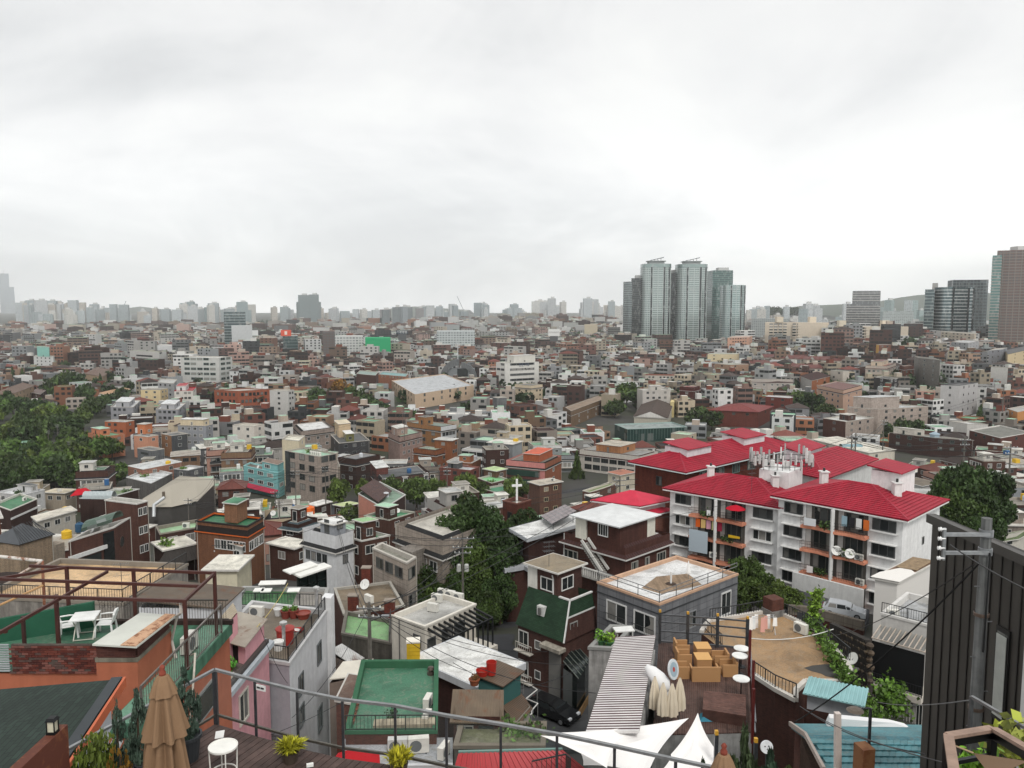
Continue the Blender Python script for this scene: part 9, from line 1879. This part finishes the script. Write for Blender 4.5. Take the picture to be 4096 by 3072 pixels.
def letters(txt,size,parent,loc,rz,fg):
 c=bpy.data.curves.new('lettering','FONT'); c.body=txt; c.align_x='CENTER'; c.align_y='CENTER'; c.size=size; c.extrude=.05; f=bpy.data.objects.new('tmp',c); COL.objects.link(f)
 me=bpy.data.meshes.new_from_object(f.evaluated_get(bpy.context.evaluated_depsgraph_get())); bpy.data.objects.remove(f); o=bpy.data.objects.new('lettering',me); COL.objects.link(o); o.parent=parent; o.location=loc; o.rotation_euler=(math.pi/2,0,rz); me.materials.clear(); me.materials.append(mat('paint')); o.color=(*H(fg),1); o['kind']='stuff'
def sign(label,txt,u,v,d,w,h,bg,fg,size):
 p=at_d((u,v),d); t=thing('rooftop_sign',label,'sign',(p.x,p.y,p.z-h)); MB().box((p.x,p.y,p.z),(w,.6,h)).obj('board','paint',t,H(bg)); MB().box((p.x,p.y+.3,p.z-h*.5-3),(w*.7,.5,6)).obj('stand','metal',t,H('6a6c6e')); letters(txt,size,t,(0,-.42,h),0,fg)
sign('dark blue hospital sign with white Korean letters on a far roof','기봉병원',402,332.2,800,11.5,3.6,'2c3a48','e6e6e4',2.9); sign('large white billboard with faint Korean letters on a far roof','한국유통대학',554,332.5,900,13,8,'dcdcda','8a8a8c',2.0)
b=[h for h in HAND if h.name=='white_office'][0]; a_,t_,ln=b.face('R'); n_=Vector((t_.y,-t_.x)); q=a_+t_*(ln*.55)+n_*.15; w_=WLOC[b.root.name]; letters('전문기업',2.6,b.root,(q.x-w_[0],q.y-w_[1],b.zt-1.9-w_[2]),math.atan2(t_.y,t_.x),'3a4a66')
# long cream slab with arched top balconies, terraced town houses
for i,(u0,u1,vt,d) in enumerate(((769,829,322.5,840),(828,907,326.5,800))):
 t=tower('cream_slab_block','long cream apartment slab with rows of balconies, %s half'%('left','right')[i],u0,u1,vt,d,14,'plaster','d3c6b4',cat='apartment block',group='long cream slabs'); a,b_=at_d((u0,vt),d),at_d((u1,vt),d); n=int((b_.x-a.x)/4.6)
 for r in range(5):
  m=MB(); k2=MB()
  for k in range(n):
   if k%5==4: continue
   x=a.x+(k+.5)*(b_.x-a.x)/n; z=a.z-2.6-r*3.0; m.face([(x-1.9,d-.05,z),(x+1.9,d-.05,z),(x+1.9,d-.05,z+1.7),(x-1.9,d-.05,z+1.7)]); k2.box((x,d-.5,z-.35),(4.0,1.0,.7))
  tag(m.obj('windows_row','glass',t),kind='stuff'); tag(k2.obj('balconies_row','plaster',t,H('ddd3c4')),kind='stuff')
 for k in (.2,.75): MB().box((a.x+(b_.x-a.x)*k,d+6,a.z+3),(7,6,6)).obj('roof_house','plaster',t,H('d9cdb9'))
TH=[]
for i in range(16):
 u,v=(770+8.5*i,357+.4*i) if i<9 else (757+9*(i-9),363+.8*(i-9)); d=march((u,v),9); p=at_d((u,v),d); w=6.2; pts=[Vector((p.x+a*w,p.y+b*5)) for a,b in((-1,-1),(1,-1),(1,1),(-1,1))]
 b=Bld('town_house','x','house',pts,p.z,None,'town houses with red gables',near=False); HAND.pop(); b.walls('plaster',H('cfc4b6')); b.hip(2.4,'tile',H('7a4a44'),.5,gable=i%3==0); b.grid('R',3,2,1.5,1.3,2.9,2.0,H('8a8c8e')); TH.append((b.root,'cream town house with red tiled roof',(p.x,p.y,p.z)))
uniq(TH)
# apartment towers along the skyline, each one a thing
SK=random.Random(77); names=[]
def cluster(where,u0,u1,n,v0,v1,d0,d1,cols,wpx=(5,9),glass=.0):
 us=sorted(SK.uniform(u0,u1) for _ in range(n))
 od=['first','second','third','fourth','fifth','sixth','seventh','eighth','ninth','tenth','eleventh','twelfth','thirteenth','fourteenth','fifteenth','sixteenth','seventeenth','eighteenth','nineteenth','twentieth']
 for k,u in enumerate(us):
  d=SK.uniform(d0,d1); w=SK.uniform(*wpx); v=SK.uniform(v0,v1); c=SK.choice(cols); tower('apartment_tower','pale apartment tower, %s from the left %s'%(od[k%20],where),u-w/2,u+w/2,v,d,18,'facade',c,rot=SK.uniform(-.5,.5),top=SK.choice(['box','box',None]),group='apartment towers on the skyline',cat='apartment tower')
PW=['c9ccce','bfc5c8','d3d0ca','c5bdb3','aab3b6'];
cluster('in the far left estate',18,82,20,300,305,2500,2900,PW,(8,12)); cluster('in front of the far left estate',20,80,16,309,317,2200,2500,PW,(5,9)); cluster('right of the far left estate',82,118,10,304,312,2400,2800,PW,(6,10)); cluster('before the dark and white tower',100,215,20,304,316,2450,2900,PW,(6,11)); cluster('behind the dark and white tower',178,264,18,301,311,2600,3400,['93a3a5','a5adb0','c9c6bf'],(7,12)); cluster('around the twin topped tower',262,382,20,306,315,2500,3000,PW,(6,10)); cluster('on the ridge left of centre',383,420,7,304,310,1900,2200,['8f8a8c','9aa0a5','7f8588'],(7,11)); cluster('on the centre ridge',420,530,20,302,312,2500,3300,['b3bcc0','9aa5a9','c5c9ca'],(5,9)); cluster('left of the glass cluster',522,625,20,298,311,2450,3000,PW+['d9d9d6'],(6,11)); cluster('far behind the glass cluster',560,628,10,306,314,3000,4200,['d3d6d8','c5cacd'],(4,7)); cluster('right of the glass cluster',746,800,12,305,318,1900,2600,PW,(5,9)); cluster('left of the ledged tower',800,856,14,303,322,1700,2500,['c9ccce','a5b0b3','b5bbbd'],(6,10)); cluster('right of the ledged tower',886,935,14,299,318,1700,2600,['b9c0c2','9fb0af','c9ccce','8fa5a0'],(6,12))
tower('grey_grid_building','wide grey office grid right of the glass cluster',755,790,318.5,1400,30,'facade','a5aaa9',cat='office'); tower('pale_grid_building','wide pale office grid right of the ledged tower',888,916,311,1500,30,'facade','b3bab9',cat='office')
tower('far_supertall_tower','very tall faint tower at the left border, lower shaft',-3,9.5,287,8800,120,'facade','a5b0b8',cat='skyscraper'); tower('far_supertall_tower','very tall faint tower at the left border, upper shaft',-3,5.2,273.5,8830,90,'facade','a5b0b8',cat='skyscraper',top='mast'); tower('far_podium_tower','faint block right of the very tall tower',3,16,303,8700,120,'facade','b0bac0',cat='skyscraper')
for i,(u,v0,v1,lean) in enumerate(((123,301,308,3),(463,296,309,-6),(622,297,309,4),(630,299,309,5))):
 p,q=at_d((u,v1),2600),at_d((u+lean,v0),2600); t=thing('tower_crane','thin construction crane on the skyline, %s from the left'%('first','second','third','fourth')[i],'crane',(p.x,p.y,p.z-20),'construction cranes'); MB().bar((p.x,p.y,p.z-20),p,1.6).obj('mast','metal',t,H('7a8083')); MB().bar(p,q,1.3).obj('jib','metal',t,H('7a8083'))
# hills and far woods
def hill(name,pts,d,thick,zb=-62):
 m=MB(); n=len(pts); tp=[at_d(p,d) for p in pts]
 for a,b in zip(tp,tp[1:]):
  for k in range(4):
   a0,b0=a.lerp(b,k/4),a.lerp(b,(k+1)/4); w=[math.sin(q*1.7)*.03+1 for q in (k,k+1)]
   m.face([(a0.x,a0.y-thick,zb),(b0.x,b0.y-thick,zb),(b0.x,b0.y,b0.z),(a0.x,a0.y,a0.z)]); m.face([(a0.x,a0.y,a0.z),(b0.x,b0.y,b0.z),(b0.x,b0.y+thick,zb),(a0.x,a0.y+thick,zb)])
 tag(m.obj(name,'forest'),kind='structure')
hill('hills',[(780,309),(800,306),(822,305),(850,304),(880,301),(900,297.5),(918,295),(935,294),(960,292),(990,293),(1040,296),(1100,300)],5200,1200); hill('hills',[(380,310),(400,307.5),(415,306.5),(440,308),(470,310)],7500,900); hill('hills',[(120,309),(140,306.5),(160,309)],8200,700)
WS=np.random.RandomState(5); wp=[]
def woods(u0,u1,v0,v1,h,n,dfix=None):
 for _ in range(n):
  u=WS.uniform(u0,u1); v=WS.uniform(v0,v1); d=min(dfix or march((u,v),h),4500); p=at_d((u,v),d); wp.append((p.x,p.y,p.z if dfix else terr(p.x,p.y)+h*.5,h,d))
woods(32,84,331,344,11,80); woods(250,326,319,327,14,90); woods(761,800,308.5,314,14,80,2400); woods(572,602,328,340,12,50); woods(205,222,336,342,11,12); woods(905,922,334,340,11,25); woods(0,1024,345,392,8,330); woods(0,1024,322,350,8,170); woods(640,660,307,316,12,20,2600)
cen=[];siz=[];lf=[]
for x,y,z,h,d in wp:
 k=46 if d<700 else 26; o=WS.normal(size=(k,3)); o/=np.linalg.norm(o,axis=1,keepdims=True); o*=WS.uniform(.5,1,(k,1)); r=h*WS.uniform(.4,.62); cen.append(np.array([x,y,z])+o*np.array([r,r,h*.5])); siz.append(np.full(k,r*.42)); lf.append(np.clip(WS.uniform(0,.5)+WS.uniform(0,.5,k),0,1))
q=leaf_quads(WS,np.concatenate(cen),np.concatenate(siz),.8); me=quads_mesh('distant_trees',q,'leaf',np.concatenate(lf)); o=bpy.data.objects.new('distant_trees',me); COL.objects.link(o); o.color=(*H('36472a'),1); tag(o,'far off tree crowns scattered between the distant houses',None,kind='stuff')
# ================================================================ poles, wires, last bits
PL=[]
def PO(u,vt,vb,d,arms=((.0,0),),**k):
 p,q=at_d((u,vt),d),at_d((u,vb),d); h=p.z-q.z; o=upole('x',(p.x,p.y,q.z),h,arms=[(h-a,w) for a,w in arms],**k); PL.append((o,'concrete utility pole with cross arms',(p.x,p.y,p.z))); return p
a1=PO(369,602,690,50,((.4,1.6),(1.0,1.4)),r=.16,lamp=True); a2=PO(462.5,533,612,84,((.6,2.6),(1.6,2.2),(2.2,1.8)),trans=2); a3=PO(336.5,512,590,108,((.8,1.6),),trans=2); a4=PO(295,469,525,175,((.5,2),(1.2,2)))
for u,vt,vb,d in ((94,465,500,230),(188,498,545,165),(214,474,520,190),(68,441,470,300),(57,424,450,330),(48,430,452,330),(447,466,498,210),(447,469,500,180),(325,466,505,200),(884,419,450,190),(852,434,475,125),(856,433,470,128),(965,437,480,128),(1011,444,500,105),(620,477,512,118),(1004,386,412,240),(404,410,440,300),(275,490,540,160),(279,500,550,150)): PO(u,vt,vb,d,((.5,1.8),(1.3,1.5)))
uniq(PL)
CB=[]; pts_=sorted((p_[2] for p_ in PL),key=lambda q:q[0]/q[1]); seen=set()
for i,a in enumerate(pts_):
 for b_ in sorted(pts_,key=lambda q:math.dist(a,q))[1:4]:
  k_=tuple(sorted((a,b_)))
  if k_ in seen or math.dist(a,b_)>120: continue
  seen.add(k_)
  for e in (.5,1.3): CB.append((wire('x',(a[0],a[1]-.1,a[2]-e),(b_[0],b_[1]-.1,b_[2]-e),1.2,.03),'thin black cable between poles',((a[0]+b_[0])/2,(a[1]+b_[1])/2,a[2]-e)))
uniq(CB)
W=lambda p,d:at_d(p,d)
for i,(lab,p,d1,q,d2,s,r) in enumerate((
 ('cable from the alley pole to the white house wall',(369,606),50,B(480,1300),44,.8,.018),('cable from the alley pole over the white flat roof',(369,607),50,C_(120,960),52,.6,.02),('cable from the alley pole to the green mansard house',(369,605),50,C_(700,820),62,1.0,.02),('long cable from the alley pole to the striped roof',(369,608),50,C_(1050,1120),44,1.2,.022),('second long cable from the alley pole towards the sails',(370,610),50,C_(1000,920),52,1.0,.018),('cable from the alley pole past the white modern house',(369,604),50,(462,560),84,.9,.02),('cable from the garden pole to the apartment block',(462,538),84,I(700,640),95,1.0,.025),('cable from the garden pole to the brick house stairs',(463,541),84,Hv(1300,1250),80,.8,.02),('cable from the fence pole to the garden pole',(336,516),108,(462,540),84,1.2,.025),('cable from the fence pole to the left roofs',(336,518),108,Fv(1830,1150),75,1.0,.025),('yellow cord slung across the concrete roof',P6(1830,110),58,P6(1420,690),43,.2,.02),('cable down to the pink house from the concrete roof',B(450,1050),44,B(250,640),40,.3,.014),('thin cable in front of the green roof',B(330,1420),38,B(850,1180),42,.1,.016),('cable across the tarpaulin shed',C_(20,900),50,C_(520,1120),50,.2,.02),('string of lights over the tan roof terrace',D(720,725),50,E(240,660),55,.35,.03),('cable over the black car alley',C_(400,1100),50,C_(1010,900),56,.4,.02),('cable above the lower right steps',E(0,1215),32,E(900,1560),20,.3,.018),('cable from the roof railing to the big pole',E(60,700),55,P4(520,300),20.2,.8,.016))):
 wire(lab,W(p,d1),W(q,d2),s,r,col='c9b45a' if 'yellow' in lab else 'd9d9d6' if 'string' in lab else '26272a')
# stairs zigzag handrail beside the tarpaulin shed
t=thing('zigzag_handrail','white zigzag handrail beside the black car','handrail',at_d(C_(560,1200),55)); m=MB(); pz=[at_d(C_(a,b),d) for a,b,d in((530,1030,56),(628,1095,56),(548,1160,54),(632,1195,53),(588,1245,52),(588,1270,51),(510,1310,50))]; m.tube(pz,.045,6); m.obj('rail','paint',t,H('dcdad6'))
for p in pz: MB().bar(p,p-Vector((0,0,1.0)),.04).obj('baluster','paint',t,H('8a8a88'))
# ================================================================ the air
hz=MB().box((0,4750,192),(30000,10300,516)).obj('haze','paint'); tag(hz,'thin pale haze over the city',None,kind='stuff')
m=bpy.data.materials.new('haze'); m.use_nodes=True; nt=m.node_tree; nt.nodes.clear(); o=N(nt,'ShaderNodeOutputMaterial'); v=N(nt,'ShaderNodeVolumePrincipled'); v.inputs['Color'].default_value=(.97,.985,.99,1); v.inputs['Density'].default_value=1.1e-4; v.inputs['Anisotropy'].default_value=.6; K(nt,v.outputs[0],o.inputs['Volume']); hz.data.materials.clear(); hz.data.materials.append(m)
